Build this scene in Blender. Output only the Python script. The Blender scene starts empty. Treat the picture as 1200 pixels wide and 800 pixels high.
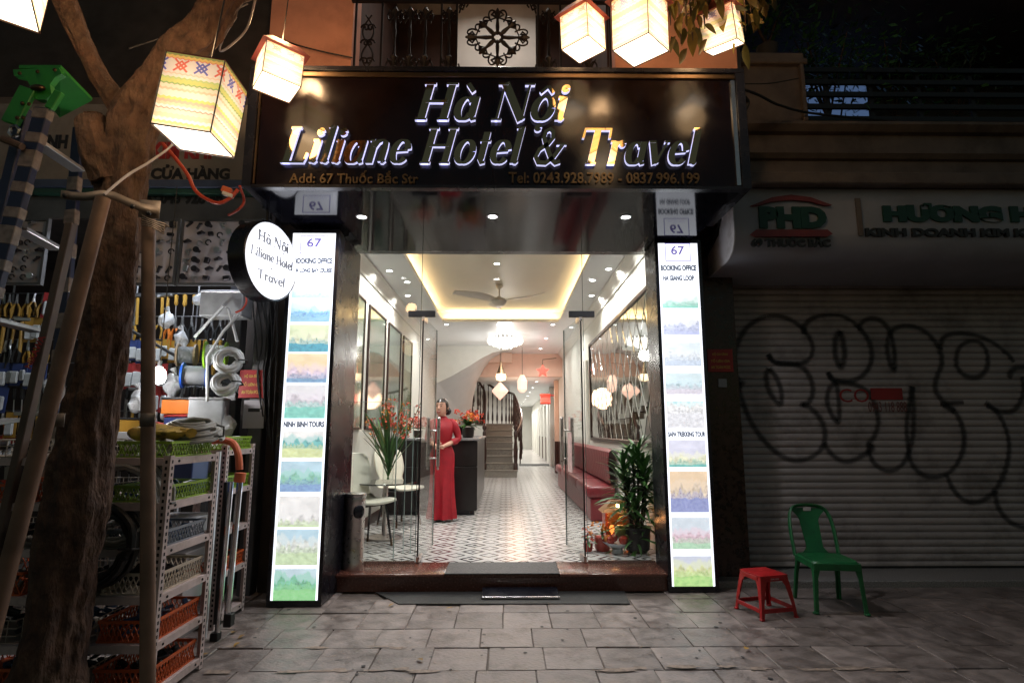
import bpy, bmesh, math, random
from mathutils import Vector, Matrix, Euler, noise as mnoise
R = math.radians
PI = math.pi
rnd = random.Random(7)
sc = bpy.context.scene
COL = sc.collection

# ------------------------------------------------------------------ camera
cam_d = bpy.data.cameras.new('camera')
cam_d.sensor_width = 36.0
cam_d.lens = 36.0 * 658 / 1200
cam_d.clip_start = 0.05
cam_d.clip_end = 2000
cam = bpy.data.objects.new('camera', cam_d)
COL.objects.link(cam)
PITCH, YAW, CZ = R(8.9), R(0.6), 1.35
cam.location = (0, 0, CZ)
cam.rotation_euler = (R(90) + PITCH, 0, -YAW)
sc.camera = cam

# ------------------------------------------------------------------ night sky, faint dusk sun
world = bpy.data.worlds.new("World")
sc.world = world
world.use_nodes = True
wn = world.node_tree
bg = wn.nodes['Background']
sky = wn.nodes.new('ShaderNodeTexSky')
sky.sky_type = 'NISHITA'
sky.sun_disc = False
SUN_EL, SUN_ROT = R(4), R(0)
sky.sun_elevation = SUN_EL
sky.sun_rotation = SUN_ROT
wn.links.new(sky.outputs['Color'], bg.inputs['Color'])
bg.inputs['Strength'].default_value = 0.045
sun_d = bpy.data.lights.new('sun', 'SUN')
sun_d.energy = 0.04
sun_d.angle = R(25)
sun_d.color = (1, .8, .65)
sun = bpy.data.objects.new('sun', sun_d)
COL.objects.link(sun)
sun.rotation_euler = Euler((R(90) - SUN_EL, 0, R(180) - SUN_ROT))
sc.view_settings.view_transform = 'Standard'
sc.view_settings.look = 'None'
sc.view_settings.exposure = 0.0
sc.view_settings.gamma = 1.0
sc.cycles.use_denoising = True
sc.cycles.max_bounces = 10
sc.cycles.diffuse_bounces = 4
sc.cycles.glossy_bounces = 4
sc.cycles.transparent_max_bounces = 16
sc.cycles.sample_clamp_indirect = 6.0
sc.cycles.caustics_reflective = False
sc.cycles.caustics_refractive = False

# ------------------------------------------------------------------ photo measuring helpers (points in the place)
F = 658.0
def ray(px, py):
    x = (px - 600) / F; y = (400 - py) / F
    d = Vector((x, math.cos(PITCH) - y * math.sin(PITCH), math.sin(PITCH) + y * math.cos(PITCH)))
    c, s = math.cos(-YAW), math.sin(-YAW)
    return Vector((c * d.x - s * d.y, s * d.x + c * d.y, d.z))
def at(px, py, Y):
    d = ray(px, py)
    return Vector((0, 0, CZ)) + d * (Y / d.y)

# ------------------------------------------------------------------ materials
MATS = {}
def lk(nt, a, b): nt.links.new(a, b)
def mat(name, col, rough=.5, metal=0., var=.12, vs=6., bump=0., bs=60., spec=.5, rvar=0., orand=0., coat=0., ior=None, emis=None, es=0., dirt=None, ds=2., damt=.5):
    m = bpy.data.materials.new(name); m.use_nodes = True
    nt = m.node_tree; N = nt.nodes
    p = N['Principled BSDF']
    p.inputs['Roughness'].default_value = rough
    p.inputs['Metallic'].default_value = metal
    p.inputs['Specular IOR Level'].default_value = spec
    if coat: p.inputs['Coat Weight'].default_value = coat; p.inputs['Coat Roughness'].default_value = .05
    if ior: p.inputs['IOR'].default_value = ior
    tc = N.new('ShaderNodeTexCoord')
    n1 = N.new('ShaderNodeTexNoise'); n1.inputs['Scale'].default_value = vs; n1.inputs['Detail'].default_value = 6
    lk(nt, tc.outputs['Object'], n1.inputs['Vector'])
    mr = N.new('ShaderNodeMapRange'); mr.inputs[1].default_value = .3; mr.inputs[2].default_value = .7
    mr.inputs[3].default_value = 1 - var; mr.inputs[4].default_value = 1 + var
    lk(nt, n1.outputs['Fac'], mr.inputs[0])
    mx = N.new('ShaderNodeMix'); mx.data_type = 'RGBA'; mx.blend_type = 'MULTIPLY'; mx.inputs[0].default_value = 1
    mx.inputs[6].default_value = (*col, 1)
    lk(nt, mr.outputs[0], mx.inputs[7])
    out = mx.outputs[2]
    if orand:
        oi = N.new('ShaderNodeObjectInfo')
        m2 = N.new('ShaderNodeMapRange'); m2.inputs[3].default_value = 1 - orand; m2.inputs[4].default_value = 1 + orand
        lk(nt, oi.outputs['Random'], m2.inputs[0])
        mx2 = N.new('ShaderNodeMix'); mx2.data_type = 'RGBA'; mx2.blend_type = 'MULTIPLY'; mx2.inputs[0].default_value = 1
        lk(nt, out, mx2.inputs[6]); lk(nt, m2.outputs[0], mx2.inputs[7]); out = mx2.outputs[2]
    if dirt:
        n3 = N.new('ShaderNodeTexNoise'); n3.inputs['Scale'].default_value = ds; n3.inputs['Detail'].default_value = 8; n3.inputs['Roughness'].default_value = .7
        geo = N.new('ShaderNodeNewGeometry'); lk(nt, geo.outputs['Position'], n3.inputs['Vector'])
        m3 = N.new('ShaderNodeMapRange'); m3.inputs[1].default_value = .5; m3.inputs[2].default_value = .66; m3.inputs[4].default_value = damt
        lk(nt, n3.outputs['Fac'], m3.inputs[0])
        mx3 = N.new('ShaderNodeMix'); mx3.data_type = 'RGBA'; mx3.inputs[7].default_value = (*dirt, 1)
        lk(nt, m3.outputs[0], mx3.inputs[0]); lk(nt, out, mx3.inputs[6]); out = mx3.outputs[2]
    lk(nt, out, p.inputs['Base Color'])
    if rvar:
        m4 = N.new('ShaderNodeMapRange'); m4.inputs[1].default_value = .3; m4.inputs[2].default_value = .7
        m4.inputs[3].default_value = max(0, rough - rvar); m4.inputs[4].default_value = min(1, rough + rvar)
        lk(nt, n1.outputs['Fac'], m4.inputs[0]); lk(nt, m4.outputs[0], p.inputs['Roughness'])
    if bump:
        n2 = N.new('ShaderNodeTexNoise'); n2.inputs['Scale'].default_value = bs; n2.inputs['Detail'].default_value = 5
        lk(nt, tc.outputs['Object'], n2.inputs['Vector'])
        b = N.new('ShaderNodeBump'); b.inputs['Strength'].default_value = bump; b.inputs['Distance'].default_value = .01
        lk(nt, n2.outputs['Fac'], b.inputs['Height']); lk(nt, b.outputs[0], p.inputs['Normal'])
    if emis:
        p.inputs['Emission Color'].default_value = (*emis, 1); p.inputs['Emission Strength'].default_value = es
    MATS[name] = m
    return m
def glass_mat(name, tint=(.93, .97, .95), refl=1.0):
    m = bpy.data.materials.new(name); m.use_nodes = True
    nt = m.node_tree; N = nt.nodes; N.remove(N['Principled BSDF'])
    t = N.new('ShaderNodeBsdfTransparent'); t.inputs[0].default_value = (*tint, 1)
    g = N.new('ShaderNodeBsdfGlossy'); g.inputs['Roughness'].default_value = .01
    f = N.new('ShaderNodeFresnel'); f.inputs[0].default_value = 1.4
    mu = N.new('ShaderNodeMath'); mu.operation = 'MULTIPLY'; mu.inputs[1].default_value = refl
    mx = N.new('ShaderNodeMixShader')
    ge = N.new('ShaderNodeNewGeometry'); ir = N.new('ShaderNodeMapRange'); ir.inputs[3].default_value = 1.4; ir.inputs[4].default_value = 1 / 1.4
    lk(nt, ge.outputs['Backfacing'], ir.inputs[0]); lk(nt, ir.outputs[0], f.inputs[0])
    lk(nt, f.outputs[0], mu.inputs[0]); lk(nt, mu.outputs[0], mx.inputs[0]); lk(nt, t.outputs[0], mx.inputs[1]); lk(nt, g.outputs[0], mx.inputs[2])
    lk(nt, mx.outputs[0], N['Material Output'].inputs[0])
    MATS[name] = m
    return m
def emit(name, col, s):
    m = bpy.data.materials.new(name); m.use_nodes = True
    p = m.node_tree.nodes['Principled BSDF']
    p.inputs['Base Color'].default_value = (*[c * .8 for c in col], 1); p.inputs['Roughness'].default_value = .4
    p.inputs['Emission Color'].default_value = (*col, 1); p.inputs['Emission Strength'].default_value = s
    MATS[name] = m
    return m

# ------------------------------------------------------------------ mesh collecting
class B:
    def __init__(s): s.bm = bmesh.new()
    def box(s, c, size, rot=None, bev=0., seg=1):
        mt = Matrix.Translation(c)
        if rot is not None: mt = mt @ Euler(rot).to_matrix().to_4x4()
        mt = mt @ Matrix.Diagonal((*size, 1))
        r = bmesh.ops.create_cube(s.bm, size=1, matrix=mt)
        if bev:
            es = list({e for v in r['verts'] for e in v.link_edges})
            bmesh.ops.bevel(s.bm, geom=es, offset=bev, segments=seg, affect='EDGES', profile=.5)
        return s
    def bx(s, x0, x1, y0, y1, z0, z1, bev=0., seg=1):
        return s.box(((x0 + x1) / 2, (y0 + y1) / 2, (z0 + z1) / 2), (abs(x1 - x0), abs(y1 - y0), abs(z1 - z0)), bev=bev, seg=seg)
    def tube(s, pts, r, n=8, cap=True, flat=1.0):
        pts = [Vector(p) for p in pts]
        rs = r if isinstance(r, (list, tuple)) else [r] * len(pts)
        rings = []; up = None
        for i, p in enumerate(pts):
            a = pts[max(0, i - 1)]; b = pts[min(len(pts) - 1, i + 1)]
            d = (b - a)
            if d.length < 1e-9: d = Vector((0, 0, 1))
            d.normalize()
            if up is None:
                up = Vector((0, 0, 1)) if abs(d.z) < .9 else Vector((1, 0, 0))
                up = (up - d * up.dot(d)).normalized()
            else:
                up = up - d * up.dot(d)
                up = up.normalized() if up.length > 1e-6 else d.orthogonal().normalized()
            sd = d.cross(up)
            rings.append([s.bm.verts.new(p + (up * math.sin(2 * PI * k / n) * flat + sd * math.cos(2 * PI * k / n)) * rs[i]) for k in range(n)])
        for i in range(len(rings) - 1):
            for k in range(n):
                s.bm.faces.new((rings[i][k], rings[i][(k + 1) % n], rings[i + 1][(k + 1) % n], rings[i + 1][k]))
        if cap:
            s.bm.faces.new(rings[0][::-1]); s.bm.faces.new(rings[-1])
        return s
    def cyl(s, p0, p1, r, n=16, r1=None):
        return s.tube([p0, p1], [r, r if r1 is None else r1], n)
    def rings(s, rg, cap=True, closed=True):
        vs = [[s.bm.verts.new(v) for v in ring] for ring in rg]
        n = len(vs[0])
        for i in range(len(vs) - 1):
            for k in range(n if closed else n - 1):
                s.bm.faces.new((vs[i][k], vs[i][(k + 1) % n], vs[i + 1][(k + 1) % n], vs[i + 1][k]))
        if cap:
            s.bm.faces.new(vs[0][::-1]); s.bm.faces.new(vs[-1])
        return s
    def lathe(s, prof, c=(0, 0, 0), n=24, cap=True):
        return s.rings([[(c[0] + r * math.cos(2 * PI * k / n), c[1] + r * math.sin(2 * PI * k / n), c[2] + z) for k in range(n)] for r, z in prof], cap)
    def ell(s, c, rx, ry, rz, n=16, m=10):
        pr = []
        for i in range(1, m):
            a = -PI / 2 + PI * i / m
            pr.append([(c[0] + rx * math.cos(a) * math.cos(2 * PI * k / n), c[1] + ry * math.cos(a) * math.sin(2 * PI * k / n), c[2] + rz * math.sin(a)) for k in range(n)])
        return s.rings(pr)
    def prism(s, outline, y0, y1):           # outline in (x, z), extruded along y
        a = [s.bm.verts.new((x, y0, z)) for x, z in outline]
        b = [s.bm.verts.new((x, y1, z)) for x, z in outline]
        n = len(a)
        s.bm.faces.new(a); s.bm.faces.new(b[::-1])
        for k in range(n): s.bm.faces.new((a[k], b[k], b[(k + 1) % n], a[(k + 1) % n]))
        return s
    def quad(s, a, b, c, d):
        s.bm.faces.new([s.bm.verts.new(v) for v in (a, b, c, d)]); return s
    def sheet(s, grid):                      # grid of points -> quads
        vs = [[s.bm.verts.new(p) for p in row] for row in grid]
        for i in range(len(vs) - 1):
            for k in range(len(vs[0]) - 1):
                s.bm.faces.new((vs[i][k], vs[i][k + 1], vs[i + 1][k + 1], vs[i + 1][k]))
        return s
    def mesh(s, name, m, smooth=True, fix=True):
        me = bpy.data.meshes.new(name)
        if fix: bmesh.ops.recalc_face_normals(s.bm, faces=s.bm.faces)
        s.bm.to_mesh(me); s.bm.free()
        if m is not None: me.materials.append(m)
        if smooth:
            me.polygons.foreach_set('use_smooth', [True] * len(me.polygons))
            me.set_sharp_from_angle(angle=R(35))
        return me
    def obj(s, name, m, parent=None, local=True, smooth=True, fix=True):
        return link(name, s.mesh(name, m, smooth, fix), parent, local)
def link(name, me, parent=None, local=True, loc=None, rot=None):
    o = bpy.data.objects.new(name, me); COL.objects.link(o)
    if parent is not None:
        o.parent = parent
        if not local:                        # vertices in world space under an unrotated parent
            q = parent; off = Vector()
            while q is not None: off += q.location; q = q.parent
            o.location = -off
    if loc is not None: o.location = loc
    if rot is not None: o.rotation_euler = rot
    return o
def tag(o, label=None, cat=None, group=None, kind=None):
    if label: o['label'] = label
    if cat: o['category'] = cat
    if group: o['group'] = group
    if kind: o['kind'] = kind
    return o
def thing(name, label, cat, loc=(0, 0, 0), rz=0., group=None, rot=None):
    o = bpy.data.objects.new(name, None); COL.objects.link(o)
    o.location = loc; o.rotation_euler = rot if rot is not None else (0, 0, rz); o.empty_display_size = .1
    return tag(o, label, cat, group)
def recenter(o):                             # move a top-level mesh's origin to its base
    me = o.data
    xs = [v.co.x for v in me.vertices]; ys = [v.co.y for v in me.vertices]; zs = [v.co.z for v in me.vertices]
    c = Vector(((min(xs) + max(xs)) / 2, (min(ys) + max(ys)) / 2, min(zs)))
    me.transform(Matrix.Translation(-c)); o.location = c
    return o
KIDS = {}
def copy_tree(o, parent=None):
    c = o.copy(); COL.objects.link(c)
    if parent is not None: c.parent = parent
    for ch in list(o.children): copy_tree(ch, c)
    return c
def lamp(kind, loc, energy, col=(1, 1, 1), size=.1, rot=(0, 0, 0), size_y=None, spread=None, name='lamp', spot=None, blend=.5):
    d = bpy.data.lights.new(name, kind); d.energy = energy; d.color = col
    if kind == 'AREA':
        d.size = size
        if size_y: d.shape = 'RECTANGLE'; d.size_y = size_y
        else: d.shape = 'DISK'
        if spread: d.spread = spread
    elif kind == 'SPOT':
        d.shadow_soft_size = size; d.spot_size = spot; d.spot_blend = blend
    else: d.shadow_soft_size = size
    o = bpy.data.objects.new(name, d); COL.objects.link(o); o.location = loc; o.rotation_euler = rot
    return o

# ------------------------------------------------------------------ writing
def text_me(name, s, m, x0, x1, z0, z1, y, depth=.002, bold=0., shear=0.):
    """Lettering fitted to the rectangle x0..x1, z0..z1, facing -Y, its front at y."""
    c = bpy.data.curves.new(name, 'FONT'); c.body = s; c.size = 1; c.offset = bold; c.shear = shear
    c.extrude = .5; c.resolution_u = 3
    t = bpy.data.objects.new(name, c); COL.objects.link(t)
    bpy.context.view_layer.update()
    me = bpy.data.meshes.new_from_object(t.evaluated_get(bpy.context.evaluated_depsgraph_get()))
    bpy.data.objects.remove(t); bpy.data.curves.remove(c)
    xs = [v.co.x for v in me.vertices]; ys = [v.co.y for v in me.vertices]
    a, b, e, f = min(xs), max(xs), min(ys), max(ys)
    for v in me.vertices:
        x, yy, zz = v.co
        v.co = (x0 + (x - a) / (b - a) * (x1 - x0), y + (.5 - zz) * depth, z0 + (yy - e) / (f - e) * (z1 - z0))
    me.materials.clear(); me.materials.append(m); me.name = name
    return me
THICK, THIN = .2, .055
def stk(pts, thick=THICK, thin=THIN, w=None):
    """polyline -> (left, right) offsets with a broad pen: upright runs thick, level runs thin"""
    P = [Vector((p[0], p[1])) for p in pts]; L = []
    for i, p in enumerate(P):
        d = P[min(i + 1, len(P) - 1)] - P[max(i - 1, 0)]
        d.normalize()
        ww = w if w else thin + (thick - thin) * abs(d.y) ** 1.3
        n = Vector((-d.y, d.x)) * ww / 2
        L.append((p + n, p - n))
    return L
def arc(cx, cy, rx, ry, a0, a1, n=18):
    return [(cx + rx * math.cos(R(a0 + (a1 - a0) * i / n)), cy + ry * math.sin(R(a0 + (a1 - a0) * i / n))) for i in range(n + 1)]
def dot(cx, cy, r): return [(cx - r, cy), (cx + r, cy)], 2 * r
def glyph(ch, th=THICK, tn=THIN):
    S = lambda pts, **k: stk(pts, th, tn, **k)
    stem = lambda x, y0=0., y1=1.: S([(x, y0), (x, y1)])
    ser = lambda x, y, l=.15: S([(x - l, y), (x + l, y)], w=tn)
    hb = tn / 2
    def blob(x, y, r): return S(arc(x, y, r * .5, r * .5, 0, 350, 12), w=r * 1.05)
    if ch == 'H': return [stem(.16), stem(.74), S([(.16, .5), (.74, .5)], w=tn * 1.3), ser(.16, hb), ser(.74, hb), ser(.16, 1 - hb), ser(.74, 1 - hb)], .92
    if ch == 'L': return [stem(.16), ser(.16, 1 - hb), S([(0, hb), (.66, hb)], w=tn), S([(.66, 0), (.69, .12), (.71, .28)], w=tn * 1.1)], .74
    if ch == 'T': return [stem(.42), ser(.42, hb), S([(.04, 1 - hb), (.8, 1 - hb)], w=tn * 1.2), S([(.04, 1), (.02, .72)], w=tn * 1.2), S([(.8, 1), (.82, .72)], w=tn * 1.2)], .84
    if ch == 'N': return [S([(.14, 0), (.14, 1)], w=tn * 1.2), S([(.8, 0), (.8, 1)], w=tn * 1.2), S([(.14, 1), (.8, 0)], w=th), ser(.14, hb, .13), ser(.1, 1 - hb, .13), ser(.8, 1 - hb, .13)], .95
    if ch == 'o': return [S(arc(.29, .33, .22, .305, 0, 360, 28))], .58
    if ch == 'a': return [S(arc(.27, .31, .19, .285, 40, 330, 22)), S([(.48, .63), (.48, .12), (.53, .03), (.6, .06)])], .62
    if ch == 'i': return [stem(.13, .02, .64), ser(.06, .63, .07), S([(.13, .03), (.2, .02), (.25, .08)], w=tn), blob(.13, .86, .11)], .28
    if ch == 'l': return [stem(.13, .02, 1.03), ser(.06, 1.0, .07), S([(.13, .03), (.2, .02), (.25, .08)], w=tn)], .28
    if ch == 'n': return [stem(.13, 0, .64), ser(.06, .63, .07), S([(.15, .45), (.25, .6), (.38, .63), (.46, .55), (.47, .4), (.47, .05)]), S([(.47, .03), (.54, .02), (.59, .08)], w=tn)], .62
    if ch == 'e': return [S([(.08, .33), (.5, .36)], w=tn), S(arc(.29, .33, .21, .3, 10, 325, 22))], .55
    if ch == 't': return [S([(.17, .88), (.17, .14), (.22, .03), (.32, .05)]), S([(.03, .63), (.34, .63)], w=tn)], .37
    if ch == 'r': return [stem(.13, 0, .64), ser(.06, .63, .07), ser(.13, hb, .11), S([(.15, .45), (.24, .6), (.34, .63)], w=tn * 1.6), blob(.36, .57, .1)], .45
    if ch == 'v': return [S([(.06, .64), (.27, .02)], w=th), S([(.27, .02), (.5, .64)], w=tn * 1.3), ser(.06, .63, .1), ser(.5, .63, .08)], .56
    if ch == '&': return [S([(.8, .55), (.62, .2), (.42, .03), (.2, .04), (.08, .2), (.14, .4), (.36, .56), (.46, .72), (.42, .9), (.31, .97), (.2, .9), (.19, .74), (.32, .5), (.56, .14), (.72, .03), (.84, .08)], w=(th + tn) * .5), S([(.62, .55), (.92, .55)], w=tn)], .95
    raise KeyError(ch)
def accent(kind, x, th=THICK, tn=THIN):
    if kind == 'grave': return [stk([(x - .12, .98), (x + .08, .76)], w=tn * 2)]
    if kind == 'hat': return [stk([(x - .17, .74), (x, .92)], w=tn * 1.6), stk([(x, .92), (x + .17, .74)], w=tn * 1.6)]
    if kind == 'under': return [stk(arc(x, -.19, .05, .05, 0, 350, 12), w=.1)]
def serif_line(s, gap=.06):
    """list of (letter, strokes) laid out from x=0, and the whole width; à ộ are built with their marks"""
    x = 0.; out = []
    for ch in s:
        if ch == ' ': x += .34; continue
        base = {'à': 'a', 'ộ': 'o'}.get(ch, ch)
        st, w = glyph(base)
        if ch == 'à': st = st + accent('grave', .3)
        if ch == 'ộ': st = st + accent('hat', .29) + accent('under', .29)
        out.append((ch, [[(l + Vector((x, 0)), r + Vector((x, 0))) for l, r in g] for g in st]))
        x += w + gap
    return out, x - gap
def letter_mesh(name, strokes, fx, m_face, m_side, depth):
    """strokes -> extruded mesh; fx maps (u, v, d) to a point; d = 0 the face, 1 the back"""
    bm = bmesh.new()
    for k, g in enumerate(strokes):
        e = -k * .0004
        fr = [(bm.verts.new(fx(l.x, l.y, e)), bm.verts.new(fx(r.x, r.y, e))) for l, r in g]
        bk = [(bm.verts.new(fx(l.x, l.y, depth)), bm.verts.new(fx(r.x, r.y, depth))) for l, r in g]
        for i in range(len(g) - 1):
            f = bm.faces.new((fr[i][0], fr[i][1], fr[i + 1][1], fr[i + 1][0])); f.material_index = 0
            for a in (0, 1):
                f = bm.faces.new((fr[i][a], fr[i + 1][a], bk[i + 1][a], bk[i][a])); f.material_index = 1
        for i in (0, -1):
            f = bm.faces.new((fr[i][0], fr[i][1], bk[i][1], bk[i][0])); f.material_index = 1
    me = bpy.data.meshes.new(name); bm.to_mesh(me); bm.free()
    me.materials.append(m_face); me.materials.append(m_side)
    return me
# ------------------------------------------------------------------ surfaces
mat('soffit_black', (.005, .005, .008), .08, var=.05, ior=1.26)
mat('sign_brown', (.005, .002, .002), .2, var=.25, ior=1.4, rvar=.05)
mat('black_paint', (.008, .008, .012), .25, var=.2, rvar=.08)
mat('brass_trim', (.13, .085, .05), .4, 1)
mat('mirror_gold', (.62, .42, .2), .06, 1, var=.04)
emit('acrylic_white', (.66, .66, 1.), .95)
mat('white_wall', (.72, .71, .66), .6, var=.03, bump=.03, bs=120)
mat('white_ceiling', (.74, .76, .77), .35, var=.02)
mat('salmon_paint', (.6, .29, .2), .7, var=.12, vs=3, bump=.05, dirt=(.25, .1, .07), ds=1.4, damt=.4)
mat('peach_paint', (.8, .54, .42), .6, var=.04)
mat('granite_brown', (.11, .042, .03), .22, var=.35, vs=60, rvar=.08, orand=.1)
mat('granite_grey', (.22, .21, .2), .4, var=.4, vs=90)
mat('steel', (.6, .58, .56), .25, 1, var=.08, vs=20)
mat('brushed_steel', (.55, .5, .48), .32, 1, var=.1, vs=30, rvar=.08)
mat('dark_metal', (.03, .03, .032), .45, .6, var=.3)
mat('rubber', (.022, .021, .02), .6, var=.35, vs=30, bump=.4, bs=150)
mat('dark_wood', (.035, .014, .01), .3, var=.4, vs=14, bump=.06, bs=40)
mat('wainscot_wood', (.06, .018, .012), .35, var=.3, vs=10)
mat('espresso', (.012, .009, .009), .3, var=.3, vs=12)
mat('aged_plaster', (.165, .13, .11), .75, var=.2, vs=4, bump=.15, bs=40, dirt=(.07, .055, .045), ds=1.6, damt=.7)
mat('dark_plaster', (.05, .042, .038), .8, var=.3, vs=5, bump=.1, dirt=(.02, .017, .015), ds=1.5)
mat('iron_black', (.012, .008, .007), .5, .3, var=.2)
mat('mirror_glass', (.56, .58, .58), .02, 1, var=0)
mat('led_off', (.9, .9, .9), .4)
emit('led_white', (1, .98, .95), 25)
glass_mat('clear_glass', (.975, .985, .98))
mat('glass_edge', (.05, .1, .085), .1, spec=.8)
glass_mat('door_glass', (.93, .95, .945), .8)

# ------------------------------------------------------------------ ground and pavement
mat('earth', (.12, .096, .08), .85, var=.3, vs=3, bump=.2, bs=30)
mat('paving', (.2, .165, .15), .45, var=.42, vs=9, bump=.45, bs=45, orand=.2, rvar=.2, dirt=(.075, .055, .047), ds=3.1, damt=.8)
g = B()
g.sheet([[(x, y, -.012) for x in (-400, -8, -3.5, 0, 5.5, 12, 400)] for y in (-400, 0, 2.5, 5.5, 12, 400)])
tag(g.obj('ground', MATS['earth']), kind='structure')
pav = bpy.data.objects.new('pavement', None); COL.objects.link(pav); pav['kind'] = 'structure'; pav.location = (0, 4, 0)
slab_mes = []
for k in range(5):
    b = B(); w = .335 + rnd.uniform(-.003, .001); d = .335 + rnd.uniform(-.003, .001)
    b.box((0, 0, -.02), (w, d, .05), bev=.004)
    for v in b.bm.verts: v.co += Vector((rnd.uniform(-1, 1), rnd.uniform(-1, 1), rnd.uniform(-.4, .4))) * .002
    slab_mes.append(b.mesh('paving_slab', MATS['paving'], smooth=False))
for j in range(8):
    y = 2.6 + j * .338
    off = (j * .061) % .12 if j < 5 else .15
    for i in range(-10, 17):
        x = i * .338 + off + rnd.uniform(-.003, .003)
        if y > 4.88 and -1.43 < x < 1.37: continue
        sink = rnd.choice([0, 0, 0, -.003, .002]) - (.004 if rnd.random() < .06 else 0)
        o = link('paving_slab', slab_mes[rnd.randrange(5)], pav, loc=(x, y - 4, -.006 + sink + rnd.uniform(-.0015, .0015)),
                 rot=(rnd.uniform(-.006, .006), rnd.uniform(-.006, .006), rnd.choice([0, PI / 2, PI]) + rnd.uniform(-.008, .008)))
# joint dirt strip is the earth below; worn pale patches of mortar between slabs
b = B()
for k in range(26):
    x, y = rnd.uniform(-1.9, 2.2), 2.431 + .338 * rnd.choice([2, 3, 3, 3, 4]) + rnd.uniform(-.03, .03)
    n = 11; ring = []
    rx, ry = rnd.uniform(.04, .15), rnd.uniform(.012, .03)
    for q in range(n):
        a = 2 * PI * q / n; s = rnd.uniform(.55, 1.2)
        ring.append(b.bm.verts.new((x + rx * s * math.cos(a), y + ry * s * math.sin(a), .0032 + k * .0001)))
    b.bm.faces.new(ring)
MB_ = b
b = B()
for k in range(70):
    x, y, r_ = rnd.uniform(-1.9, 3.4), rnd.uniform(3.2, 4.9), rnd.uniform(.006, .016)
    b.bm.faces.new([b.bm.verts.new((x + r_ * rnd.uniform(.7, 1.2) * math.cos(q * .9), y + r_ * rnd.uniform(.7, 1.2) * math.sin(q * .9), .0022 + k * .00001)) for q in range(7)])
mat('gum_dark', (.035, .03, .028), .7)
GUM = b
mat('pale_mortar', (.26, .2, .16), .8, var=.35, vs=30)
tag(GUM.obj('gum_spots', MATS['gum_dark'], pav, local=False), kind='stuff')
tag(MB_.obj('mortar_patch', MATS['pale_mortar'], pav, local=False), kind='stuff')

# ------------------------------------------------------------------ the hotel: shell, floor, ceiling
Y0, XL, XR, FZ, CEIL = 5.37, -1.75, 1.5, .15, 3.35
hotel = thing('hotel_building', 'narrow lit hotel with open glass front, white lobby and brown granite step', 'building', (-.1, Y0, 0))
def hb(name, m, b, parent=None, **k):
    return b.obj(name, MATS[m], parent or hotel, local=False, **k)
# step
b = B(); b.bx(-1.43, 1.38, 5.0, Y0 + .1, .0, .118, bev=.004); hb('step_riser', 'granite_brown', b)
for x0, x1 in ((-1.428, -.515), (-.511, .452), (.456, 1.378)):
    b = B(); b.bx(x0, x1, 4.965, Y0 + .04, .12, .15, bev=.008, seg=2); hb('tread_slab', 'granite_brown', b)
# floor slab and patterned tiles
b = B(); b.bx(XL, XR + .3, Y0 + .04, 36, .0, .136); hb('floor', 'granite_grey', b)
tm = bpy.data.materials.new('patterned_tile'); tm.use_nodes = True; MATS['patterned_tile'] = tm
nt = tm.node_tree; N = nt.nodes; P_ = N['Principled BSDF']; P_.inputs['Roughness'].default_value = .22; P_.inputs['Specular IOR Level'].default_value = .6
TP = .325
def mth(op, a, b_=None, c_=None):
    n = N.new('ShaderNodeMath'); n.operation = op
    for i, v in enumerate((a, b_, c_)):
        if v is None: continue
        if isinstance(v, (int, float)): n.inputs[i].default_value = v
        else: lk(nt, v, n.inputs[i])
    return n.outputs[0]
geo = N.new('ShaderNodeNewGeometry'); sp = N.new('ShaderNodeSeparateXYZ'); lk(nt, geo.outputs['Position'], sp.inputs[0])
ux = mth('ABSOLUTE', mth('SUBTRACT', mth('FRACT', mth('ADD', mth('DIVIDE', sp.outputs[0], TP), 100.5)), .5))
uy = mth('ABSOLUTE', mth('SUBTRACT', mth('FRACT', mth('ADD', mth('DIVIDE', sp.outputs[1], TP), .5)), .5))
dd = mth('ADD', ux, uy)
band = lambda lo, hi: mth('MULTIPLY', mth('GREATER_THAN', dd, lo), mth('LESS_THAN', dd, hi))
dk = mth('ADD', mth('ADD', band(-1, .1), band(.26, .37)), mth('MULTIPLY', band(.69, .77), .92))
cr = N.new('ShaderNodeMix'); cr.data_type = 'RGBA'; cr.inputs[6].default_value = (.66, .64, .62, 1); cr.inputs[7].default_value = (.012, .012, .014, 1)
lk(nt, dk, cr.inputs[0])
nz = N.new('ShaderNodeTexNoise'); nz.inputs['Scale'].default_value = 5
mz = N.new('ShaderNodeMix'); mz.data_type = 'RGBA'; mz.blend_type = 'MULTIPLY'; mz.inputs[0].default_value = .3
lk(nt, cr.outputs[2], mz.inputs[6]); lk(nt, nz.outputs['Fac'], mz.inputs[7]); lk(nt, mz.outputs[2], P_.inputs['Base Color'])
fl = [o for o in hotel.children if o.name == 'floor'][0]
b = B(); b.box((0, 0, -.006), (TP - .0015, TP - .0015, .012), bev=.0012); tile_me = b.mesh('floor_tile', tm, smooth=False)
tx0 = XL + .01
nx = 10
for j in range(30):
    for i in range(nx):
        o = link('floor_tile', tile_me, fl)
        p = Vector(((i - nx // 2 + .5) * TP - .125, Y0 + .04 + (j + .5) * TP, FZ + rnd.uniform(-.0003, .0003)))
        o.location = p - hotel.location - fl.location
b = B()
for j in range(30, 46):
    for i in range(nx):
        c = ((i - nx // 2 + .5) * TP - .125, Y0 + .04 + (j + .5) * TP, FZ - .006)
        b.box(c, (TP - .0015, TP - .0015, .012))
tag(b.obj('distant_floor_tiles', tm, fl, local=False), kind='stuff')
mat('hall_floor', (.55, .52, .5), .2, var=.05)
b = B(); b.bx(XL + .01, XR + .28, Y0 + .04 + 46 * TP, 36, .138, .15); hb('hall_floor', 'hall_floor', b)
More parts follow.
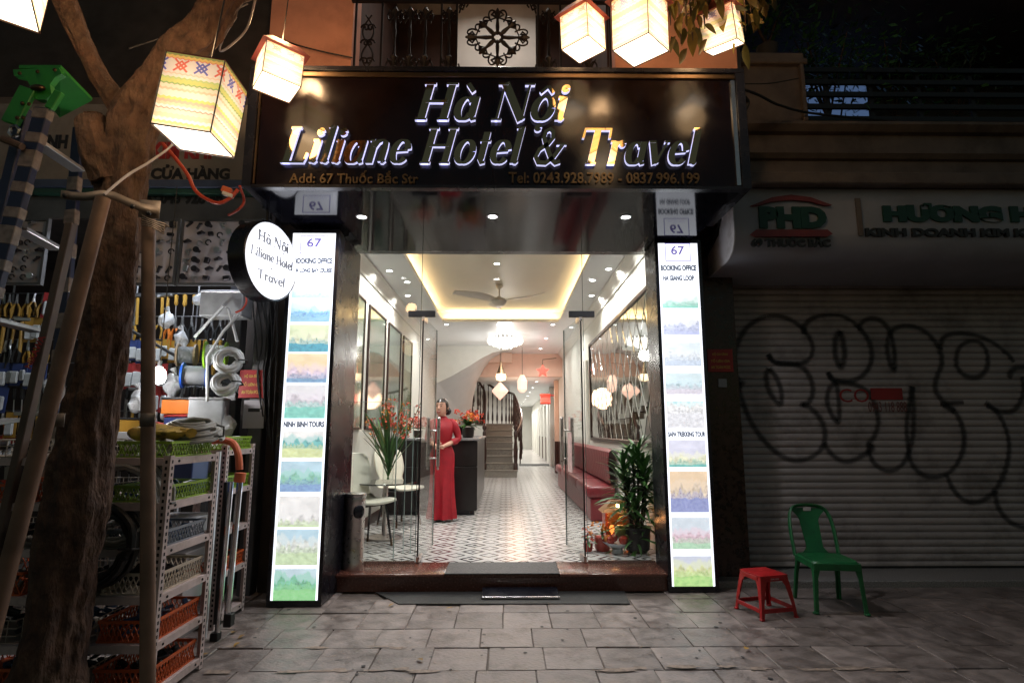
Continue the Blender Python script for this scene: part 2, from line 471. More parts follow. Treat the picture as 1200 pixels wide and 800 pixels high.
b = B(); b.bx(.45, 1.5, 19.2, 20.1, .151, .165, bev=.004); hb('threshold_mat', 'rubber', b)
# walls
b = B(); b.bx(XL - .12, XL, Y0 - .05, 21, 0, 3.7); hb('wall', 'white_wall', b)
b = B(); b.bx(XR, XR + .12, Y0 - .05, 16.2, 0, 3.7); hb('wall', 'white_wall', b)
b = B(); b.bx(XR + .1, XR + .22, 16.2, 36, 0, 3.1); hb('wall', 'white_wall', b)
b = B(); b.bx(XL, .05, 20.6, 20.7, .15, 2.8); hb('wall', 'white_wall', b)
b = B(); b.bx(.05, .15, 20.6, 36, .15, 2.8); hb('wall', 'white_wall', b)
b = B(); b.bx(.1, 1.8, 35.9, 36, .15, 2.8); hb('wall', 'white_wall', b)
# ceiling with a lit recess
cx0, cx1, cy0, cy1 = -1.19, .99, 6.26, 10.39
b = B()
b.bx(XL, cx0, Y0 - .2, 14.9, CEIL, CEIL + .06); b.bx(cx1, XR + .1, Y0 - .2, 14.9, CEIL, CEIL + .06)
b.bx(cx0, cx1, Y0 - .2, cy0, CEIL, CEIL + .06); b.bx(cx0, cx1, cy1, 14.9, CEIL, CEIL + .06)
hb('ceiling', 'white_ceiling', b)
b = B(); q = .2; zt = 3.58
b.bx(cx0 - q, cx1 + q, cy0 - q, cy1 + q, zt, zt + .04)
b.bx(cx0 - q - .03, cx0 - q, cy0 - q, cy1 + q, CEIL + .06, zt); b.bx(cx1 + q, cx1 + q + .03, cy0 - q, cy1 + q, CEIL + .06, zt)
b.bx(cx0 - q, cx1 + q, cy0 - q - .03, cy0 - q, CEIL + .06, zt); b.bx(cx0 - q, cx1 + q, cy1 + q, cy1 + q + .03, CEIL + .06, zt)
mat('cream_ceiling', (.66, .6, .5), .5, var=.02)
hb('ceiling_recess', 'cream_ceiling', b)
b = B()
for x0, x1, y0, y1 in ((cx0 - .12, cx0 - .1, cy0, cy1), (cx1 + .1, cx1 + .12, cy0, cy1), (cx0, cx1, cy1 + .1, cy1 + .12)):
    b.bx(x0, x1, y0, y1, CEIL + .06, CEIL + .075)
emit('cove_led', (1, .8, .5), 6); hb('cove_light_strip', 'cove_led', b)
WARM = (1, .74, .4)
Lc = cy1 - cy0
lamp('AREA', (cx0 - .11, (cy0 + cy1) / 2, CEIL + .085), 13, WARM, .03, (0, R(180 - 15), 0), Lc, name='cove_lamp')
lamp('AREA', (cx1 + .11, (cy0 + cy1) / 2, CEIL + .085), 13, WARM, .03, (0, R(180 + 15), 0), Lc, name='cove_lamp')
lamp('AREA', ((cx0 + cx1) / 2, cy1 + .11, CEIL + .085), 13, WARM, cx1 - cx0, (R(180 - 12), 0, 0), .03, name='cove_lamp')
# cornices
for sx, X in ((1, XL), (-1, XR)):
    prof = [(0, 3.35), (0, 3.2), (.02, 3.2), (.03, 3.23), (.06, 3.26), (.1, 3.31), (.12, 3.32), (.12, 3.349)]
    b = B(); b.prism([(X + sx * u, z) for u, z in prof], Y0 + .03, 14.8); hb('cornice', 'white_wall', b, smooth=False)
# far peach beam, lowered hall ceiling
b = B(); b.bx(XL, XR + .3, 14.9, 15.05, 2.74, 3.7, bev=.01); b.bx(XL, .15, 14.6, 14.9, 3.08, 3.34, bev=.01); hb('beam', 'peach_paint', b)
b = B(); b.bx(XL, XR + .3, 15.05, 36, 2.75, 2.8); hb('ceiling', 'white_ceiling', b)
# white stair wall with a sweeping lower edge, and the smooth grey underside behind it
YW = 13.45
ea = [(507.6, 450.8), (513, 448.2), (530, 440), (550, 428.5), (565, 419), (577, 413), (590, 410.5), (600, 409.5)]
low = [at(px, py, YW) for px, py in ea]
out = [(XL, CEIL - .001)] + [(XL, low[0].z)] + [(p.x, p.z) for p in low[1:]] + [(low[-1].x, CEIL - .001)]
b = B(); b.prism(out, YW, YW + .02); hb('stair_wall', 'white_wall', b, smooth=False)
ebp = [(553, 505, 15.8), (552, 488, 15.6), (554, 468, 15.3), (559, 447, 15), (567, 432, 14.8), (576, 420, 14.6), (590, 412.5, 14.5), (600, 410, 14.5)]
def lerp(pts, t):
    f = t * (len(pts) - 1); i = min(int(f), len(pts) - 2); u = f - i
    return Vector(pts[i]) * (1 - u) + Vector(pts[i + 1]) * u
eb = [at(*p) for p in ebp]
lo2 = [Vector((max(p.x, XL), YW + .021, p.z + .03)) for p in low]
eb = [Vector((XL + .02, 15.6, .2))] + eb
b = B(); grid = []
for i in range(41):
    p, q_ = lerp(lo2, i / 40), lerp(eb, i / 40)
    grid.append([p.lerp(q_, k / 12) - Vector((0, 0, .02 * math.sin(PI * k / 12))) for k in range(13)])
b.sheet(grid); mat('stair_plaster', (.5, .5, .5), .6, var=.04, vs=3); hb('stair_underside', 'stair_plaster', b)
# wainscot and door frames on the right wall far in
for y0, y1 in ((11.2, 11.9), (12.1, 13.7), (14.1, 16.1)):
    b = B(); b.bx(XR - .03, XR - .001, y0, y1, .15, 1.02, bev=.006); hb('wainscot_panel', 'wainscot_wood', b)
for y0, y1 in ((16.4, 18.6), (21, 23.6), (24.4, 27)):
    b = B(); b.bx(XR + .06, XR + .099, y0, y1, .15, 1.05, bev=.006); hb('wainscot_panel', 'wainscot_wood', b)
b = B(); b.bx(XR - .12, XR - .001, 16.05, 16.2, .15, 2.74, bev=.01); hb('pilaster', 'peach_paint', b)
b = B(); b.bx(XR - .06, XR + .1, 18.7, 18.95, .15, 2.74, bev=.01); hb('pilaster', 'white_wall', b)
b = B(); b.bx(XR - .13, XR - .121, 16.02, 16.2, .15, 1.02); b.bx(XR - .128, XR, 16.03, 16.049, .15, 1.02); hb('wainscot_panel', 'wainscot_wood', b)
for k in range(7):
    y = 20.8 + k * 2.0
    b = B(); b.bx(XR + .04, XR + .099, y, y + .9, .15, 2.3, bev=.008); hb('hall_door', 'white_wall', b)
# tall door frame mid right wall
for y in (10.2, 11.0):
    b = B(); b.bx(XR - .05, XR - .001, y, y + .09, .15, 2.6, bev=.01); hb('door_frame', 'white_wall', b)
# skirting
b = B(); b.bx(XL + .001, XL + .018, Y0 + .05, 8.15, .151, .27, bev=.003); hb('skirting_board', 'wainscot_wood', b)
# shop-front lintel
b = B(); b.bx(-1.75, 1.75, 5.3, 5.45, 3.09, 3.34); hb('lintel', 'black_paint', b)

# ------------------------------------------------------------------ glass front
def pane(x0, x1, z0, z1, y=Y0, name='glass_pane'):
    b = B(); b.bx(x0, x1, y - .006, y + .006, z0, z1); return hb(name, 'clear_glass', b)
pane(-1.425, -.83, FZ + .003, 3.088); pane(.75, 1.365, FZ + .003, 3.088); pane(-.825, .745, 2.49, 3.088)
for x0, x1 in ((-1.425, -.83), (.75, 1.365)):
    b = B(); b.bx(x0, x1, Y0 - .012, Y0 + .012, FZ + .001, FZ + .02); hb('bottom_channel', 'steel', b)
for x in (-.828, .7475):
    b = B(); b.bx(x - .002, x + .002, Y0 - .0065, Y0 + .0065, FZ + .02, 3.088); hb('glass_edge', 'glass_edge', b)
for x0, x1 in ((-.95, -.69), (.61, .86)):
    b = B(); b.bx(x0, x1, Y0 - .02, Y0 + .02, 2.43, 2.49, bev=.003); hb('patch_fitting', 'dark_metal', b)
def door(hx, hy, fx, fy, side):
    d = Vector((fx - hx, fy - hy, 0)); L = d.length; a = math.atan2(d.y, d.x)
    def part(name, m, b, par):
        o = b.obj(name, MATS[m], par); return o
    b = B(); b.bx(.004, L - .004, -.006, .006, .012, 2.28)
    leaf = b.obj('glass_door', MATS['door_glass'], hotel)
    leaf.location = Vector((hx, hy, FZ)) - hotel.location; leaf.rotation_euler = (0, 0, a)
    b = B(); b.bx(0, .004, -.007, .007, .012, 2.28); part('glass_edge', 'espresso', b, leaf)
    b = B(); b.bx(L - .004, L, -.007, .007, .012, 2.28); part('glass_edge', 'glass_edge', b, leaf)
    for z0 in (.004, 2.24):
        b = B(); b.bx(-.005, .16, -.014, .014, z0, z0 + .055, bev=.003); part('patch_fitting', 'brushed_steel', b, leaf)
    for s in (-1, 1):
        b = B(); hxx = L - .09
        b.cyl((hxx, s * .055, 1.02 - .2), (hxx, s * .055, 1.02 + .27), .018, 12)
        b.ell((hxx, s * .055, 1.31), .021, .021, .024, 10, 6); b.ell((hxx, s * .055, .8), .012, .012, .02, 10, 6)
        for z in (.9, 1.19): b.cyl((hxx, 0, z), (hxx, s * .055, z), .009, 8)
        part('door_handle', 'brushed_steel', b, leaf)
    return leaf
dl = door(-.805, 5.36, -.765, 6.12, 1)
dr = door(.725, 5.36, .635, 6.11, -1)
for n in ('paper_notice',):
    mat('notice_paper', (.6, .42, .4), .8, var=.25, vs=14)
    for z0, z1, u0, u1 in ((1.02, 1.42, .42, .6), (1.44, 1.58, .47, .55)):
        b = B(); b.bx(u0, u1, .008, .010, z0 - .25, z1 - .25); p = b.obj(n, MATS['notice_paper'], dr); p['label'] = 'pinkish paper notice with red printing taped to the door'
# glass screen inside left
b = B(); b.bx(-1.6, -1.06, 5.52, 5.53, .16, 1.615); scr = hb('glass_screen', 'clear_glass', b)
b = B(); b.bx(-1.6, -1.06, 5.5195, 5.5305, 1.615, 1.62); b.bx(-1.06, -1.052, 5.5195, 5.5305, .16, 1.62); b.obj('glass_edge', mat('pale_edge', (.35, .45, .42), .15), scr, local=False)
for x in (-1.0, -.93):
    b = B(); b.bx(x, x + .006, 5.7, 5.712, .16, 1.58); hb('glass_edge', 'pale_edge', b)

# ------------------------------------------------------------------ downlights
def downlight(x, y, z, e, parent, r=.05, col=(1, .97, .92)):
    b = B(); b.lathe([(r * .72, .004), (r * .75, -.006), (r, -.004), (r, .001)], (x, y, z), 20, cap=False)
    t = b.obj('downlight', MATS['led_off'], parent, local=False)
    b = B(); b.lathe([(r * .7, -.001), (r * .7, -.003)], (x, y, z), 16); b.obj('diffuser', MATS['led_white'], t, local=False)
    if e: lamp('AREA', (x, y, z - .008), e, col, r * 1.3, name='downlight_lamp', spread=R(150))
    return t
for x, y in ((-1.49, 6.95), (-1.36, 7.5), (-1.49, 8.29), (1.29, 6.84), (1.17, 7.38), (1.29, 8.26), (-1.15, 10.65), (-.15, 10.65), (.9, 10.64), (.885, 12.3), (.86, 13.9), (-1.4, 6.0), (1.2, 6.0), (-.1, 5.85)):
    downlight(x, y, CEIL - .001, 16, hotel)
downlight(-.13, 7.39, zt - .001, 5, hotel)
for k in range(8): downlight(.9, 16.6 + k * 2.4, 2.749, 24 if k < 5 else 40, hotel)
downlight(-.8, 19.4, 2.749, 10, hotel)

# ------------------------------------------------------------------ facade above: salmon walls round the balcony
FY = 4.62
b = B(); b.bx(-2.15, -1.4, FY, FY + .25, 3.3, 6.6); hb('upper_wall', 'salmon_paint', b)
b = B(); b.bx(.98, 2.1, FY, FY + .25, 3.3, 6.6, bev=.01); hb('upper_wall', 'salmon_paint', b)
b = B(); b.bx(-1.4, .98, FY, FY + .25, 3.3, 4.5); hb('upper_wall', 'salmon_paint', b)
mat('room_white', (.62, .58, .54), .7, var=.06)
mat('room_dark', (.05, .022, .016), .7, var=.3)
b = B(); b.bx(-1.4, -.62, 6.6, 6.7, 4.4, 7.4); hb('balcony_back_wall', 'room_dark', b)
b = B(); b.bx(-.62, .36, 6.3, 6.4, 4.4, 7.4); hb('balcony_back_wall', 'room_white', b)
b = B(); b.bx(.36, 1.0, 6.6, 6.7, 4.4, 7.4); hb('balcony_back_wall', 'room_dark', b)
b = B(); b.bx(-1.4, .98, FY + .25, 6.7, 4.36, 4.44); hb('balcony_floor', 'dark_plaster', b)
b = B(); b.bx(-1.5, 1.1, FY, 6.7, 6.7, 6.8); hb('balcony_ceiling', 'room_white', b)
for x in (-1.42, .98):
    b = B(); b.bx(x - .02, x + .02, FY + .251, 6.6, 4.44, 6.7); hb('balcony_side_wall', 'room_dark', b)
dlb = downlight(-.08, 5.4, 6.699, 16, hotel, r=.09, col=(1, .93, .85))
# ------------------------------------------------------------------ main fascia sign with its glossy canopy
SY, SZ0, SZ1, SX0, SX1 = 3.85, 3.08, 3.985, -1.85, 1.725
sign = thing('hotel_sign', 'wide dark brown glossy fascia sign with white edged gold letters over the entrance', 'shop sign', (0, SY, SZ0))
def part(name, m, b, par, **k): return b.obj(name, MATS[m] if isinstance(m, str) else m, par, local=False, **k)
b = B(); b.bx(SX0 + .03, -.1, SY + .02, SY + .06, SZ0 + .02, SZ1 - .03); part('face_panel', 'sign_brown', b, sign)
b = B(); b.bx(-.0985, 1.05, SY + .02, SY + .06, SZ0 + .02, SZ1 - .03); part('face_panel', 'sign_brown', b, sign)
b = B(); b.bx(1.0515, SX1 - .04, SY + .02, SY + .06, SZ0 + .02, SZ1 - .03); part('face_panel', 'sign_brown', b, sign)
b = B()
b.bx(SX0 - .06, SX1 + .06, SY - .01, FY, SZ1 + .012, SZ1 + .05, bev=.004)
b.bx(SX0 - .06, SX0 + .004, SY - .008, FY, SZ0 + .001, SZ1 + .01); b.bx(SX1 - .004, SX1 + .06, SY - .008, FY, SZ0 + .001, SZ1 + .01)
b.bx(SX0 + .004, SX1 - .004, SY + .0, SY + .06, SZ0 - .004, SZ0 + .019)
part('sign_frame', 'black_paint', b, sign)
b = B(); b.bx(SX0 + .006, SX1 - .006, SY + .004, SY + .024, SZ1 - .028, SZ1 + .01, bev=.004); part('metal_trim', 'brass_trim', b, sign)
b = B(); b.bx(SX0 + .012, SX0 + .024, SY + .008, SY + .022, SZ0 + .03, SZ1 - .04); part('metal_trim', 'brass_trim', b, sign)
b = B(); b.bx(SX1 - .04, SX1 - .01, SY + .006, SY + .022, SZ0 + .03, SZ1 - .04); part('metal_trim', 'steel', b, sign)
for x0, x1 in ((-1.846, -.74), (-.738, .53), (.532, 1.72)):
    b = B(); b.bx(x0, x1, SY + .065, 5.32, SZ0 + .001, SZ0 + .03); part('soffit_panel', 'soffit_black', b, sign)
mat('dull_gold', (.11, .072, .036), .4, .7)
def sign_line(s, px0, px1, py_base, py_cap, shear=.24):
    p0, p1, pc = at(px0, py_base, SY), at(px1, py_base, SY), at((px0 + px1) / 2, py_cap, SY)
    out, w = serif_line(s)
    W = p1.x - p0.x; H = pc.z - p0.z; sx = (W - shear * H) / w
    for ch, st in out:
        fx = lambda u, v, d: (p0.x + u * sx + v * H * shear, SY - .016 + d, p0.z + v * H)
        me = letter_mesh('letter', st, fx, MATS['mirror_gold'], MATS['acrylic_white'], .027)
        link('letter', me, sign, local=False)
sign_line('Hà Nội', 486, 672, 142, 99)
sign_line('Liliane Hotel & Travel', 329, 826, 192, 151)
for s, px0, px1 in (('Add: 67 Thuốc Bắc Str', 338, 490), ('Tel: 0243.928.7989 - 0837.996.199', 596, 820)):
    a, c = at(px0, 214, SY), at(px1, 202, SY)
    link('lettering', text_me('lettering', s, MATS['dull_gold'], a.x, c.x, a.z, c.z + (.015 if 'ố' in s else 0), SY + .006, .014, bold=.012), sign, local=False)
for x, y in ((-1.19, 4.42), (-.113, 4.4), (.983, 4.4)):
    downlight(x, y, SZ0 - .001, 12, sign, r=.048, col=(.93, .94, 1))

# ------------------------------------------------------------------ two tall light boxes
def print_mat(i, sky, mid, low, hz, seed, fine=9.):
    m = bpy.data.materials.new('landscape_print'); m.use_nodes = True
    nt = m.node_tree; N = nt.nodes; p = N['Principled BSDF']
    tc = N.new('ShaderNodeTexCoord'); sp = N.new('ShaderNodeSeparateXYZ'); lk(nt, tc.outputs['Generated'], sp.inputs[0])
    def nz(dim, scale, detail, w, rough=.6):
        n = N.new('ShaderNodeTexNoise'); n.noise_dimensions = dim; n.inputs['Scale'].default_value = scale; n.inputs['Detail'].default_value = detail; n.inputs['Roughness'].default_value = rough
        if dim == '1D':
            q = N.new('ShaderNodeMath'); q.inputs[1].default_value = w; lk(nt, sp.outputs[0], q.inputs[0]); lk(nt, q.outputs[0], n.inputs['W'])
        else:
            n.inputs['W'].default_value = w; lk(nt, tc.outputs['Generated'], n.inputs['Vector'])
        return n.outputs[0]
    def layer(under, col, h, amp, w, scale, soft=.03):
        r1 = N.new('ShaderNodeMath'); r1.operation = 'MULTIPLY_ADD'; r1.inputs[1].default_value = amp; r1.inputs[2].default_value = h - amp * .5; lk(nt, nz('1D', scale, 5, w), r1.inputs[0])
        d = N.new('ShaderNodeMath'); d.operation = 'SUBTRACT'; lk(nt, r1.outputs[0], d.inputs[0]); lk(nt, sp.outputs[2], d.inputs[1])
        mr = N.new('ShaderNodeMapRange'); mr.inputs[1].default_value = -soft; mr.inputs[2].default_value = soft; lk(nt, d.outputs[0], mr.inputs[0])
        m2 = N.new('ShaderNodeMix'); m2.data_type = 'RGBA'; lk(nt, mr.outputs[0], m2.inputs[0]); lk(nt, under, m2.inputs[6])
        if isinstance(col, tuple): m2.inputs[7].default_value = (*col, 1)
        else: lk(nt, col, m2.inputs[7])
        return m2.outputs[2]
    def shade(col, amt, scale, w):
        n2 = nz('4D', scale, 6, w)
        mr = N.new('ShaderNodeMapRange'); mr.inputs[1].default_value = .32; mr.inputs[2].default_value = .68; mr.inputs[3].default_value = 1 - amt; mr.inputs[4].default_value = 1 + amt * .45; lk(nt, n2, mr.inputs[0])
        mx = N.new('ShaderNodeMix'); mx.data_type = 'RGBA'; mx.blend_type = 'MULTIPLY'; mx.inputs[0].default_value = 1; mx.inputs[6].default_value = (*col, 1); lk(nt, mr.outputs[0], mx.inputs[7])
        return mx.outputs[2]
    skyc = shade(sky, .18, 3, seed)
    far = tuple(.55 * a_ + .45 * b_ for a_, b_ in zip(mid, sky))
    c = layer(skyc, far, hz + .28, .75, seed + 1, 3.5)
    c = layer(c, shade(mid, .5, fine * .7, seed + 2), hz + .12, .8, seed + 4, 4.5)
    c = layer(c, shade(tuple(.5 * a_ + .5 * b_ for a_, b_ in zip(mid, low)), .55, fine * 1.5, seed + 6), hz - .02, .6, seed + 8, 8, .02)
    c = layer(c, shade(low, .3, fine, seed + 9), hz - .16, .16, seed + 11, 3, .015)
    mx = N.new('ShaderNodeMix'); mx.data_type = 'RGBA'; mx.inputs[0].default_value = 0; lk(nt, c, mx.inputs[6])
    pale = N.new('ShaderNodeMix'); pale.data_type = 'RGBA'; pale.inputs[0].default_value = .1; pale.inputs[7].default_value = (1, 1, 1.02, 1); lk(nt, mx.outputs[2], pale.inputs[6])
    lk(nt, mx.outputs[2], p.inputs['Base Color']); lk(nt, pale.outputs[2], p.inputs['Emission Color']); p.inputs['Emission Strength'].default_value = .74
    return m
emit('lightbox_white', (.88, .91, 1.), 1.75); emit('sign_face_white', (.9, .92, 1.), 1.15)
mat('print_violet', (.16, .13, .42), .6, emis=(.2, .16, .5), es=.9)
mat('print_grey', (.08, .09, .12), .6, emis=(.1, .12, .16), es=.9)
mat('print_lilac', (.6, .58, .8), .6, emis=(.6, .58, .8), es=1.2)
W_ = (1.0, 1.0, 1.05)
def lightbox(label, x0, x1, yf, yb, z1, lines, photos, tour):
    t = thing('light_box', label, 'light box', ((x0 + x1) / 2, yf, 0), group='tall lit tour boards beside the entrance')
    b = B(); f = .03
    b.bx(x0, x1, yf + .012, yb, .004, z1 + .03, bev=.004); part('cabinet', 'black_paint', b, t)
    b = B(); b.bx(x0, x0 + f, yf - .006, yf + .011, .006, z1 + .03); b.bx(x1 - f, x1, yf - .006, yf + .011, .006, z1 + .03)
    b.bx(x0 + f, x1 - f, yf - .006, yf + .011, .006, .05); b.bx(x0 + f, x1 - f, yf - .006, yf + .011, z1, z1 + .03)
    part('frame', 'black_paint', b, t)
    a, c = x0 + f, x1 - f
    b = B(); b.bx(a, c, yf + .003, yf + .0115, .05, z1); part('lit_panel', 'lightbox_white', b, t)
    H = z1 - .05; Wd = c - a
    Z = lambda v: at(345 if x0 < 0 else 810, v, yf).z
    X = lambda u: a + u * Wd
    y = yf + .0025
    def wr(s, u0, u1, v0, v1, m, bold=.0):
        link('lettering', text_me('lettering', s, MATS[m], X(u0), X(u1), Z(v1), Z(v0), y - .0006, .0012, bold), t, local=False)
    tb = 276 if x0 < 0 else 285
    b = B()
    for u0, u1, v0, v1 in ((.18, .82, tb, tb + .8), (.18, .82, tb + 20.2, tb + 21), (.18, .197, tb + .8, tb + 20.2), (.803, .82, tb + .8, tb + 20.2)):
        b.bx(X(u0), X(u1), y - .001, y, Z(v1), Z(v0))
    b.obj('border_print', MATS['print_violet'], t, local=False)
    wr('67', .33, .67, tb + 3, tb + 13.5, 'print_violet', .02)
    wr('THUỐC BẮC', .27, .73, tb + 15, tb + 18.8, 'print_lilac')
    for s, u0, u1, v0, v1, m in lines: wr(s, u0, u1, v0, v1, m, .06)
    for (v0, v1), pm in zip(photos, tour):
        b = B(); b.bx(X(.05), X(.95), y - .0008, y + .0002, Z(v1), Z(v0)); b.obj('landscape_print', print_mat(*pm), t, local=False)
    return t
SKB, SKW, SKP, SKY_ = (.75, .95, 1.05), (1.05, 1.05, 1.05), (1.0, .85, .95), (1.05, .85, .55)
left_ph = [(329, 349), (354, 377), (380, 412), (414, 448), (451, 490), (505, 536), (540, 576), (581, 617), (620, 662), (666, 706)]
left_t = [(0, SKW, (.9, .95, 1.05), (.55, .85, .85), .35, 1), (1, SKB, (.3, .6, .9), (.35, .65, .85), .4, 2.3), (2, (.8, .9, .6), (.9, .95, .7), (.1, .45, .6), .45, 3.1),
          (3, SKY_, (.9, .75, .9), (.25, .45, .7), .3, 4.4), (4, (.95, .95, 1), (.9, .85, .95), (.3, .8, .7), .5, 5.2), (5, SKW, (.2, .6, .6), (.85, .95, .5), .5, 6.6),
          (6, (.6, .85, 1), (.35, .75, .6), (.3, .5, .85), .4, 7.1), (7, SKW, SKW, (.7, .95, .45), .2, 8.2), (8, (.6, .85, 1), (.95, 1, .95), (.75, .95, .6), .5, 9.9), (9, (.7, .9, 1), (.25, .7, .45), (.35, .85, .35), .55, 11.)]
lightbox('tall lit board reading BOOKING OFFICE HA LONG BAY CRUISE left of the entrance', -1.845, -1.42, 4.6, 5.3, 3.0,
         [('BOOKING OFFICE', .06, .95, 302, 309, 'print_grey'), ('HA LONG BAY CRUISE', .05, .95, 314, 319.5, 'print_grey'), ('NINH BINH TOURS', .05, .95, 493.5, 500.5, 'print_grey')], left_ph, left_t)
right_ph = [(343, 361), (365, 392), (401, 429), (437, 462), (470, 501), (515, 547), (552, 600), (606, 643), (651, 690)]
right_t = [(0, SKW, (.6, .9, .8), (.35, .8, .65), .3, 21), (1, SKW, (.7, .75, .95), (.6, .65, .95), .3, 22.3, 16.), (2, (.85, .95, 1), (.9, .95, 1), (.7, .8, .95), .4, 23.1, 16.), (3, (.8, .95, 1), (.7, .88, .95), (.85, .8, .9), .4, 24, 14.),
           (4, (.6, .92, .95), SKW, (.95, .95, 1), .7, 25.5), (5, (.88, .88, 1.05), (1, 1, .72), (.2, .65, .6), .25, 26.), (6, (1., .75, .5), (.95, .78, .6), (.35, .4, .75), .5, 27.4, 12.), (7, (.8, .9, 1), (.95, .7, .8), (.55, .85, .6), .35, 28.8, 18.), (8, (.75, .8, .95), (.9, .95, .5), (.55, .9, .3), .55, 29.3)]
lightbox('tall lit board reading BOOKING OFFICE HA GIANG LOOP right of the entrance', 1.365, 1.79, 4.96, 5.34, 3.045,
         [('BOOKING OFFICE', .05, .95, 310.5, 317.5, 'print_grey'), ('HA GIANG LOOP', .1, .88, 322.5, 329, 'print_grey'), ('SAPA TREKKING TOUR', .06, .96, 505.5, 511.5, 'print_grey')], right_ph, right_t)

# ------------------------------------------------------------------ round hanging sign, lit on both faces
rs = thing('round_sign', 'round white lit sign with black rim hanging beside the left light box', 'hanging sign', (-1.91, 4.3, 2.34), rot=(0, 0, R(75)))
RR = .315
b = B(); b.lathe([(RR - .012, -.075), (RR, -.07), (RR, .07), (RR - .012, .075)], n=56, cap=False)
b.bm.transform(Matrix.Translation((0, 0, RR)) @ Matrix.Rotation(R(90), 4, 'X')); b.obj('rim', MATS['black_paint'], rs)
for s in (-1, 1):
    b = B(); b.lathe([(RR - .013, s * .066), (RR - .02, s * .078)], n=56); b.bm.transform(Matrix.Translation((0, 0, RR)) @ Matrix.Rotation(R(90), 4, 'X')); b.obj('lit_face', MATS['sign_face_white'], rs)
mat('print_black', (.03, .03, .035), .6)
for s, w, zc, h in (('Hà Nội', .37, .43, .085), ('Liliane Hotel', .5, .3, .075), ('&', .04, .235, .035), ('Travel', .33, .14, .075)):
    o_, wd = [None], None
    lay = []
    x = 0
    for ch in s:
        if ch == ' ': x += .3; continue
        st, w1 = glyph({'à': 'a', 'ộ': 'o'}.get(ch, ch), .24, .1)
        if ch == 'à': st = st + accent('grave', .3, .24, .1)
        if ch == 'ộ': st = st + accent('hat', .29, .24, .1) + accent('under', .29, .24, .1)
        lay += [[(l + Vector((x, 0)), r + Vector((x, 0))) for l, r in g_] for g_ in st]; x += w1 + .05
    me = letter_mesh('lettering', lay, lambda u, v, d: ((u / x - .5) * w, -.0802 + d * .2, zc + v * h), MATS['print_black'], MATS['print_black'], .004)
    link('lettering', me, rs)
b = B(); b.cyl((0, 0, 2 * RR - .01), (0, 0, 2 * RR + .13), .012, 8); b.bx(-.03, .03, -.03, .03, 2 * RR + .12, 2 * RR + .14); b.obj('bracket', MATS['dark_metal'], rs)
lamp('AREA', tuple(rs.location + Vector((.11, -.04, RR))), 2.2, (.93, .95, 1), .5, (R(90), 0, R(70)), name='round_sign_lamp')

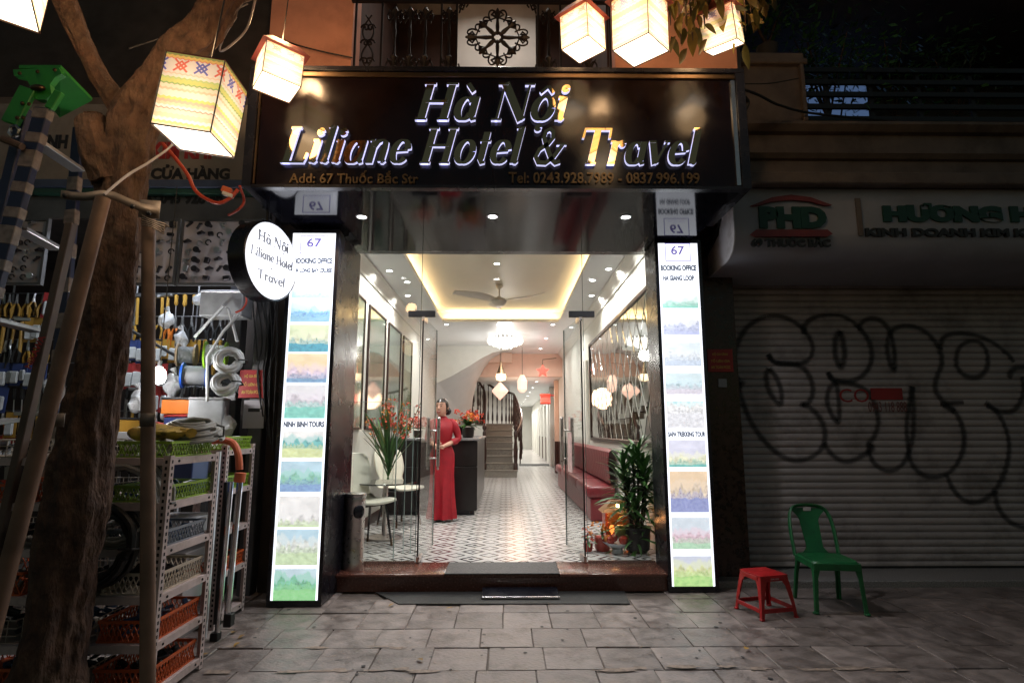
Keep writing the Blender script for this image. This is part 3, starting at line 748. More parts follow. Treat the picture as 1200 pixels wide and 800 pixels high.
# ------------------------------------------------------------------ cloth lanterns
def lantern_mat(name, seed, wash):
    m = bpy.data.materials.new(name); m.use_nodes = True
    nt = m.node_tree; N = nt.nodes; p = N['Principled BSDF']; p.inputs['Roughness'].default_value = .8
    tc = N.new('ShaderNodeTexCoord'); sp = N.new('ShaderNodeSeparateXYZ'); lk(nt, tc.outputs['Object'], sp.inputs[0])
    def mt(op, a, b_=None):
        n = N.new('ShaderNodeMath'); n.operation = op
        for i, v in enumerate((a, b_)):
            if v is None: continue
            if isinstance(v, (int, float)): n.inputs[i].default_value = v
            else: lk(nt, v, n.inputs[i])
        return n.outputs[0]
    s = mt('ADD', sp.outputs[0], sp.outputs[1])
    tri = mt('ABSOLUTE', mt('SUBTRACT', mt('FRACT', mt('MULTIPLY', s, 42)), .5))
    z = mt('ADD', mt('DIVIDE', sp.outputs[2], .36), mt('MULTIPLY', tri, .035))
    r = N.new('ShaderNodeValToRGB'); r.color_ramp.interpolation = 'CONSTANT'; e = r.color_ramp.elements
    c1, c2, c3, c4, c5, c6 = (1, .9, .72), (.75, .8, .25), (.95, .72, .5), (.62, .38, .28), (.35, .55, .2), (1, .95, .85)
    bands = [(0, c4), (.015, c3), (.04, c2), (.075, c6), (.12, c3), (.18, (.95, .8, .66)), (.24, c4), (.255, c6), (.29, c3), (.33, (.8, .55, .42)), (.37, c2), (.41, c6), (.5, c3), (.53, c1), (.58, c5), (.6, c2), (.66, (.6, .75, .3)), (.68, c6), (.72, (1, .75, .6)), (.74, (1, .92, .85)), (.93, (.9, .25, .15)), (.945, (.9, .7, .2))]
    e[0].color = (*bands[0][1], 1); e[1].position = .98; e[1].color = (.4, .5, .15, 1)
    for pos, c in bands[1:]:
        q = e.new(pos); q.color = (*c, 1)
    lk(nt, z, r.inputs[0])
    # row of woven diamonds near the top
    cell = .09
    fu = mt('SUBTRACT', mt('FRACT', mt('ADD', mt('DIVIDE', s, cell), .5)), .5); fv = mt('DIVIDE', mt('SUBTRACT', mt('DIVIDE', sp.outputs[2], .36), .84), cell / .36)
    d = mt('ADD', mt('ABSOLUTE', fu), mt('ABSOLUTE', fv))
    mk = mt('MAXIMUM', mt('MULTIPLY', mt('GREATER_THAN', d, .17), mt('LESS_THAN', d, .3)), mt('LESS_THAN', d, .09))
    cross = mt('MULTIPLY', mt('LESS_THAN', mt('ABSOLUTE', mt('SUBTRACT', mt('ABSOLUTE', fu), mt('ABSOLUTE', fv))), .07), mt('LESS_THAN', d, .66))
    mk = mt('MULTIPLY', mt('MAXIMUM', mk, cross), mt('LESS_THAN', mt('ABSOLUTE', fv), .42))
    alt = mt('GREATER_THAN', mt('FRACT', mt('ADD', mt('DIVIDE', s, cell * 2), .25)), .5)
    cc = N.new('ShaderNodeMix'); cc.data_type = 'RGBA'; cc.inputs[6].default_value = (.85, .18, .12, 1); cc.inputs[7].default_value = (.12, .16, .6, 1); lk(nt, alt, cc.inputs[0])
    mx = N.new('ShaderNodeMix'); mx.data_type = 'RGBA'; lk(nt, mk, mx.inputs[0]); lk(nt, r.outputs[0], mx.inputs[6]); lk(nt, cc.outputs[2], mx.inputs[7])
    ws = N.new('ShaderNodeMix'); ws.data_type = 'RGBA'; ws.inputs[0].default_value = wash; ws.inputs[7].default_value = (1, .88, .7, 1); lk(nt, mx.outputs[2], ws.inputs[6])
    lk(nt, ws.outputs[2], p.inputs['Base Color']); lk(nt, ws.outputs[2], p.inputs['Emission Color'])
    p.inputs['Emission Strength'].default_value = .3
    wv = N.new('ShaderNodeTexNoise'); wv.inputs['Scale'].default_value = 9; lk(nt, tc.outputs['Object'], wv.inputs['Vector']); bp_ = N.new('ShaderNodeBump'); bp_.inputs['Strength'].default_value = .35; bp_.inputs['Distance'].default_value = .03; lk(nt, wv.outputs[0], bp_.inputs['Height'])
    tl2 = N.new('ShaderNodeBsdfTranslucent'); lk(nt, ws.outputs[2], tl2.inputs[0]); lk(nt, bp_.outputs[0], tl2.inputs['Normal']); lk(nt, bp_.outputs[0], p.inputs['Normal'])
    ad = N.new('ShaderNodeMixShader'); ad.inputs[0].default_value = .72; lk(nt, p.outputs[0], ad.inputs[1]); lk(nt, tl2.outputs[0], ad.inputs[2]); lk(nt, ad.outputs[0], N['Material Output'].inputs[0])
    return m
lm1 = lantern_mat('lantern_cloth', 1, .08); lm2 = lantern_mat('lantern_cloth_bright', 2, .45)
emit('lantern_diffuser', (1, .9, .74), 3.4)
mat('lantern_rim', (.3, .06, .04), .6); mat('lantern_wire', (.02, .018, .016), .6)
def lantern(loc, w, h, rot, label, m, roof, bulb, inner=2.4):  # bulb drives the added outer fill lamps, inner the bulbs in the shade
    t = thing('cloth_lantern', label, 'lantern', loc, group='square cloth lanterns hung over the pavement', rot=rot)
    k = w / 2; q = h / .36
    b = B()
    for a in range(4):
        b.bm.verts.ensure_lookup_table()
        c, s = math.cos(a * PI / 2), math.sin(a * PI / 2)
        P = [(-k, -k, .002), (k, -k, .002), (k, -k, h), (-k, -k, h)]
        b.quad(*[(x * c - y * s, x * s + y * c, z / q * 1.0) for x, y, z in P])
    o = b.obj('cloth_shade', m, t, smooth=False); o.scale = (1, 1, q)
    b = B(); b.bx(-k + .004, k - .004, -k + .004, k - .004, .004, .008); b.obj('diffuser', MATS['lantern_diffuser'], t)
    b = B()
    for sx in (-1, 1):
        for sy in (-1, 1): b.cyl((sx * k, sy * k, 0), (sx * k, sy * k, h), .003, 6)
        b.cyl((sx * k, -k, 0), (sx * k, k, 0), .0035, 6); b.cyl((-k, sx * k, 0), (k, sx * k, 0), .0035, 6)
    b.obj('frame', MATS['dark_wood'], t)
    b = B()
    if roof:
        K = k + .03
        b.rings([[(-K, -K, h - .01), (K, -K, h - .01), (K, K, h - .01), (-K, K, h - .01)], [(-K * .55, -K * .55, h + .07), (K * .55, -K * .55, h + .07), (K * .55, K * .55, h + .07), (-K * .55, K * .55, h + .07)]])
    else: b.bx(-k, k, -k, k, h, h + .006)
    b.obj('cap', MATS['lantern_rim'], t, smooth=False)
    b = B(); b.cyl((0, 0, h + .006), (0, 0, h + 1.7), .004, 6); b.obj('wire', MATS['lantern_wire'], t)
    lamp('POINT', loc + Vector((0, 0, -.1)), bulb * .25, (1, .62, .3), .12, name='lantern_fill_lamp')  # added fill lamp below the lantern, outside its shade
    lamp('POINT', loc + Vector((0, 0, h + .16)), bulb, (1, .6, .3), .08, name='lantern_fill_lamp')  # added fill lamp above the cap, to brighten the facade and leaves
    mt_ = Matrix.Translation(loc) @ Euler(rot).to_matrix().to_4x4()
    for f_ in (.3, .68): lamp('POINT', mt_ @ Vector((0, 0, h * f_)), inner / 2 * (w / .25) ** 2, (1, .78, .52), .035, name='lantern_bulb')
    return t
lantern(at(-14, -4, 2.1) + Vector((0, 0, .0)), .3, .3, (0, R(4), R(33)), 'bright lantern cut off by the top left corner above the green ladder head', lm2, False, 6)
lantern(at(228, 166, 2.42), .255, .34, (R(2), R(7), R(4)), 'large patterned lantern with blue and red diamonds hanging in front of the tree trunk', lm1, False, 8, .7)
lantern(at(324, 103, 3.55), .25, .24, (0, R(3), R(38)), 'lantern with red cap hanging over the left end of the brown sign', lm2, True, 30)
lantern(at(684, 59, 3.5), .22, .25, (0, R(-3), R(48)), 'lantern with red cap left of its twin over the word Travel', lm2, True, 9)
lantern(at(751, 60, 3.15), .25, .33, (R(2), R(-3), R(46)), 'taller patterned lantern with red cap beside the hanging leaves', lm2, True, 9)
lantern(at(849, 56, 3.5), .22, .24, (0, R(-22), R(52)), 'tilted lantern half hidden by leaves at the right end of the sign', lm2, True, 16)

# ------------------------------------------------------------------ balcony railing with iron rosette
rail = thing('balcony_railing', 'dark ornamental iron balcony railing with a round rosette above the sign', 'railing', (-.2, FY - .05, 4.4))
ry = FY - .06
ZB, ZT = 4.46, 5.18
def P3(px, py): return at(px, py, ry)
b = B(); b.bx(-1.4, .98, ry - .02, ry + .02, ZB - .04, ZB); part('bottom_rail', 'iron_black', b, rail)
b = B(); b.bx(-1.4, .98, ry - .015, ry + .015, P3(580, 4).z, P3(580, 1).z); part('upper_rail', 'iron_black', b, rail)
b = B(); b.bx(-1.4, .98, ry - .03, ry + .03, 5.5, 5.56); part('handrail', 'iron_black', b, rail)
for px in (416, 447, 517, 535, 631, 657, 715):
    x = P3(px, 50).x; b = B(); b.bx(x - .009, x + .009, ry - .009, ry + .009, ZB, 5.5); part('upright', 'iron_black', b, rail)
b = B(); c = P3(583, 44); rx, rz = .29, .31
for k in range(8):
    a = k * PI / 4
    d = Vector((math.cos(a), 0, math.sin(a))); n = Vector((-d.z, 0, d.x)); L = rx if k % 2 == 0 else rx * .8
    b.tube([c + d * .03, c + d * L * .35, c + d * L * .62, c + d * L * .8, c + d * L], [.012, .02, .012, .03, .006], 6)
    for s in (-1, 1):
        b.tube([c + d * L * (.78 + .05 * math.sin(u)) + n * s * (.02 + .035 * (1 - math.cos(u))) * .9 + d * .03 * math.sin(u) for u in [j * .5 for j in range(9)]], .008, 5)
    b.tube([c + d * L * .66, c + (d * L * .78 + n * .055), c + d * L * .9 + n * .02], .01, 5); b.tube([c + d * L * .66, c + (d * L * .78 - n * .055), c + d * L * .9 - n * .02], .01, 5)
    a2 = a + PI / 4; d2 = Vector((math.cos(a2), 0, math.sin(a2)))
    b.tube([c + d * .2, c + (d + d2).normalized() * .185, c + d2 * .2], .007, 5)
b.tube([c + Vector((.045 * math.cos(t * PI / 8), 0, .045 * math.sin(t * PI / 8))) for t in range(17)], .014, 6)
part('rosette', 'iron_black', b, rail)
x0, x1 = P3(535, 50).x, P3(631, 50).x; z0, z1 = ZB, P3(580, 4).z
b = B()
for X, sx in ((x0, 1), (x1, -1)):
    for Z_, sz in ((z0, 1), (z1, -1)):
        b = B()
        for k in range(3):
            b.tube([(X + sx * (.02 + k * .03), ry, Z_ + sz * .1 * (1 - k * .3)), (X + sx * (.035 + k * .025), ry, Z_ + sz * .04), (X + sx * .1 * (.4 + k * .3), ry, Z_ + sz * .015)], .008, 5)
        b.tube([(X + sx * .04 + .022 * math.cos(u), ry, Z_ + sz * .04 + .022 * math.sin(u)) for u in [j * .6 for j in range(11)]], .007, 5)
        part('corner_scroll', 'iron_black', b, rail)
def baluster(px):
    x = P3(px, 50).x; b = B()
    b.lathe([(.012, 0), (.012, .12), (.03, .16), (.014, .2), (.011, .34), (.02, .4), (.011, .46), (.012, .58), (.03, .62), (.01, .66)], (x, ry, ZB), 8)
    for zc in (ZB + .08, ZB + .56):
        for s in (-1, 1):
            b.tube([(x + s * (.012 + .028 * (1 - math.cos(u))), ry, zc + .05 * math.sin(u) * (1 if u < 3 else .7)) for u in [j * .55 for j in range(11)]], .008, 5)
            b.tube([(x + s * .05, ry, zc - .06), (x + s * .02, ry, zc), (x + s * .055, ry, zc + .07)], .008, 5)
    part('baluster', 'iron_black', b, rail)
for px in (526, 643, 690, 480, 498, 462): baluster(px)
b = B()
for s, k in ((1, 1.0), (-1, .8)):
    x = P3(431, 50).x
    b.tube([(x + s * .05 * math.sin(u * 1.3), ry, ZB + .05 + u * .1) for u in [j * .35 for j in range(16)]], .008, 5)
    for zc in (ZB + .12, ZB + .3, ZB + .45):
        b.tube([(x + s * (.02 + .045 * math.exp(-u * .2) * math.cos(u)), ry, zc + .045 * math.exp(-u * .2) * math.sin(u)) for u in [j * .5 for j in range(16)]], .008, 5)
part('scroll_panel', 'iron_black', b, rail)

# ------------------------------------------------------------------ mats and small things on the step
b = B(); b.bm.faces.new([b.bm.verts.new(p) for p in ((-1.09, 4.98, .008), (-.84, 4.66, .008), (.97, 4.645, .008), (1.0, 4.99, .008))])
r_ = bmesh.ops.extrude_face_region(b.bm, geom=list(b.bm.faces)); bmesh.ops.translate(b.bm, vec=(0, 0, -.007), verts=[v for v in r_['geom'] if isinstance(v, bmesh.types.BMVert)])
tag(recenter(b.obj('floor_mat', MATS['rubber'])), 'long grey mat with a slanted end on the pavement below the step', 'mat')
mat('mat_grey', (.085, .08, .078), .7, var=.3, vs=60, bump=.5, bs=200)
b = B(); b.bx(-.515, .452, 4.955, 5.36, .152, .16, bev=.003); tag(recenter(b.obj('floor_mat', MATS['mat_grey'])), 'dark grey door mat lying on top of the brown step', 'mat')
ram = thing('step_ramp', 'short black ramp with a shiny metal nosing lying on the long mat', 'ramp', (.12, 4.85, .01))
b = B(); b.prism([(0, 0), (0, 0)], 0, 1) if False else None
vs_ = [(-.2, 4.955, .01), (-.2, 4.77, .01), (-.2, 4.77, .022), (-.2, 4.955, .05)]
b.rings([[(x, y, z) for _, y, z in vs_] for x in (-.195, .43)]); part('ramp_body', 'black_paint', b, ram, smooth=False)
b = B(); b.bx(-.197, .432, 4.752, 4.769, .01, .032, bev=.004); part('nosing', 'steel', b, ram)
# ------------------------------------------------------------------ the closed shop on the right
shop = thing('closed_shop', 'dark closed shop with pale moulded wall above its roller shutter', 'building', (3.9, 5.6, 0))
def sp_(name, m, b, par=None, **k): return b.obj(name, MATS[m], par or shop, local=False, **k)
mat('brown_granite', (.045, .02, .014), .3, var=.7, vs=22, rvar=.1)
mat('shutter_paint', (.42, .365, .355), .5, .2, var=.1, vs=3, orand=.05, dirt=(.1, .085, .075), ds=1.8, damt=.55)
b = B(); b.bx(1.82, 2.19, 5.25, 5.7, 0, 3.4, bev=.006); sp_('pilaster', 'brown_granite', b)
b = B(); b.bx(1.86, 6.3, 5.3, 5.9, 3.35, 3.72); sp_('upper_wall', 'aged_plaster', b)
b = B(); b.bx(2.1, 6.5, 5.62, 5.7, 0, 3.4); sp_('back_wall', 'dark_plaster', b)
# moulded balcony front
b = B(); prof = [(5.3, 3.72), (5.2, 3.74), (5.2, 3.79), (5.24, 3.8), (5.24, 3.84), (5.3, 3.86), (5.3, 4.03), (5.26, 4.04), (5.22, 4.08), (5.26, 4.1), (5.3, 4.1), (5.3, 4.31), (5.24, 4.32), (5.18, 4.37), (5.18, 4.4), (5.5, 4.4), (5.5, 3.72)]
b.rings([[(x, y, z) for y, z in prof] for x in (2.335, 6.3)]); sp_('balcony_front', 'aged_plaster', b, smooth=False)
b = B(); b.bx(2.335, 3.02, 5.22, 5.5, 4.402, 5.02); b.bx(2.335, 3.06, 5.16, 5.52, 5.022, 5.08, bev=.01); b.bx(2.335, 3.04, 5.19, 5.51, 5.082, 5.16, bev=.01); sp_('balcony_pier', 'aged_plaster', b)
b = B(); b.bx(2.98, 3.02, 5.17, 5.215, 4.402, 5.02, bev=.004); sp_('moulding', 'aged_plaster', b)
mat('rail_black', (.008, .008, .009), .5)
for k in range(5):
    z = 4.44 + k * .135; b = B(); b.bx(3.022, 6.3, 5.24, 5.27, z, z + .05); sp_('rail_slat', 'rail_black', b)
for x in (3.3, 3.75, 4.25, 4.8, 5.4): b = B(); b.bx(x - .02, x + .02, 5.275, 5.31, 4.41, 5.05); sp_('rail_post', 'rail_black', b)
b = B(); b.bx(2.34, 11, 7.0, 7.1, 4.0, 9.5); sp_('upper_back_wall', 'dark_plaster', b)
mat('window_blue', (.12, .17, .3), .15, emis=(.1, .17, .34), es=.5, var=.25, vs=2)
for x0, x1 in ((3.32, 3.78), (3.82, 4.3), (4.34, 4.9)):
    b = B(); b.bx(x0, x1, 6.95, 6.995, 4.7, 6.0); w = sp_('window', 'window_blue', b)
    b = B(); b.bx(x0 - .03, x0 - .001, 6.93, 6.99, 4.7, 6.03); b.obj('window_frame', MATS['iron_black'], w, local=False)
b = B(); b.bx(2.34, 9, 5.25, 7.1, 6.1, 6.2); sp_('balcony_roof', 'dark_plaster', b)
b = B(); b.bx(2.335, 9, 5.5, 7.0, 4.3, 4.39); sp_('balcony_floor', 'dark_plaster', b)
b = B(); b.bx(2.02, 2.3, 5.0, 5.3, 3.35, 6.8); sp_('party_wall', 'aged_plaster', b)
# threshold kerb
th = B(); th.bx(1.83, 6.4, 5.1, 5.62, -.02, .055, bev=.008); sp_('threshold', 'granite_grey', th)
# roller shutter, slat by slat
SHY = 5.555
shut = thing('roller_shutter', 'pale grey roller shutter with black bubble letter graffiti', 'shutter', (3.9, SHY, .05))
SL = .0665; NS = 42
def slat_prof(z): return -.012 * math.sin(PI * ((z % SL) / SL)) ** .8
b = B(); pr = [(-.012 * math.sin(PI * t / 6) ** .8, .0015 + (SL - .003) * t / 6) for t in range(7)] + [(.006, SL - .0015), (.006, .0015)]
b.rings([[(x, y, z) for y, z in pr] for x in (-2.05, 2.05)]); sl_me = b.mesh('slat', MATS['shutter_paint'], smooth=False)
for k in range(NS):
    link('slat', sl_me, shut, loc=(.37, rnd.uniform(-.002, .002), k * SL), rot=(0, rnd.uniform(-.0005, .0005), rnd.uniform(-.0008, .0008)))
b = B(); b.bx(2.19, 2.235, SHY - .03, SHY + .03, .05, 2.85); part('guide_rail', 'dark_metal', b, shut)
b = B(); b.bx(2.236, 6.3, SHY - .016, SHY + .01, .052, .075); part('bottom_bar', 'dark_metal', b, shut)
# sprayed outline
gm = bpy.data.materials.new('spray_paint'); gm.use_nodes = True; MATS['spray_paint'] = gm
nt_ = gm.node_tree; pp = nt_.nodes['Principled BSDF']; pp.inputs['Base Color'].default_value = (.012, .011, .012, 1); pp.inputs['Roughness'].default_value = .6
uvn = nt_.nodes.new('ShaderNodeUVMap'); sx_ = nt_.nodes.new('ShaderNodeSeparateXYZ'); lk(nt_, uvn.outputs[0], sx_.inputs[0])
nn = nt_.nodes.new('ShaderNodeTexNoise'); nn.inputs['Scale'].default_value = 90; tcn = nt_.nodes.new('ShaderNodeTexCoord'); lk(nt_, tcn.outputs['Object'], nn.inputs['Vector'])
m1 = nt_.nodes.new('ShaderNodeMath'); m1.operation = 'MULTIPLY_ADD'; m1.inputs[1].default_value = .5; lk(nt_, nn.outputs[0], m1.inputs[0]); lk(nt_, sx_.outputs[0], m1.inputs[2])
mr_ = nt_.nodes.new('ShaderNodeMapRange'); mr_.inputs[1].default_value = 1.15; mr_.inputs[2].default_value = .5; mr_.inputs[3].default_value = 0; mr_.inputs[4].default_value = .6; lk(nt_, m1.outputs[0], mr_.inputs[0])
lk(nt_, mr_.outputs[0], pp.inputs['Alpha'])
def G(px, py): return at(855 + px * .375, 340 + py * .375, SHY)
curves = [
 [(22, 295), (14, 230), (20, 175), (55, 115), (110, 84), (165, 84), (215, 110), (245, 145), (258, 180), (250, 210), (228, 226), (175, 232), (135, 222), (118, 200)],
 [(118, 200), (140, 225), (190, 230), (230, 245), (252, 280), (258, 320), (245, 350), (222, 358), (250, 368), (280, 400), (295, 440), (290, 485), (262, 515), (215, 532), (165, 520), (115, 480), (70, 420), (40, 350), (25, 295)],
 [(120, 245), (112, 270), (122, 315), (155, 358), (160, 320), (145, 275), (122, 245)],
 [(230, 138), (232, 112), (262, 86), (310, 78), (360, 86), (405, 120), (435, 165), (442, 210), (428, 250), (395, 278), (355, 286), (320, 278), (305, 255)],
 [(345, 128), (330, 150), (328, 200), (345, 242), (357, 205), (352, 160), (345, 128)],
 [(305, 258), (325, 282), (370, 290), (420, 310), (450, 355), (462, 410), (450, 455), (430, 480), (445, 490), (420, 512), (365, 535), (320, 515), (292, 475)],
 [(330, 285), (308, 310), (303, 350), (318, 390), (337, 412), (340, 360), (332, 290)],
 [(405, 128), (408, 105), (440, 88), (475, 100), (500, 135), (512, 190), (512, 250), (498, 225), (490, 175), (503, 130), (540, 112), (590, 120), (630, 150), (655, 190), (660, 230), (645, 270), (640, 310), (662, 345), (700, 378), (725, 430), (728, 490), (705, 545), (670, 575), (620, 583), (580, 560), (560, 520), (550, 430), (560, 350), (568, 300)],
 [(568, 300), (572, 380), (570, 450), (555, 510), (530, 550), (490, 563), (450, 540), (432, 500), (440, 480)],
 [(655, 185), (665, 150), (700, 136), (760, 140), (820, 165), (865, 200), (885, 225)],
 [(705, 215), (715, 180), (745, 160), (780, 165), (802, 200), (800, 245), (770, 272), (730, 265), (708, 240), (705, 215)],
 [(655, 355), (690, 352), (728, 350)], [(665, 360), (700, 380)],
 [(795, 350), (835, 385), (862, 440), (870, 500), (855, 570), (820, 630), (775, 660), (730, 655), (695, 620), (675, 575)],
 [(870, 275), (880, 250), (905, 240), (960, 245)], [(825, 625), (835, 675), (870, 720), (920, 740), (990, 745)],
 [(18, 270), (30, 285), (38, 292), (24, 302)], [(800, 360), (850, 380), (890, 370), (915, 320), (910, 270)]]
def catmull(pts, n=8):
    P = [Vector(p) for p in pts]; out = []
    for i in range(len(P) - 1):
        p0, p1, p2, p3 = P[max(i - 1, 0)], P[i], P[i + 1], P[min(i + 2, len(P) - 1)]
        for k in range(n):
            t = k / n
            out.append(.5 * ((2 * p1) + (p2 - p0) * t + (2 * p0 - 5 * p1 + 4 * p2 - p3) * t * t + (3 * p1 - p0 - 3 * p2 + p3) * t ** 3))
    out.append(P[-1]); return out
bm = bmesh.new(); uvl = bm.loops.layers.uv.new('UVMap')
for ci, cv in enumerate(curves):
    pts = [G(p.x, p.y) for p in catmull([Vector((a, c)) for a, c in cv])]
    fine = []
    for i in range(len(pts) - 1):
        n = max(1, int((pts[i + 1] - pts[i]).length / .012))
        for k in range(n): fine.append(pts[i].lerp(pts[i + 1], k / n))
    fine.append(pts[-1])
    rows = []
    for i, p in enumerate(fine):
        d = fine[min(i + 2, len(fine) - 1)] - fine[max(i - 2, 0)]; d.y = 0; d.normalize()
        n = Vector((-d.z, 0, d.x)); row = []
        for s in (-1, -.5, 0, .5, 1):
            q = p + n * s * (.04 + .012 * mnoise.noise(p * 2.5 + Vector((ci, 0, 0))))
            row.append((bm.verts.new((q.x, SHY + slat_prof(q.z - .05) - .0035 - ci * .00012, q.z)), abs(s)))
        rows.append(row)
    for i in range(len(rows) - 1):
        for k in range(4):
            a = (rows[i][k], rows[i][k + 1], rows[i + 1][k + 1], rows[i + 1][k])
            f = bm.faces.new([v for v, _ in a])
            for lp, (_, u) in zip(f.loops, a): lp[uvl].uv = (u, 0)
me = bpy.data.meshes.new('graffiti'); bm.to_mesh(me); bm.free(); me.materials.append(gm)
gr = link('graffiti', me, shut, local=False)
mat('red_spray', (.3, .02, .02), .6, var=.2); mat('stencil_grey', (.16, .05, .045), .7)
a, c = G(440, 342), G(535, 306)
link('painted_patch', text_me('painted_patch', '▬', MATS['red_spray'], a.x, c.x, a.z, c.z, SHY - .0165, .001) if False else B().bx(a.x, c.x, SHY - .0165, SHY - .0155, a.z, c.z).mesh('painted_patch', MATS['red_spray']), shut, local=False)
a, c = G(342, 350), G(430, 308); link('lettering', text_me('lettering', 'CO', MATS['red_spray'], a.x, c.x, a.z, c.z, SHY - .0165, .001), shut, local=False)
a, c = G(432, 380), G(548, 348); link('lettering', text_me('lettering', '0943 118 888', MATS['stencil_grey'], a.x, c.x, a.z, c.z, SHY - .0166, .001), shut, local=False)
# curved fascia sign
mat('fascia_plastic', (.34, .34, .38), .45, var=.1, vs=3, dirt=(.3, .28, .27), ds=2, damt=.5)
mat('cap_plastic', (.62, .6, .6), .5, var=.1, dirt=(.25, .22, .2), ds=5, damt=.6)
fs = thing('awning_sign', 'unlit pale curved shop fascia reading KINH DOANH KIM KHI over the shutter', 'shop sign', (4.1, 4.55, 2.8))
FX0, FX1 = 1.97, 6.2
pf = [(4.6, 3.42), (4.6, 2.98)] + [(4.6 + .16 * (1 - math.cos(a)), 2.98 - .16 * math.sin(a)) for a in [R(v) for v in (15, 35, 55, 75, 90)]] + [(5.3, 2.9), (5.45, 2.92), (5.45, 2.96), (5.0, 3.0), (4.66, 3.1), (4.66, 3.42)]
pf = [(4.6, 3.42), (4.6, 3.02)] + [(4.6 + .2 * (1 - math.cos(R(a))), 3.02 - .2 * math.sin(R(a))) for a in (20, 45, 70, 90)] + [(5.5, 2.79), (5.5, 2.81), (4.85, 2.86), (4.64, 3.06), (4.64, 3.42)]
b = B(); b.rings([[(x, y, z) for y, z in pf] for x in (FX0, FX1)]); sp2 = part('fascia_panel', 'fascia_plastic', b, fs)
b = B(); cp = [(y, z) for y, z in pf[:7]] + [(5.5, 2.8), (5.3, 3.0), (4.95, 3.12), (4.75, 3.42)]
b.rings([[(x, y, z) for y, z in cp] for x in (FX0 - .012, FX0 - .002)]); part('end_cap', 'cap_plastic', b, fs)
b = B(); b.tube([(FX0 - .02, 5.5, 2.95), (FX0 - .02, 5.2, 3.04), (FX0 - .02, 4.9, 3.2), (FX0 - .02, 4.72, 3.44)], .014, 6); part('cap_edge', 'dark_metal', b, fs)
b = B(); b.bx(1.86, 6.3, 4.52, 5.3, 3.43, 3.47, bev=.005); b.bx(1.86, 6.3, 4.48, 4.53, 3.42, 3.52, bev=.008); sp_('canopy_slab', 'aged_plaster', b)
mat('letter_green', (.008, .055, .035), .5); mat('letter_red', (.18, .03, .03), .5); mat('letter_black', (.02, .02, .02), .5)
def wr2(s, x0, x1, y0, y1, m, bold=.03, d=.02):
    a, c = at(x0, y1, 4.58), at(x1, y0, 4.58)
    link('lettering', text_me('lettering', s, MATS[m], a.x, c.x, a.z, c.z, 4.582, d, bold), fs, local=False)
wr2('PHD', 891, 968, 242, 267, 'letter_green', .07); wr2('69 THUỐC BẮC', 881, 973, 275, 289, 'letter_black', .05)
wr2('HƯƠNG HẬU', 1037, 1262, 236, 264, 'letter_green', .08); wr2('KINH DOANH KIM KHÍ TỔNG HỢP', 1016, 1330, 263, 279, 'letter_black', .05)
def prism_px(name, pts, m, y0, y1):
    o = [(at(x, y, y0).x, at(x, y, y0).z) for x, y in pts]
    b = B(); b.prism(o, y0, y1); part(name, m, b, fs, smooth=False)
prism_px('emblem_roof', [(880, 241), (905, 231), (927, 228), (950, 231), (975, 240), (968, 241), (950, 236), (927, 234), (905, 236), (888, 241)], 'letter_red', 4.575, 4.597)
prism_px('emblem_roof', [(886, 269), (970, 269), (976, 274), (970, 277), (886, 277), (880, 274)], 'letter_red', 4.575, 4.597)
b = B(); a = at(1008, 230, 4.55); c = at(1012, 274, 4.55); b.bx(a.x - .02, a.x + .025, 4.588, 4.597, c.z, a.z); part('tape_strip', 'aged_plaster', b, fs)
# red plaque on the pilaster (with its twin beside the left light box)
mat('plaque_red', (.42, .02, .02), .4); mat('plaque_yellow', (.7, .45, .08), .5)
def plaque(x0, x1, z0, z1, y, label):
    t = thing('wall_plaque', label, 'plaque', ((x0 + x1) / 2, y, z0))
    b = B(); b.bx(x0, x1, y - .006, y + .004, z0, z1, bev=.001); part('plate', 'plaque_red', b, t)
    h = (z1 - z0)
    for s, u0, u1, v in (('HỘ GIA ĐÌNH', .2, .8, .7), ('TỔ LIÊN GIA', .12, .88, .42), ('AN TOÀN PCCC', .12, .88, .14)):
        link('lettering', text_me('lettering', s, MATS['plaque_yellow'], x0 + u0 * (x1 - x0), x0 + u1 * (x1 - x0), z0 + v * h, z0 + (v + .16) * h, y - .0075, .001, .03), t, local=False)
    return t
plaque(1.9, 2.14, 1.885, 2.1, 5.245, 'small red plaque with yellow writing on the granite pilaster')
b = B(); b.bx(1.99, 2.07, 5.238, 5.2495, 1.74, 1.82, bev=.004); sp_('switch_box', 'fascia_plastic', b)

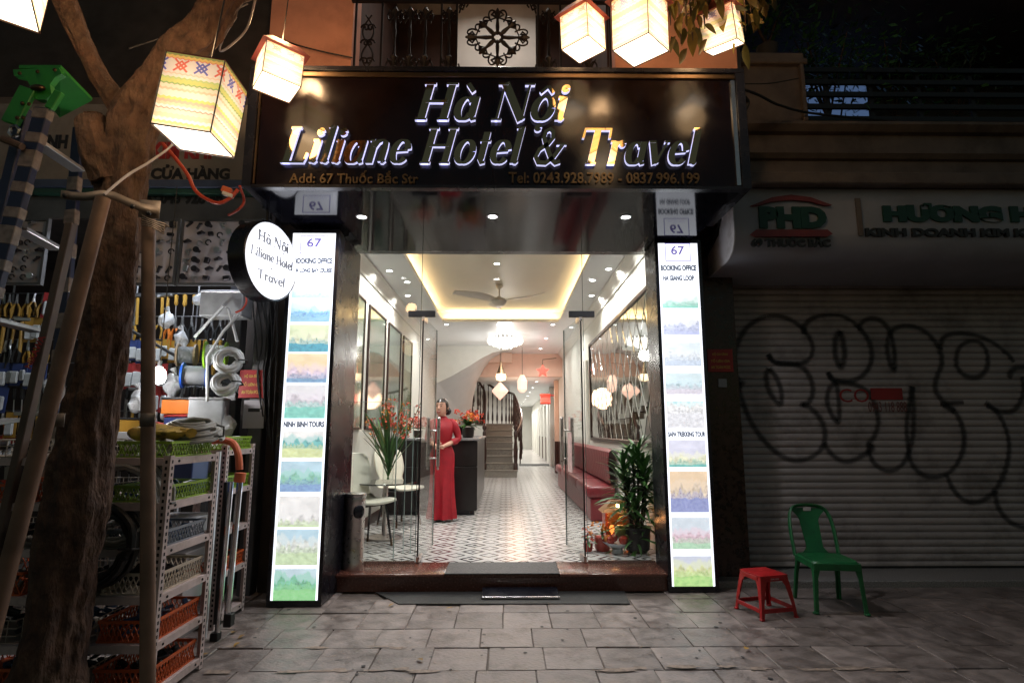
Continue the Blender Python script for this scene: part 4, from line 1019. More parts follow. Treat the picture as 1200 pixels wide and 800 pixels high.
# ------------------------------------------------------------------ plastic stool and chair
mat('red_plastic', (.36, .009, .011), .4, var=.12, vs=12, bump=.04, dirt=(.16, .02, .018), ds=11, damt=.4, rvar=.1); mat('green_plastic', (.009, .115, .034), .42, var=.12, vs=12, bump=.04, dirt=(.012, .055, .022), ds=9, damt=.5, rvar=.1)
st = thing('plastic_stool', 'low red plastic stool on the pavement beside the green chair', 'stool', (1.94, 4.43, 0), R(14))
b = B(); b.rings([[(-.115, -.115, .276), (.115, -.115, .276), (.115, .115, .276), (-.115, .115, .276)], [(-.118, -.118, .292), (.118, -.118, .292), (.118, .118, .292), (-.118, .118, .292)], [(-.1, -.1, .3), (.1, -.1, .3), (.1, .1, .3), (-.1, .1, .3)]])
b.bx(-.03, .03, -.012, .012, .2995, .3005); b.obj('seat', MATS['red_plastic'], st)
def stool_leg(sx, sy):
    b = B(); q = lambda u, z: (sx * u, sy * u, z)
    for ax in (0, 1):
        rg = []
        for z, w, u in ((.0, .024, .152), (.1, .026, .142), (.22, .04, .126), (.265, .065, .118), (.285, .08, .116)):
            i0, i1 = u - w, u
            if ax == 0: rg.append([(sx * i0, sy * u, z), (sx * u, sy * u, z), (sx * u, sy * (u - .006), z), (sx * i0, sy * (u - .006), z)])
            else: rg.append([(sx * u, sy * i0, z), (sx * u, sy * (u - .007), z), (sx * (u - .006), sy * (u - .007), z), (sx * (u - .006), sy * i0, z)])
        b.rings(rg)
    b.box((sx * .145, sy * .145, .006), (.03, .03, .012), bev=.003)
    return b
for sx in (-1, 1):
    for sy in (-1, 1): stool_leg(sx, sy).obj('leg', MATS['red_plastic'], st)
for k in range(4):
    b = B(); b.box((0, -.146, .06), (.25, .007, .03), bev=.002); b.bm.transform(Matrix.Rotation(k * PI / 2, 4, 'Z')); b.obj('stretcher', MATS['red_plastic'], st)
for k in range(4):
    b = B(); b.box((0, -.1195, .268), (.17, .006, .03), bev=.002); b.bm.transform(Matrix.Rotation(k * PI / 2, 4, 'Z')); b.obj('apron', MATS['red_plastic'], st)
mat('label_pale', (.7, .4, .4), .5)
link('lettering', text_me('lettering', '●●●●', MATS['label_pale'], -.03, .03, .268, .277, -.1228, .0006) if False else text_me('lettering', 'SONG LONG', MATS['label_pale'], -.035, .035, .264, .275, -.1232, .0006, .02), st)

ch = thing('plastic_chair', 'green plastic armless chair with slotted back before the roller shutter', 'chair', (2.5, 4.57, 0), R(-6))
gp = MATS['green_plastic']
b = B(); rg = []
for z, ix in ((.352, .0), (.362, .006), (.368, .012), (.37, .03)):
    w, d0, d1 = .18 - ix, -.19 + ix, .17 - ix
    n = []
    for a in range(20):
        t = 2 * PI * a / 20; c_, s_ = math.cos(t), math.sin(t)
        sgn = lambda v: (1 if v > 0 else -1) * abs(v) ** .35
        n.append((w * sgn(c_), (d0 + d1) / 2 + (d1 - d0) / 2 * sgn(s_), z - .012 * (1 - abs(s_)) * (1 if ix > .02 else 0)))
    rg.append(n)
b.rings(rg); b.obj('seat', gp, ch)
b = B()
for s in (-1, 1): b.box((s * .172, -.01, .335), (.008, .33, .045), bev=.002)
b.box((0, -.186, .332), (.33, .008, .05), bev=.002); b.obj('apron', gp, ch)
for sx in (-1, 1):
    b = B(); rg = []
    for z, o, w in ((0, .018, .03), (.015, .016, .027), (.12, .009, .026), (.25, .002, .03), (.31, 0, .045), (.352, 0, .06)):
        X, Y = .172 + o, -.186 - o
        rg.append([(sx * X, Y, z), (sx * (X - w), Y, z), (sx * (X - w), Y + .012, z), (sx * (X - .012), Y + .012, z), (sx * (X - .012), Y + w, z), (sx * X, Y + w, z)])
    b.rings(rg); b.ell((sx * .18, -.19, .008), .024, .024, .012, 12, 6); b.obj('leg', gp, ch)
    b = B(); rg = []
    for z, o, w in ((0, .075, .028), (.2, .04, .03), (.33, .01, .036), (.36, .0, .04)):
        X, Y = .16 + o * .3, .16 + o
        rg.append([(sx * X, Y, z), (sx * (X - w), Y, z), (sx * (X - w), Y - .012, z), (sx * (X - .012), Y - .012, z), (sx * (X - .012), Y - w, z), (sx * X, Y - w, z)])
    b.rings(rg); b.obj('leg', gp, ch)
# back: curved sheet with an arched rim, a tapering central splat and two tall slots
def back_pt(u, z): # u across -1..1, z height
    t = (z - .36) / .36
    return Vector((u * .172, .165 + .1 * t + .035 * (1 - u * u) * min(1, t * 1.6), z))
b = B()
for s in (-1, 1):
    pts = [back_pt(s * .98, .34), back_pt(s * 1.0, .45), back_pt(s * .99, .55), back_pt(s * .93, .63), back_pt(s * .78, .69), back_pt(s * .5, .715), back_pt(0, .722)]
    pts = catmull(pts, 4); b.tube(pts, [.026 if i < 14 else .024 for i in range(len(pts))], 8, flat=.45)
b.obj('back_rim', gp, ch)
b = B()
for off in (0, .009):
    gridp = []
    for i in range(15):
        z = .36 + (.7 - .36) * i / 14; t = i / 14
        w = .36 + .1 * t + .42 * max(0, (t - .72) / .28) ** 1.5 + .25 * max(0, .12 - t) / .12
        gridp.append([back_pt(-w + 2 * w * k / 8, z) + Vector((0, off, 0)) for k in range(9)])
    vs = b.sheet(gridp)
b.obj('back_splat', gp, ch)
b = B(); p = back_pt(0, .69); b.box((p.x, p.y - .007, p.z), (.062, .006, .03), bev=.003); b.obj('label', mat('label_silver', (.45, .42, .42), .4), ch)
# ------------------------------------------------------------------ lobby furniture
FL = .151
def T(name, label, cat, loc, rz=0., group=None): return thing(name, label, cat, loc, rz, group)
def O(name, m, b, par, **k): return b.obj(name, MATS[m] if isinstance(m, str) else m, par, **k)
# pictures on the left wall: glazed dark landscapes
def pic_mat(seed, c1, c2):
    m = mat('picture_print', c1, .06, var=.5, vs=2.2, spec=.9, coat=.6, dirt=c2, ds=1.6, damt=.8)
    return m
for k, (y0, y1, c1, c2) in enumerate(((6.12, 6.78, (.25, .3, .22), (.5, .42, .16)), (7.0, 7.97, (.08, .14, .11), (.3, .33, .28)), (8.2, 9.16, (.16, .22, .18), (.05, .09, .08)), (9.4, 10.25, (.3, .34, .2), (.1, .15, .1)))):
    lab = ('tall glazed landscape picture nearest the glass front on the left wall', 'tall dark green landscape picture second from the glass front', 'tall grey green landscape picture third from the glass front', 'tall yellowish landscape picture farthest from the glass front')[k]
    t = T('wall_picture', lab, 'picture', (XL + .001, (y0 + y1) / 2, 1.35), group='tall framed pictures along the left lobby wall')
    h = 1.57; w = y1 - y0
    b = B(); f = .022
    b.bx(0, .03, -w / 2, -w / 2 + f, 0, h); b.bx(0, .03, w / 2 - f, w / 2, 0, h); b.bx(0, .03, -w / 2 + f, w / 2 - f, 0, f); b.bx(0, .03, -w / 2 + f, w / 2 - f, h - f, h); O('frame', 'dark_wood', b, t)
    b = B(); b.bx(.002, .018, -w / 2 + f, w / 2 - f, f, h - f); O('picture', pic_mat(k, c1, c2), b, t)
# mirror of bevelled lozenges on the right wall
mir = T('mirror_wall', 'large dark framed wall mirror of bevelled diamond panes above the red sofa', 'mirror', (XR - .001, 7.7, 1.16))
my0, my1, mz0, mz1 = 5.5, 9.86, 1.17, 2.84
b = B(); f = .045
b.bx(XR - .04, XR - .002, my0, my0 + f, mz0, mz1); b.bx(XR - .04, XR - .002, my1 - f, my1, mz0, mz1); b.bx(XR - .04, XR - .002, my0 + f, my1 - f, mz0, mz0 + f); b.bx(XR - .04, XR - .002, my0 + f, my1 - f, mz1 - f, mz1)
O('frame', 'dark_wood', b, mir, local=False)
b = B(); b.bx(XR - .012, XR - .003, my0 + f, my1 - f, mz0 + f, mz1 - f); O('backing', 'dark_metal', b, mir, local=False)
PW, PH = .37, .56
a0, a1, e0, e1 = my0 + f, my1 - f, mz0 + f, mz1 - f
def clip(poly, ax, lim, keep_less):
    out = []
    for i in range(len(poly)):
        p, q = poly[i], poly[(i + 1) % len(poly)]
        ip = (p[ax] <= lim) == keep_less; iq = (q[ax] <= lim) == keep_less
        if ip: out.append(p)
        if ip != iq:
            t = (lim - p[ax]) / (q[ax] - p[ax]); out.append((p[0] + (q[0] - p[0]) * t, p[1] + (q[1] - p[1]) * t))
    return out
for i in range(-1, 27):
    for j in range(-1, 8):
        if (i + j) % 2: continue
        cy, cz = a0 + i * PW / 2, e0 + j * PH / 2
        pl = [(cy - PW / 2, cz), (cy, cz - PH / 2), (cy + PW / 2, cz), (cy, cz + PH / 2)]
        for ax, lim, less in ((0, a1, True), (0, a0, False), (1, e1, True), (1, e0, False)):
            pl = clip(pl, ax, lim, less)
            if len(pl) < 3: break
        if len(pl) < 3: continue
        cen = (sum(p[0] for p in pl) / len(pl), sum(p[1] for p in pl) / len(pl))
        ar = abs(sum(pl[q][0] * pl[(q + 1) % len(pl)][1] - pl[(q + 1) % len(pl)][0] * pl[q][1] for q in range(len(pl)))) / 2
        if ar < .004: continue
        b = B(); sh = lambda p, k: (cen[0] + (p[0] - cen[0]) * k, cen[1] + (p[1] - cen[1]) * k)
        tl, tz = rnd.uniform(-.004, .004), rnd.uniform(-.004, .004)
        rg = [[(XR - .0125, *sh(p, .985)) for p in pl], [(XR - .0165, *sh(p, .97)) for p in pl], [(XR - .0205 + (sh(p, .86)[0] - cen[0]) * tl + (sh(p, .86)[1] - cen[1]) * tz, *sh(p, .86)) for p in pl]]
        b.rings(rg); O('mirror_pane', 'mirror_glass', b, mir, local=False, smooth=False)
# red banquette
mat('red_leather', (.15, .014, .02), .35, var=.15, vs=20, bump=.1, bs=80)
so = T('sofa', 'long red ribbed bench sofa along the right wall under the mirror', 'sofa', (1.28, 10.2, FL))
b = B(); b.bx(1.12, 1.47, 7.65, 12.4, FL + .005, FL + .3, bev=.02); O('base', 'red_leather', b, so, local=False)
for k in range(4):
    y = 7.62 + k * 1.2; b = B(); b.bx(1.07, 1.45, y, y + 1.195, FL + .302, FL + .46, bev=.045, seg=3); O('seat', 'red_leather', b, so, local=False)
b = B(); n = 90
grid = []
for i in range(n + 1):
    y = 7.62 + 4.8 * i / n; w = .012 * abs(math.sin(PI * i / 3))
    grid.append([(1.42 - w * .2, y, FL + .46), (1.385 - w, y, FL + .5), (1.36 - w, y, FL + .75), (1.375 - w, y, FL + .9), (1.42, y, FL + .94), (1.47, y, FL + .93)])
b.sheet(grid); O('backrest', 'red_leather', b, so, local=False)
# reception desk
dk_ = T('reception_desk', 'tall black brown reception counter with a pale top edge', 'counter', (-1.06, 8.2, FL))
b = B(); b.bx(XL + .005, -.42, 8.24, 8.8, FL + .06, 1.19, bev=.006); b.bx(-.88, -.421, 8.801, 11.2, FL + .06, 1.19, bev=.006); O('body', 'espresso', b, dk_, local=False)
for k in range(3):
    x0 = XL + .01 + k * .445; b = B(); b.bx(x0, x0 + .44, 8.222, 8.239, FL + .07, .82, bev=.004); O('front_panel', 'espresso', b, dk_, local=False)
    b = B(); b.bx(x0, x0 + .44, 8.222, 8.239, .83, 1.185, bev=.004); O('front_panel', 'espresso', b, dk_, local=False)
b = B(); b.bx(XL + .02, -.45, 8.27, 8.75, FL + .001, FL + .06); O('plinth', 'black_paint', b, dk_, local=False)
mat('counter_top', (.2, .19, .19), .25, var=.2, vs=30)
b = B(); b.bx(XL + .004, -.395, 8.18, 8.82, 1.192, 1.228, bev=.006); b.bx(-.9, -.396, 8.821, 11.22, 1.192, 1.228, bev=.006); O('top', 'counter_top', b, dk_, local=False)
# leaves, blossoms
mat('leaf_green', (.05, .14, .03), .4, var=.35, vs=10, orand=.35); mat('leaf_yellow', (.13, .15, .03), .45, var=.3, vs=10, orand=.35)
mat('petal_red', (.55, .06, .03), .5, var=.25, vs=20, orand=.3); mat('petal_orange', (.7, .22, .02), .5, var=.2, vs=20, orand=.2); mat('petal_pink', (.7, .35, .3), .5, var=.2, vs=20)
def blade(L, w, droop=.5, n=7, fold=.15):
    b = B(); g_ = []
    for i in range(n + 1):
        t = i / n; ww = w * math.sin(PI * min(1, .12 + .88 * t)) ** .7 if t < 1 else .001
        x = L * (t - .15 * droop * t * t); z = -L * droop * .6 * t * t
        g_.append([(x, -ww / 2, z + ww * fold), (x, 0, z), (x, ww / 2, z + ww * fold)])
    b.sheet(g_); return b
def petal_ball(r, n, rr):
    b = B()
    for k in range(n):
        a = rr.uniform(0, 2 * PI); e = rr.uniform(-.3, 1.2); d = Vector((math.cos(a) * math.cos(e), math.sin(a) * math.cos(e), math.sin(e)))
        u = d.orthogonal().normalized(); v = d.cross(u)
        c = d * r * .5; s = r * .6
        b.quad(c - u * s * .3, c + v * s * .6 + d * s * .5, c + d * s * 1.3 + u * s * .3, c - v * s * .6 + d * s * .6)
    return b
# vase of gladioli on the glass table
VX, VY = -1.36, 6.55
tb = T('round_table', 'small round black glass table between the two cream chairs', 'table', (VX, VY, FL))
b = B(); b.lathe([(.005, .6), (.34, .6), (.345, .605), (.345, .61), (.34, .615), (.005, .615)], n=40); O('tabletop', mat('black_glass', (.01, .012, .012), .05, spec=.9), b, tb)
b = B(); b.lathe([(.2, .003), (.2, .02), (.03, .04), (.025, .3), (.03, .58), (.09, .598)], n=20); O('pedestal', 'brushed_steel', b, tb)
vz = FL + .617
vs = T('flower_vase', 'tall clear glass vase full of green stems on the round table', 'vase', (VX + .03, VY - .04, vz))
b = B(); b.lathe([(.055, 0), (.06, .02), (.062, .2), (.075, .4), (.07, .4), (.057, .2), (.055, .025), (.001, .02)], n=24, cap=False); O('vase_glass', 'clear_glass', b, vs)
bq = T('gladiolus_bouquet', 'tall bunch of red orange gladioli with long green leaves in the glass vase', 'flowers', (VX + .03, VY - .04, vz + .03))
rr = random.Random(3)
bl_me = [petal_ball(.035, 9, rr).mesh('blossom', MATS['petal_red']), petal_ball(.03, 8, rr).mesh('blossom', MATS['petal_orange'])]
glf = [blade(.62, .035, .12).mesh('leaf', MATS['leaf_green']), blade(.5, .028, .25).mesh('leaf', MATS['leaf_yellow'])]
for k in range(15):
    a = rr.uniform(0, 2 * PI); sp = rr.uniform(.04, .36) if k > 3 else .4; L = rr.uniform(.75, .95)
    if k < 4: a = (0.1, 3.1, 2.8, .4)[k]
    d = Vector((math.cos(a) * sp, math.sin(a) * sp * .7, 1)).normalized()
    p1 = d * L
    b = B(); b.tube([(d.x * -.03, d.y * -.03, 0), d * .4, p1], [.006, .006, .003], 6); O('stem', 'leaf_green', b, bq)
    for j in range(4):
        t = .66 + j * .09
        q = d * L * t; o = link('blossom', bl_me[0 if rr.random() < .8 else 1], bq, loc=q + Vector((rr.uniform(-.02, .02), rr.uniform(-.02, .02), 0)), rot=(rr.uniform(-.7, .7), rr.uniform(-.7, .7), rr.uniform(0, 6)))
        s = 1.35 - j * .2; o.scale = (s, s, s)
for k in range(44):
    a = rr.uniform(0, 2 * PI); e = rr.uniform(52, 86)
    link('leaf', glf[k % 2], bq, loc=(0, 0, rr.uniform(.03, .3)), rot=Euler((rr.uniform(-.4, .4), -R(e), a)))
# two cream shell chairs
mat('cream_shell', (.74, .71, .6), .35, var=.04)
def shell_chair(loc, rz, label):
    t = T('shell_chair', label, 'chair', loc, rz, 'cream shell chairs at the round table')
    prof = [(-.2, .44), (-.19, .455), (-.05, .45), (.1, .44), (.17, .45), (.215, .5), (.24, .58), (.255, .66), (.28, .76), (.32, .88), (.345, .94)]
    prof = catmull([Vector((0, y, z)) for y, z in prof], 3)
    b = B(); g_ = []
    for i, p in enumerate(prof):
        t_ = i / (len(prof) - 1)
        w = .215 + .02 * math.sin(t_ * PI) - (.05 * math.exp(-((t_ - .58) / .1) ** 2)) - .1 * max(0, t_ - .9) / .1 * .6
        g_.append([(w * u, p.y + (.03 * u * u if t_ > .5 else 0) * -1, p.z + (.02 * u * u if t_ < .5 else 0)) for u in [k / 5 - 1 for k in range(11)]])
    b.sheet(g_); o = O('seat_shell', 'cream_shell', b, t)
    m = o.modifiers.new('thickness', 'SOLIDIFY'); m.thickness = .012
    b = B(); b.bx(-.16, .16, -.14, .15, .415, .435); O('seat_frame', 'black_paint', b, t)
    for sx in (-1, 1):
        for sy, oy in ((-1, -.19), (1, .2)):
            b = B(); b.tube([(sx * .15, sy * .13, .425), (sx * .19, oy, .0)], [.015, .009], 8); l = O('leg', 'black_paint', b, t)
            b = B(); b.cyl((sx * .183, oy * .96 + .0, .075), (sx * .19, oy, .001), .0115, 8); b.obj('brass_foot', MATS['brass_trim'], l)
    return t
shell_chair((-1.46, 6.1, FL), R(52), 'cream shell chair nearest the glass front with its back to the wall')
shell_chair((-1.36, 7.45, FL), R(48), 'cream shell chair behind the round glass table and the vase')
# stainless litter bin with dark opening
bn = T('litter_bin', 'stainless steel cylinder bin with dark round opening on the brown step', 'bin', (-1.335, 5.16, .15))
b = B(); b.lathe([(.085, .0), (.088, .012), (.088, .07), (.086, .075), (.086, .56), (.089, .565), (.089, .6), (.085, .61)], n=32); O('body', 'brushed_steel', b, bn)
b = B(); b.lathe([(.092, .612), (.095, .62), (.095, .64), (.07, .648), (.001, .648)], n=32, cap=False); O('ashtray_lid', 'steel', b, bn)
b = B(); b.ell((0, 0, 0), .052, .02, .062, 16, 10); b.bm.transform(Matrix.Rotation(R(38), 4, 'Z') @ Matrix.Translation((0, -.078, .49))); O('opening', 'black_paint', b, bn)
# plant in the right corner
pl = T('corner_plant', 'tall dark green dracaena with strap leaves inside the glass at right', 'plant', (1.31, 5.82, FL))
b = B(); b.lathe([(.09, .0), (.12, .03), (.13, .2), (.14, .24), (.125, .24), (.12, .2), (.001, .19)], n=24, cap=False); O('pot', 'espresso', b, pl)
lf = [blade(.36, .05, .55).mesh('leaf', MATS['leaf_green']), blade(.28, .036, .8).mesh('leaf', MATS['leaf_green']), blade(.3, .04, .35).mesh('leaf', MATS['leaf_green'])]
for ci, (x, y, h) in enumerate(((.03, .02, .95), (-.06, .03, .62), (.06, -.04, .8), (-.02, -.06, .42), (.09, .05, .6), (-.1, -.03, .8), (.0, .06, .88))):
    b = B(); b.tube([(x * .5, y * .5, .19), (x, y, h * .6), (x * 1.3, y * 1.3, h)], [.016, .014, .011], 8); O('cane', 'dark_wood', b, pl)
    n = 46
    for k in range(n):
        z = h - .42 * (k / n) ** 1.3; e = 70 - 75 * (k / n) + rr.uniform(-8, 8)
        o = link('leaf', lf[k % 3], pl, loc=(x * 1.25, y * 1.25, z + .02), rot=Euler((rr.uniform(-.25, .25), -R(e), k * 2.4 + ci)))
        s = rr.uniform(.7, 1.05); o.scale = (s, s, s)
# shrine with lamps, dish of fruit, flowers
mat('shrine_red', (.35, .03, .015), .35, var=.3); mat('gold_paint', (.22, .1, .03), .4, .5); emit('shrine_glow', (1, .3, .06), 1.6); emit('shrine_glow_pale', (1, .75, .35), 8)
sh_ = T('floor_shrine', 'small red and gold floor shrine with glowing lamps behind the fruit', 'shrine', (1.2, 6.2, FL))
b = B(); b.bx(-.2, .2, -.12, .18, .0, .06, bev=.006); b.bx(-.19, -.16, -.1, .15, .06, .42); b.bx(.16, .19, -.1, .15, .06, .42); b.bx(-.16, .16, .12, .15, .06, .42); O('case', 'shrine_red', b, sh_)
b = B(); b.rings([[(-.24, -.15, .42), (.24, -.15, .42), (.24, .19, .42), (-.24, .19, .42)], [(-.19, -.1, .47), (.19, -.1, .47), (.19, .15, .47), (-.19, .15, .47)], [(-.1, -.04, .56), (.1, -.04, .56), (.1, .09, .56), (-.1, .09, .56)]]); O('roof', 'gold_paint', b, sh_, smooth=False)
b = B(); b.bx(-.155, .155, .1, .115, .07, .41); O('back_panel', 'gold_paint', b, sh_)
for x in (-.1, .1):
    b = B(); b.lathe([(.02, .0), (.012, .02), (.012, .1), (.03, .11), (.034, .16), (.02, .19), (.002, .195)], (x, -.05, .06), 12); O('lamp', 'shrine_glow', b, sh_)
b = B(); b.ell((-.02, -.08, .5), .025, .025, .04, 10, 8); O('top_lamp', 'shrine_glow_pale', b, sh_)
for k in range(2):
    b = B(); b.ell((-.05 + k * .1, .05, .14), .035, .03, .06, 12, 8); b.ell((-.05 + k * .1, .04, .22), .022, .022, .026, 10, 8); O('figurine', 'gold_paint', b, sh_)
sh_.scale = (.8, .8, .8)
lamp('POINT', (1.16, 6.02, FL + .3), 1.6, (1, .4, .12), .05, name='shrine_lamp')
fb = T('fruit_dish', 'white footed dish heaped with fruit on the tiles before the shrine', 'dish', (1.1, 5.78, FL))
mat('porcelain', (.6, .62, .66), .2, var=.1)
b = B(); b.lathe([(.06, 0), (.055, .02), (.045, .04), (.09, .06), (.14, .1), (.145, .105), (.135, .1), (.001, .07)], n=28, cap=False); O('dish', 'porcelain', b, fb)
mat('apple_red', (.4, .04, .02), .25, var=.4, vs=18); mat('orange_peel', (.65, .2, .02), .4, bump=.2, bs=300); mat('mango_green', (.22, .26, .05), .35, var=.3, vs=14)
def fruit(name, m, p, r, label, sq=.94):
    b = B(); b.lathe([(r * .05, -sq * r * .86), (r * .35, -sq * r), (r * .75, -sq * r * .72), (r, -.05 * r), (r * .9, sq * r * .5), (r * .5, sq * r * .88), (r * .2, sq * r * .86), (r * .06, sq * r * .74)], (0, 0, 0), 16)
    b.cyl((0, 0, sq * r * .7), (.003, 0, sq * r * 1.08), .003, 5)
    o = b.obj(name, MATS[m]); o.location = Vector(fb.location) + Vector(p); tag(o, label, 'fruit', 'fruit heaped on the white dish')
fruit('apple', 'apple_red', (-.07, -.05, .13), .042, 'red apple at the left of the white dish')
fruit('apple', 'apple_red', (.05, -.06, .132), .046, 'large reddish apple at the front of the white dish')
fruit('apple', 'apple_red', (-.02, .05, .135), .04, 'red apple at the back of the white dish')
fruit('pomelo', 'mango_green', (.04, .03, .205), .062, 'green pomelo lying on top of the fruit dish')
fruit('orange', 'orange_peel', (-.09, .03, .13), .038, 'orange beside the yellow flowers on the white dish')
fruit('mango', 'mango_green', (.1, .0, .14), .04, 'green mango at the right of the white dish', 1.1)
def posy(loc, label, m, n, r, pot, leafn=8, wide=1.):
    t = T('potted_flowers', label, 'flowers', loc)
    b = B(); b.lathe([(.04 * r, .0), (.05 * r, .02), (.055 * r, .09 * r), (.05 * r, .09 * r), (.001, .08 * r)], n=14, cap=False); O('pot', pot, b, t)
    me = [petal_ball(.035 * wide ** .3, 12, rr).mesh('blossom', MATS[q]) for q in m]; lm = blade(.13, .03, .5).mesh('leaf', MATS['leaf_green'])
    for k in range(n):
        a = rr.uniform(0, 2 * PI); q = rr.uniform(.01, .08) * r * wide
        link('blossom', me[k % len(me)], t, loc=(q * math.cos(a), q * math.sin(a), (.13 + rr.uniform(0, .1)) * r), rot=(rr.uniform(-.8, .8), rr.uniform(-.8, .8), a))
    for k in range(leafn): link('leaf', lm, t, loc=(0, 0, .1 * r), rot=Euler((0, -R(rr.uniform(0, 60)), rr.uniform(0, 6.3)))).scale = (wide, wide, wide)
    return t
posy((.97, 5.88, FL), 'bunch of orange marigolds in a small pot left of the fruit', ['petal_orange'], 9, 1.5, 'shrine_red')
posy((.82, 5.85, FL), 'low red pot with small red and yellow flowers near the door', ['petal_red', 'petal_orange'], 7, .9, 'shrine_red')
posy((-.56, 8.42, 1.229), 'orange and red flower arrangement at the right end of the counter', ['petal_red', 'petal_orange', 'petal_red'], 30, 1.7, 'espresso', 40, 1.7)
posy((-1.3, 8.42, 1.229), 'pink wrapped gift basket on the counter behind the vase', ['petal_pink', 'petal_red'], 30, 1.2, 'dark_wood', 4, 1.9)
mon = T('monitor', 'small black screen seen from behind on the counter', 'monitor', (-.7, 8.55, 1.229))
b = B(); b.bx(-.09, .09, -.01, .015, .04, .17, bev=.004); O('screen', 'black_paint', b, mon); b = B(); b.bx(-.05, .05, -.04, .05, 0, .008); b.bx(-.012, .012, -.006, .01, .008, .06); O('stand', 'black_paint', b, mon)

# ------------------------------------------------------------------ staircase
mat('stair_stone', (.2, .18, .155), .35, var=.35, vs=50)
sta = T('staircase', 'grey stone staircase with dark turned balusters curling up at the back', 'staircase', (-.2, 14.6, FL))
RZ, TD, SY0 = .171, .27, 14.6
for k in range(8):
    x1 = .3 if k < 2 else .2
    b = B(); y = SY0 + k * TD; z = FL + k * RZ
    b.bx(-.6, x1 - .02, y + .02, y + TD + .05, z, z + RZ - .03); s = O('stair_step', 'stair_stone', b, sta, local=False)
    b = B(); b.bx(-.62, x1, y, y + TD + .05, z + RZ - .029, z + RZ, bev=.006); b.obj('tread', MATS['stair_stone'], s, local=False)
YL = SY0 + 8 * TD; ZL = FL + 8 * RZ
b = B(); b.bx(-.62, .2, YL + .051, YL + .9, ZL - .1, ZL, bev=.005); O('landing', 'stair_stone', b, sta, local=False)
for k in range(5):
    x = -.62 - k * .26; z = ZL + k * RZ
    b = B(); b.bx(x - .3, x - .001, YL + .0, YL + .88, z - .05, z + RZ - .03); s_ = O('stair_step', 'stair_stone', b, sta, local=False)
    b = B(); b.bx(x - .3, x + .015, YL - .02, YL + .9, z + RZ - .029, z + RZ, bev=.006); b.obj('tread', MATS['dark_wood'], s_, local=False)
hr = [(.25, 14.85, 1.22), (.4, 15.25, 1.5), (.42, 15.7, 1.78), (.34, 16.15, 2.05), (.26, 16.6, 2.3), (.2, 17.1, 2.42), (0, 17.5, 2.5), (-.35, 17.62, 2.62), (-.7, 17.64, 2.85), (-1.1, 17.64, 3.12), (-1.6, 17.64, 3.45)]
hr = catmull([Vector(p) for p in hr], 5)
b = B(); b.tube(hr, .036, 10); O('handrail', 'dark_wood', b, sta, local=False)
ih = catmull([Vector(p) for p in ((-.56, 14.9, 1.25), (-.58, 15.6, 1.75), (-.6, 16.3, 2.2), (-.66, 16.72, 2.5), (-.85, 16.75, 2.8), (-1.2, 16.75, 3.2))], 5)
b = B(); b.tube(ih, .034, 10); O('handrail', 'dark_wood', b, sta, local=False)
def bal(p, h):
    b = B(); b.lathe([(.016, 0), (.016, .1 * h), (.032, .16 * h), (.03, .25 * h), (.014, .4 * h), (.022, .5 * h), (.014, .6 * h), (.024, .78 * h), (.016, .84 * h), (.016, h)], p, 8); O('baluster', 'dark_wood', b, sta, local=False)
for i in range(4, len(hr) - 4, 2):
    p = hr[i]
    zb = FL + RZ * max(1, min(8, (p.y - SY0) / TD)) if p.x > -.62 else p.z - .95
    bal((p.x, p.y, max(FL, zb - .05)), p.z - max(FL, zb - .05))
for i in range(2, len(ih) - 2, 2):
    p = ih[i]; zb = FL + RZ * max(1, (p.y - SY0) / TD) if p.y < YL else p.z - .95; bal((p.x, p.y, zb), p.z - zb)
for x, z1 in ((.25, 1.35), (-.56, 1.38)):
    b = B(); b.lathe([(.06, 0), (.06, .14), (.04, .17), (.055, .3), (.06, .5), (.035, .75), (.05, .85), (.05, .95), (.03, 1.0), (.06, 1.06), (.055, 1.12), (.01, 1.17)], (x, 14.82, FL + .17), 14); O('newel_post', 'dark_wood', b, sta, local=False)
# pendants, lanterns, chandelier
emit('pendant_glow', (1, .72, .45), 2); emit('pendant_pink', (1, .62, .48), 1.05); emit('red_glow', (1, .06, .04), 1.6)
def pendant(p, zc, kind, label):
    t = T('pendant_lamp', label, 'pendant', p)
    b = B()
    if kind == 'cone':
        b.lathe([(.02, .28), (.03, .2), (.1, .0)], n=16, cap=False); O('shade', 'brass_trim', b, t); b = B(); b.lathe([(.1, 0), (.12, -.06), (.1, -.14), (.03, -.16)], n=16, cap=False); O('glow', 'pendant_glow', b, t)
        top = .28
    elif kind == 'diamond':
        b.lathe([(.01, -.22), (.2, -.02), (.2, .02), (.02, .22)], n=8); O('glow', 'pendant_pink', b, t, smooth=False); top = .22
    else:
        b.lathe([(.05, -.22), (.11, -.15), (.12, .05), (.05, .2)], n=10); O('glow', 'pendant_pink', b, t, smooth=False); top = .2
    b = B(); b.cyl((0, 0, top), (0, 0, zc - p[2]), .006, 6); O('cord', 'dark_wood', b, t)
pendant(at(587, 438, 12.6), 3.36, 'cone', 'brass cone pendant lamp hanging above the stair rail')
pendant(at(586, 458, 14.0), 3.3, 'diamond', 'pink paper diamond lantern hanging before the staircase')
pendant(at(612, 449, 13.6), 3.34, 'drop', 'pale oval paper lantern hanging left of the hallway')
ls = T('star_lantern', 'red star lantern hanging on the right wall arm', 'lantern', at(636, 435, 14.2))
b = B(); b.rings([[(r_ * math.cos(R(90 + 36 * k)), y, r_ * math.sin(R(90 + 36 * k))) for k in range(10) for r_ in [.16 if k % 2 == 0 else .08]] for y in (-.03, .03)]); O('star', 'red_glow', b, ls, smooth=False)
b = B(); b.tube([(0, 0, .14), (0, 0, .3), (.35, .0, .34)], .01, 6); O('arm', 'brass_trim', b, ls)
lr = T('red_box_lantern', 'red square lantern standing out from the hallway wall', 'lantern', at(639, 464, 17.0))
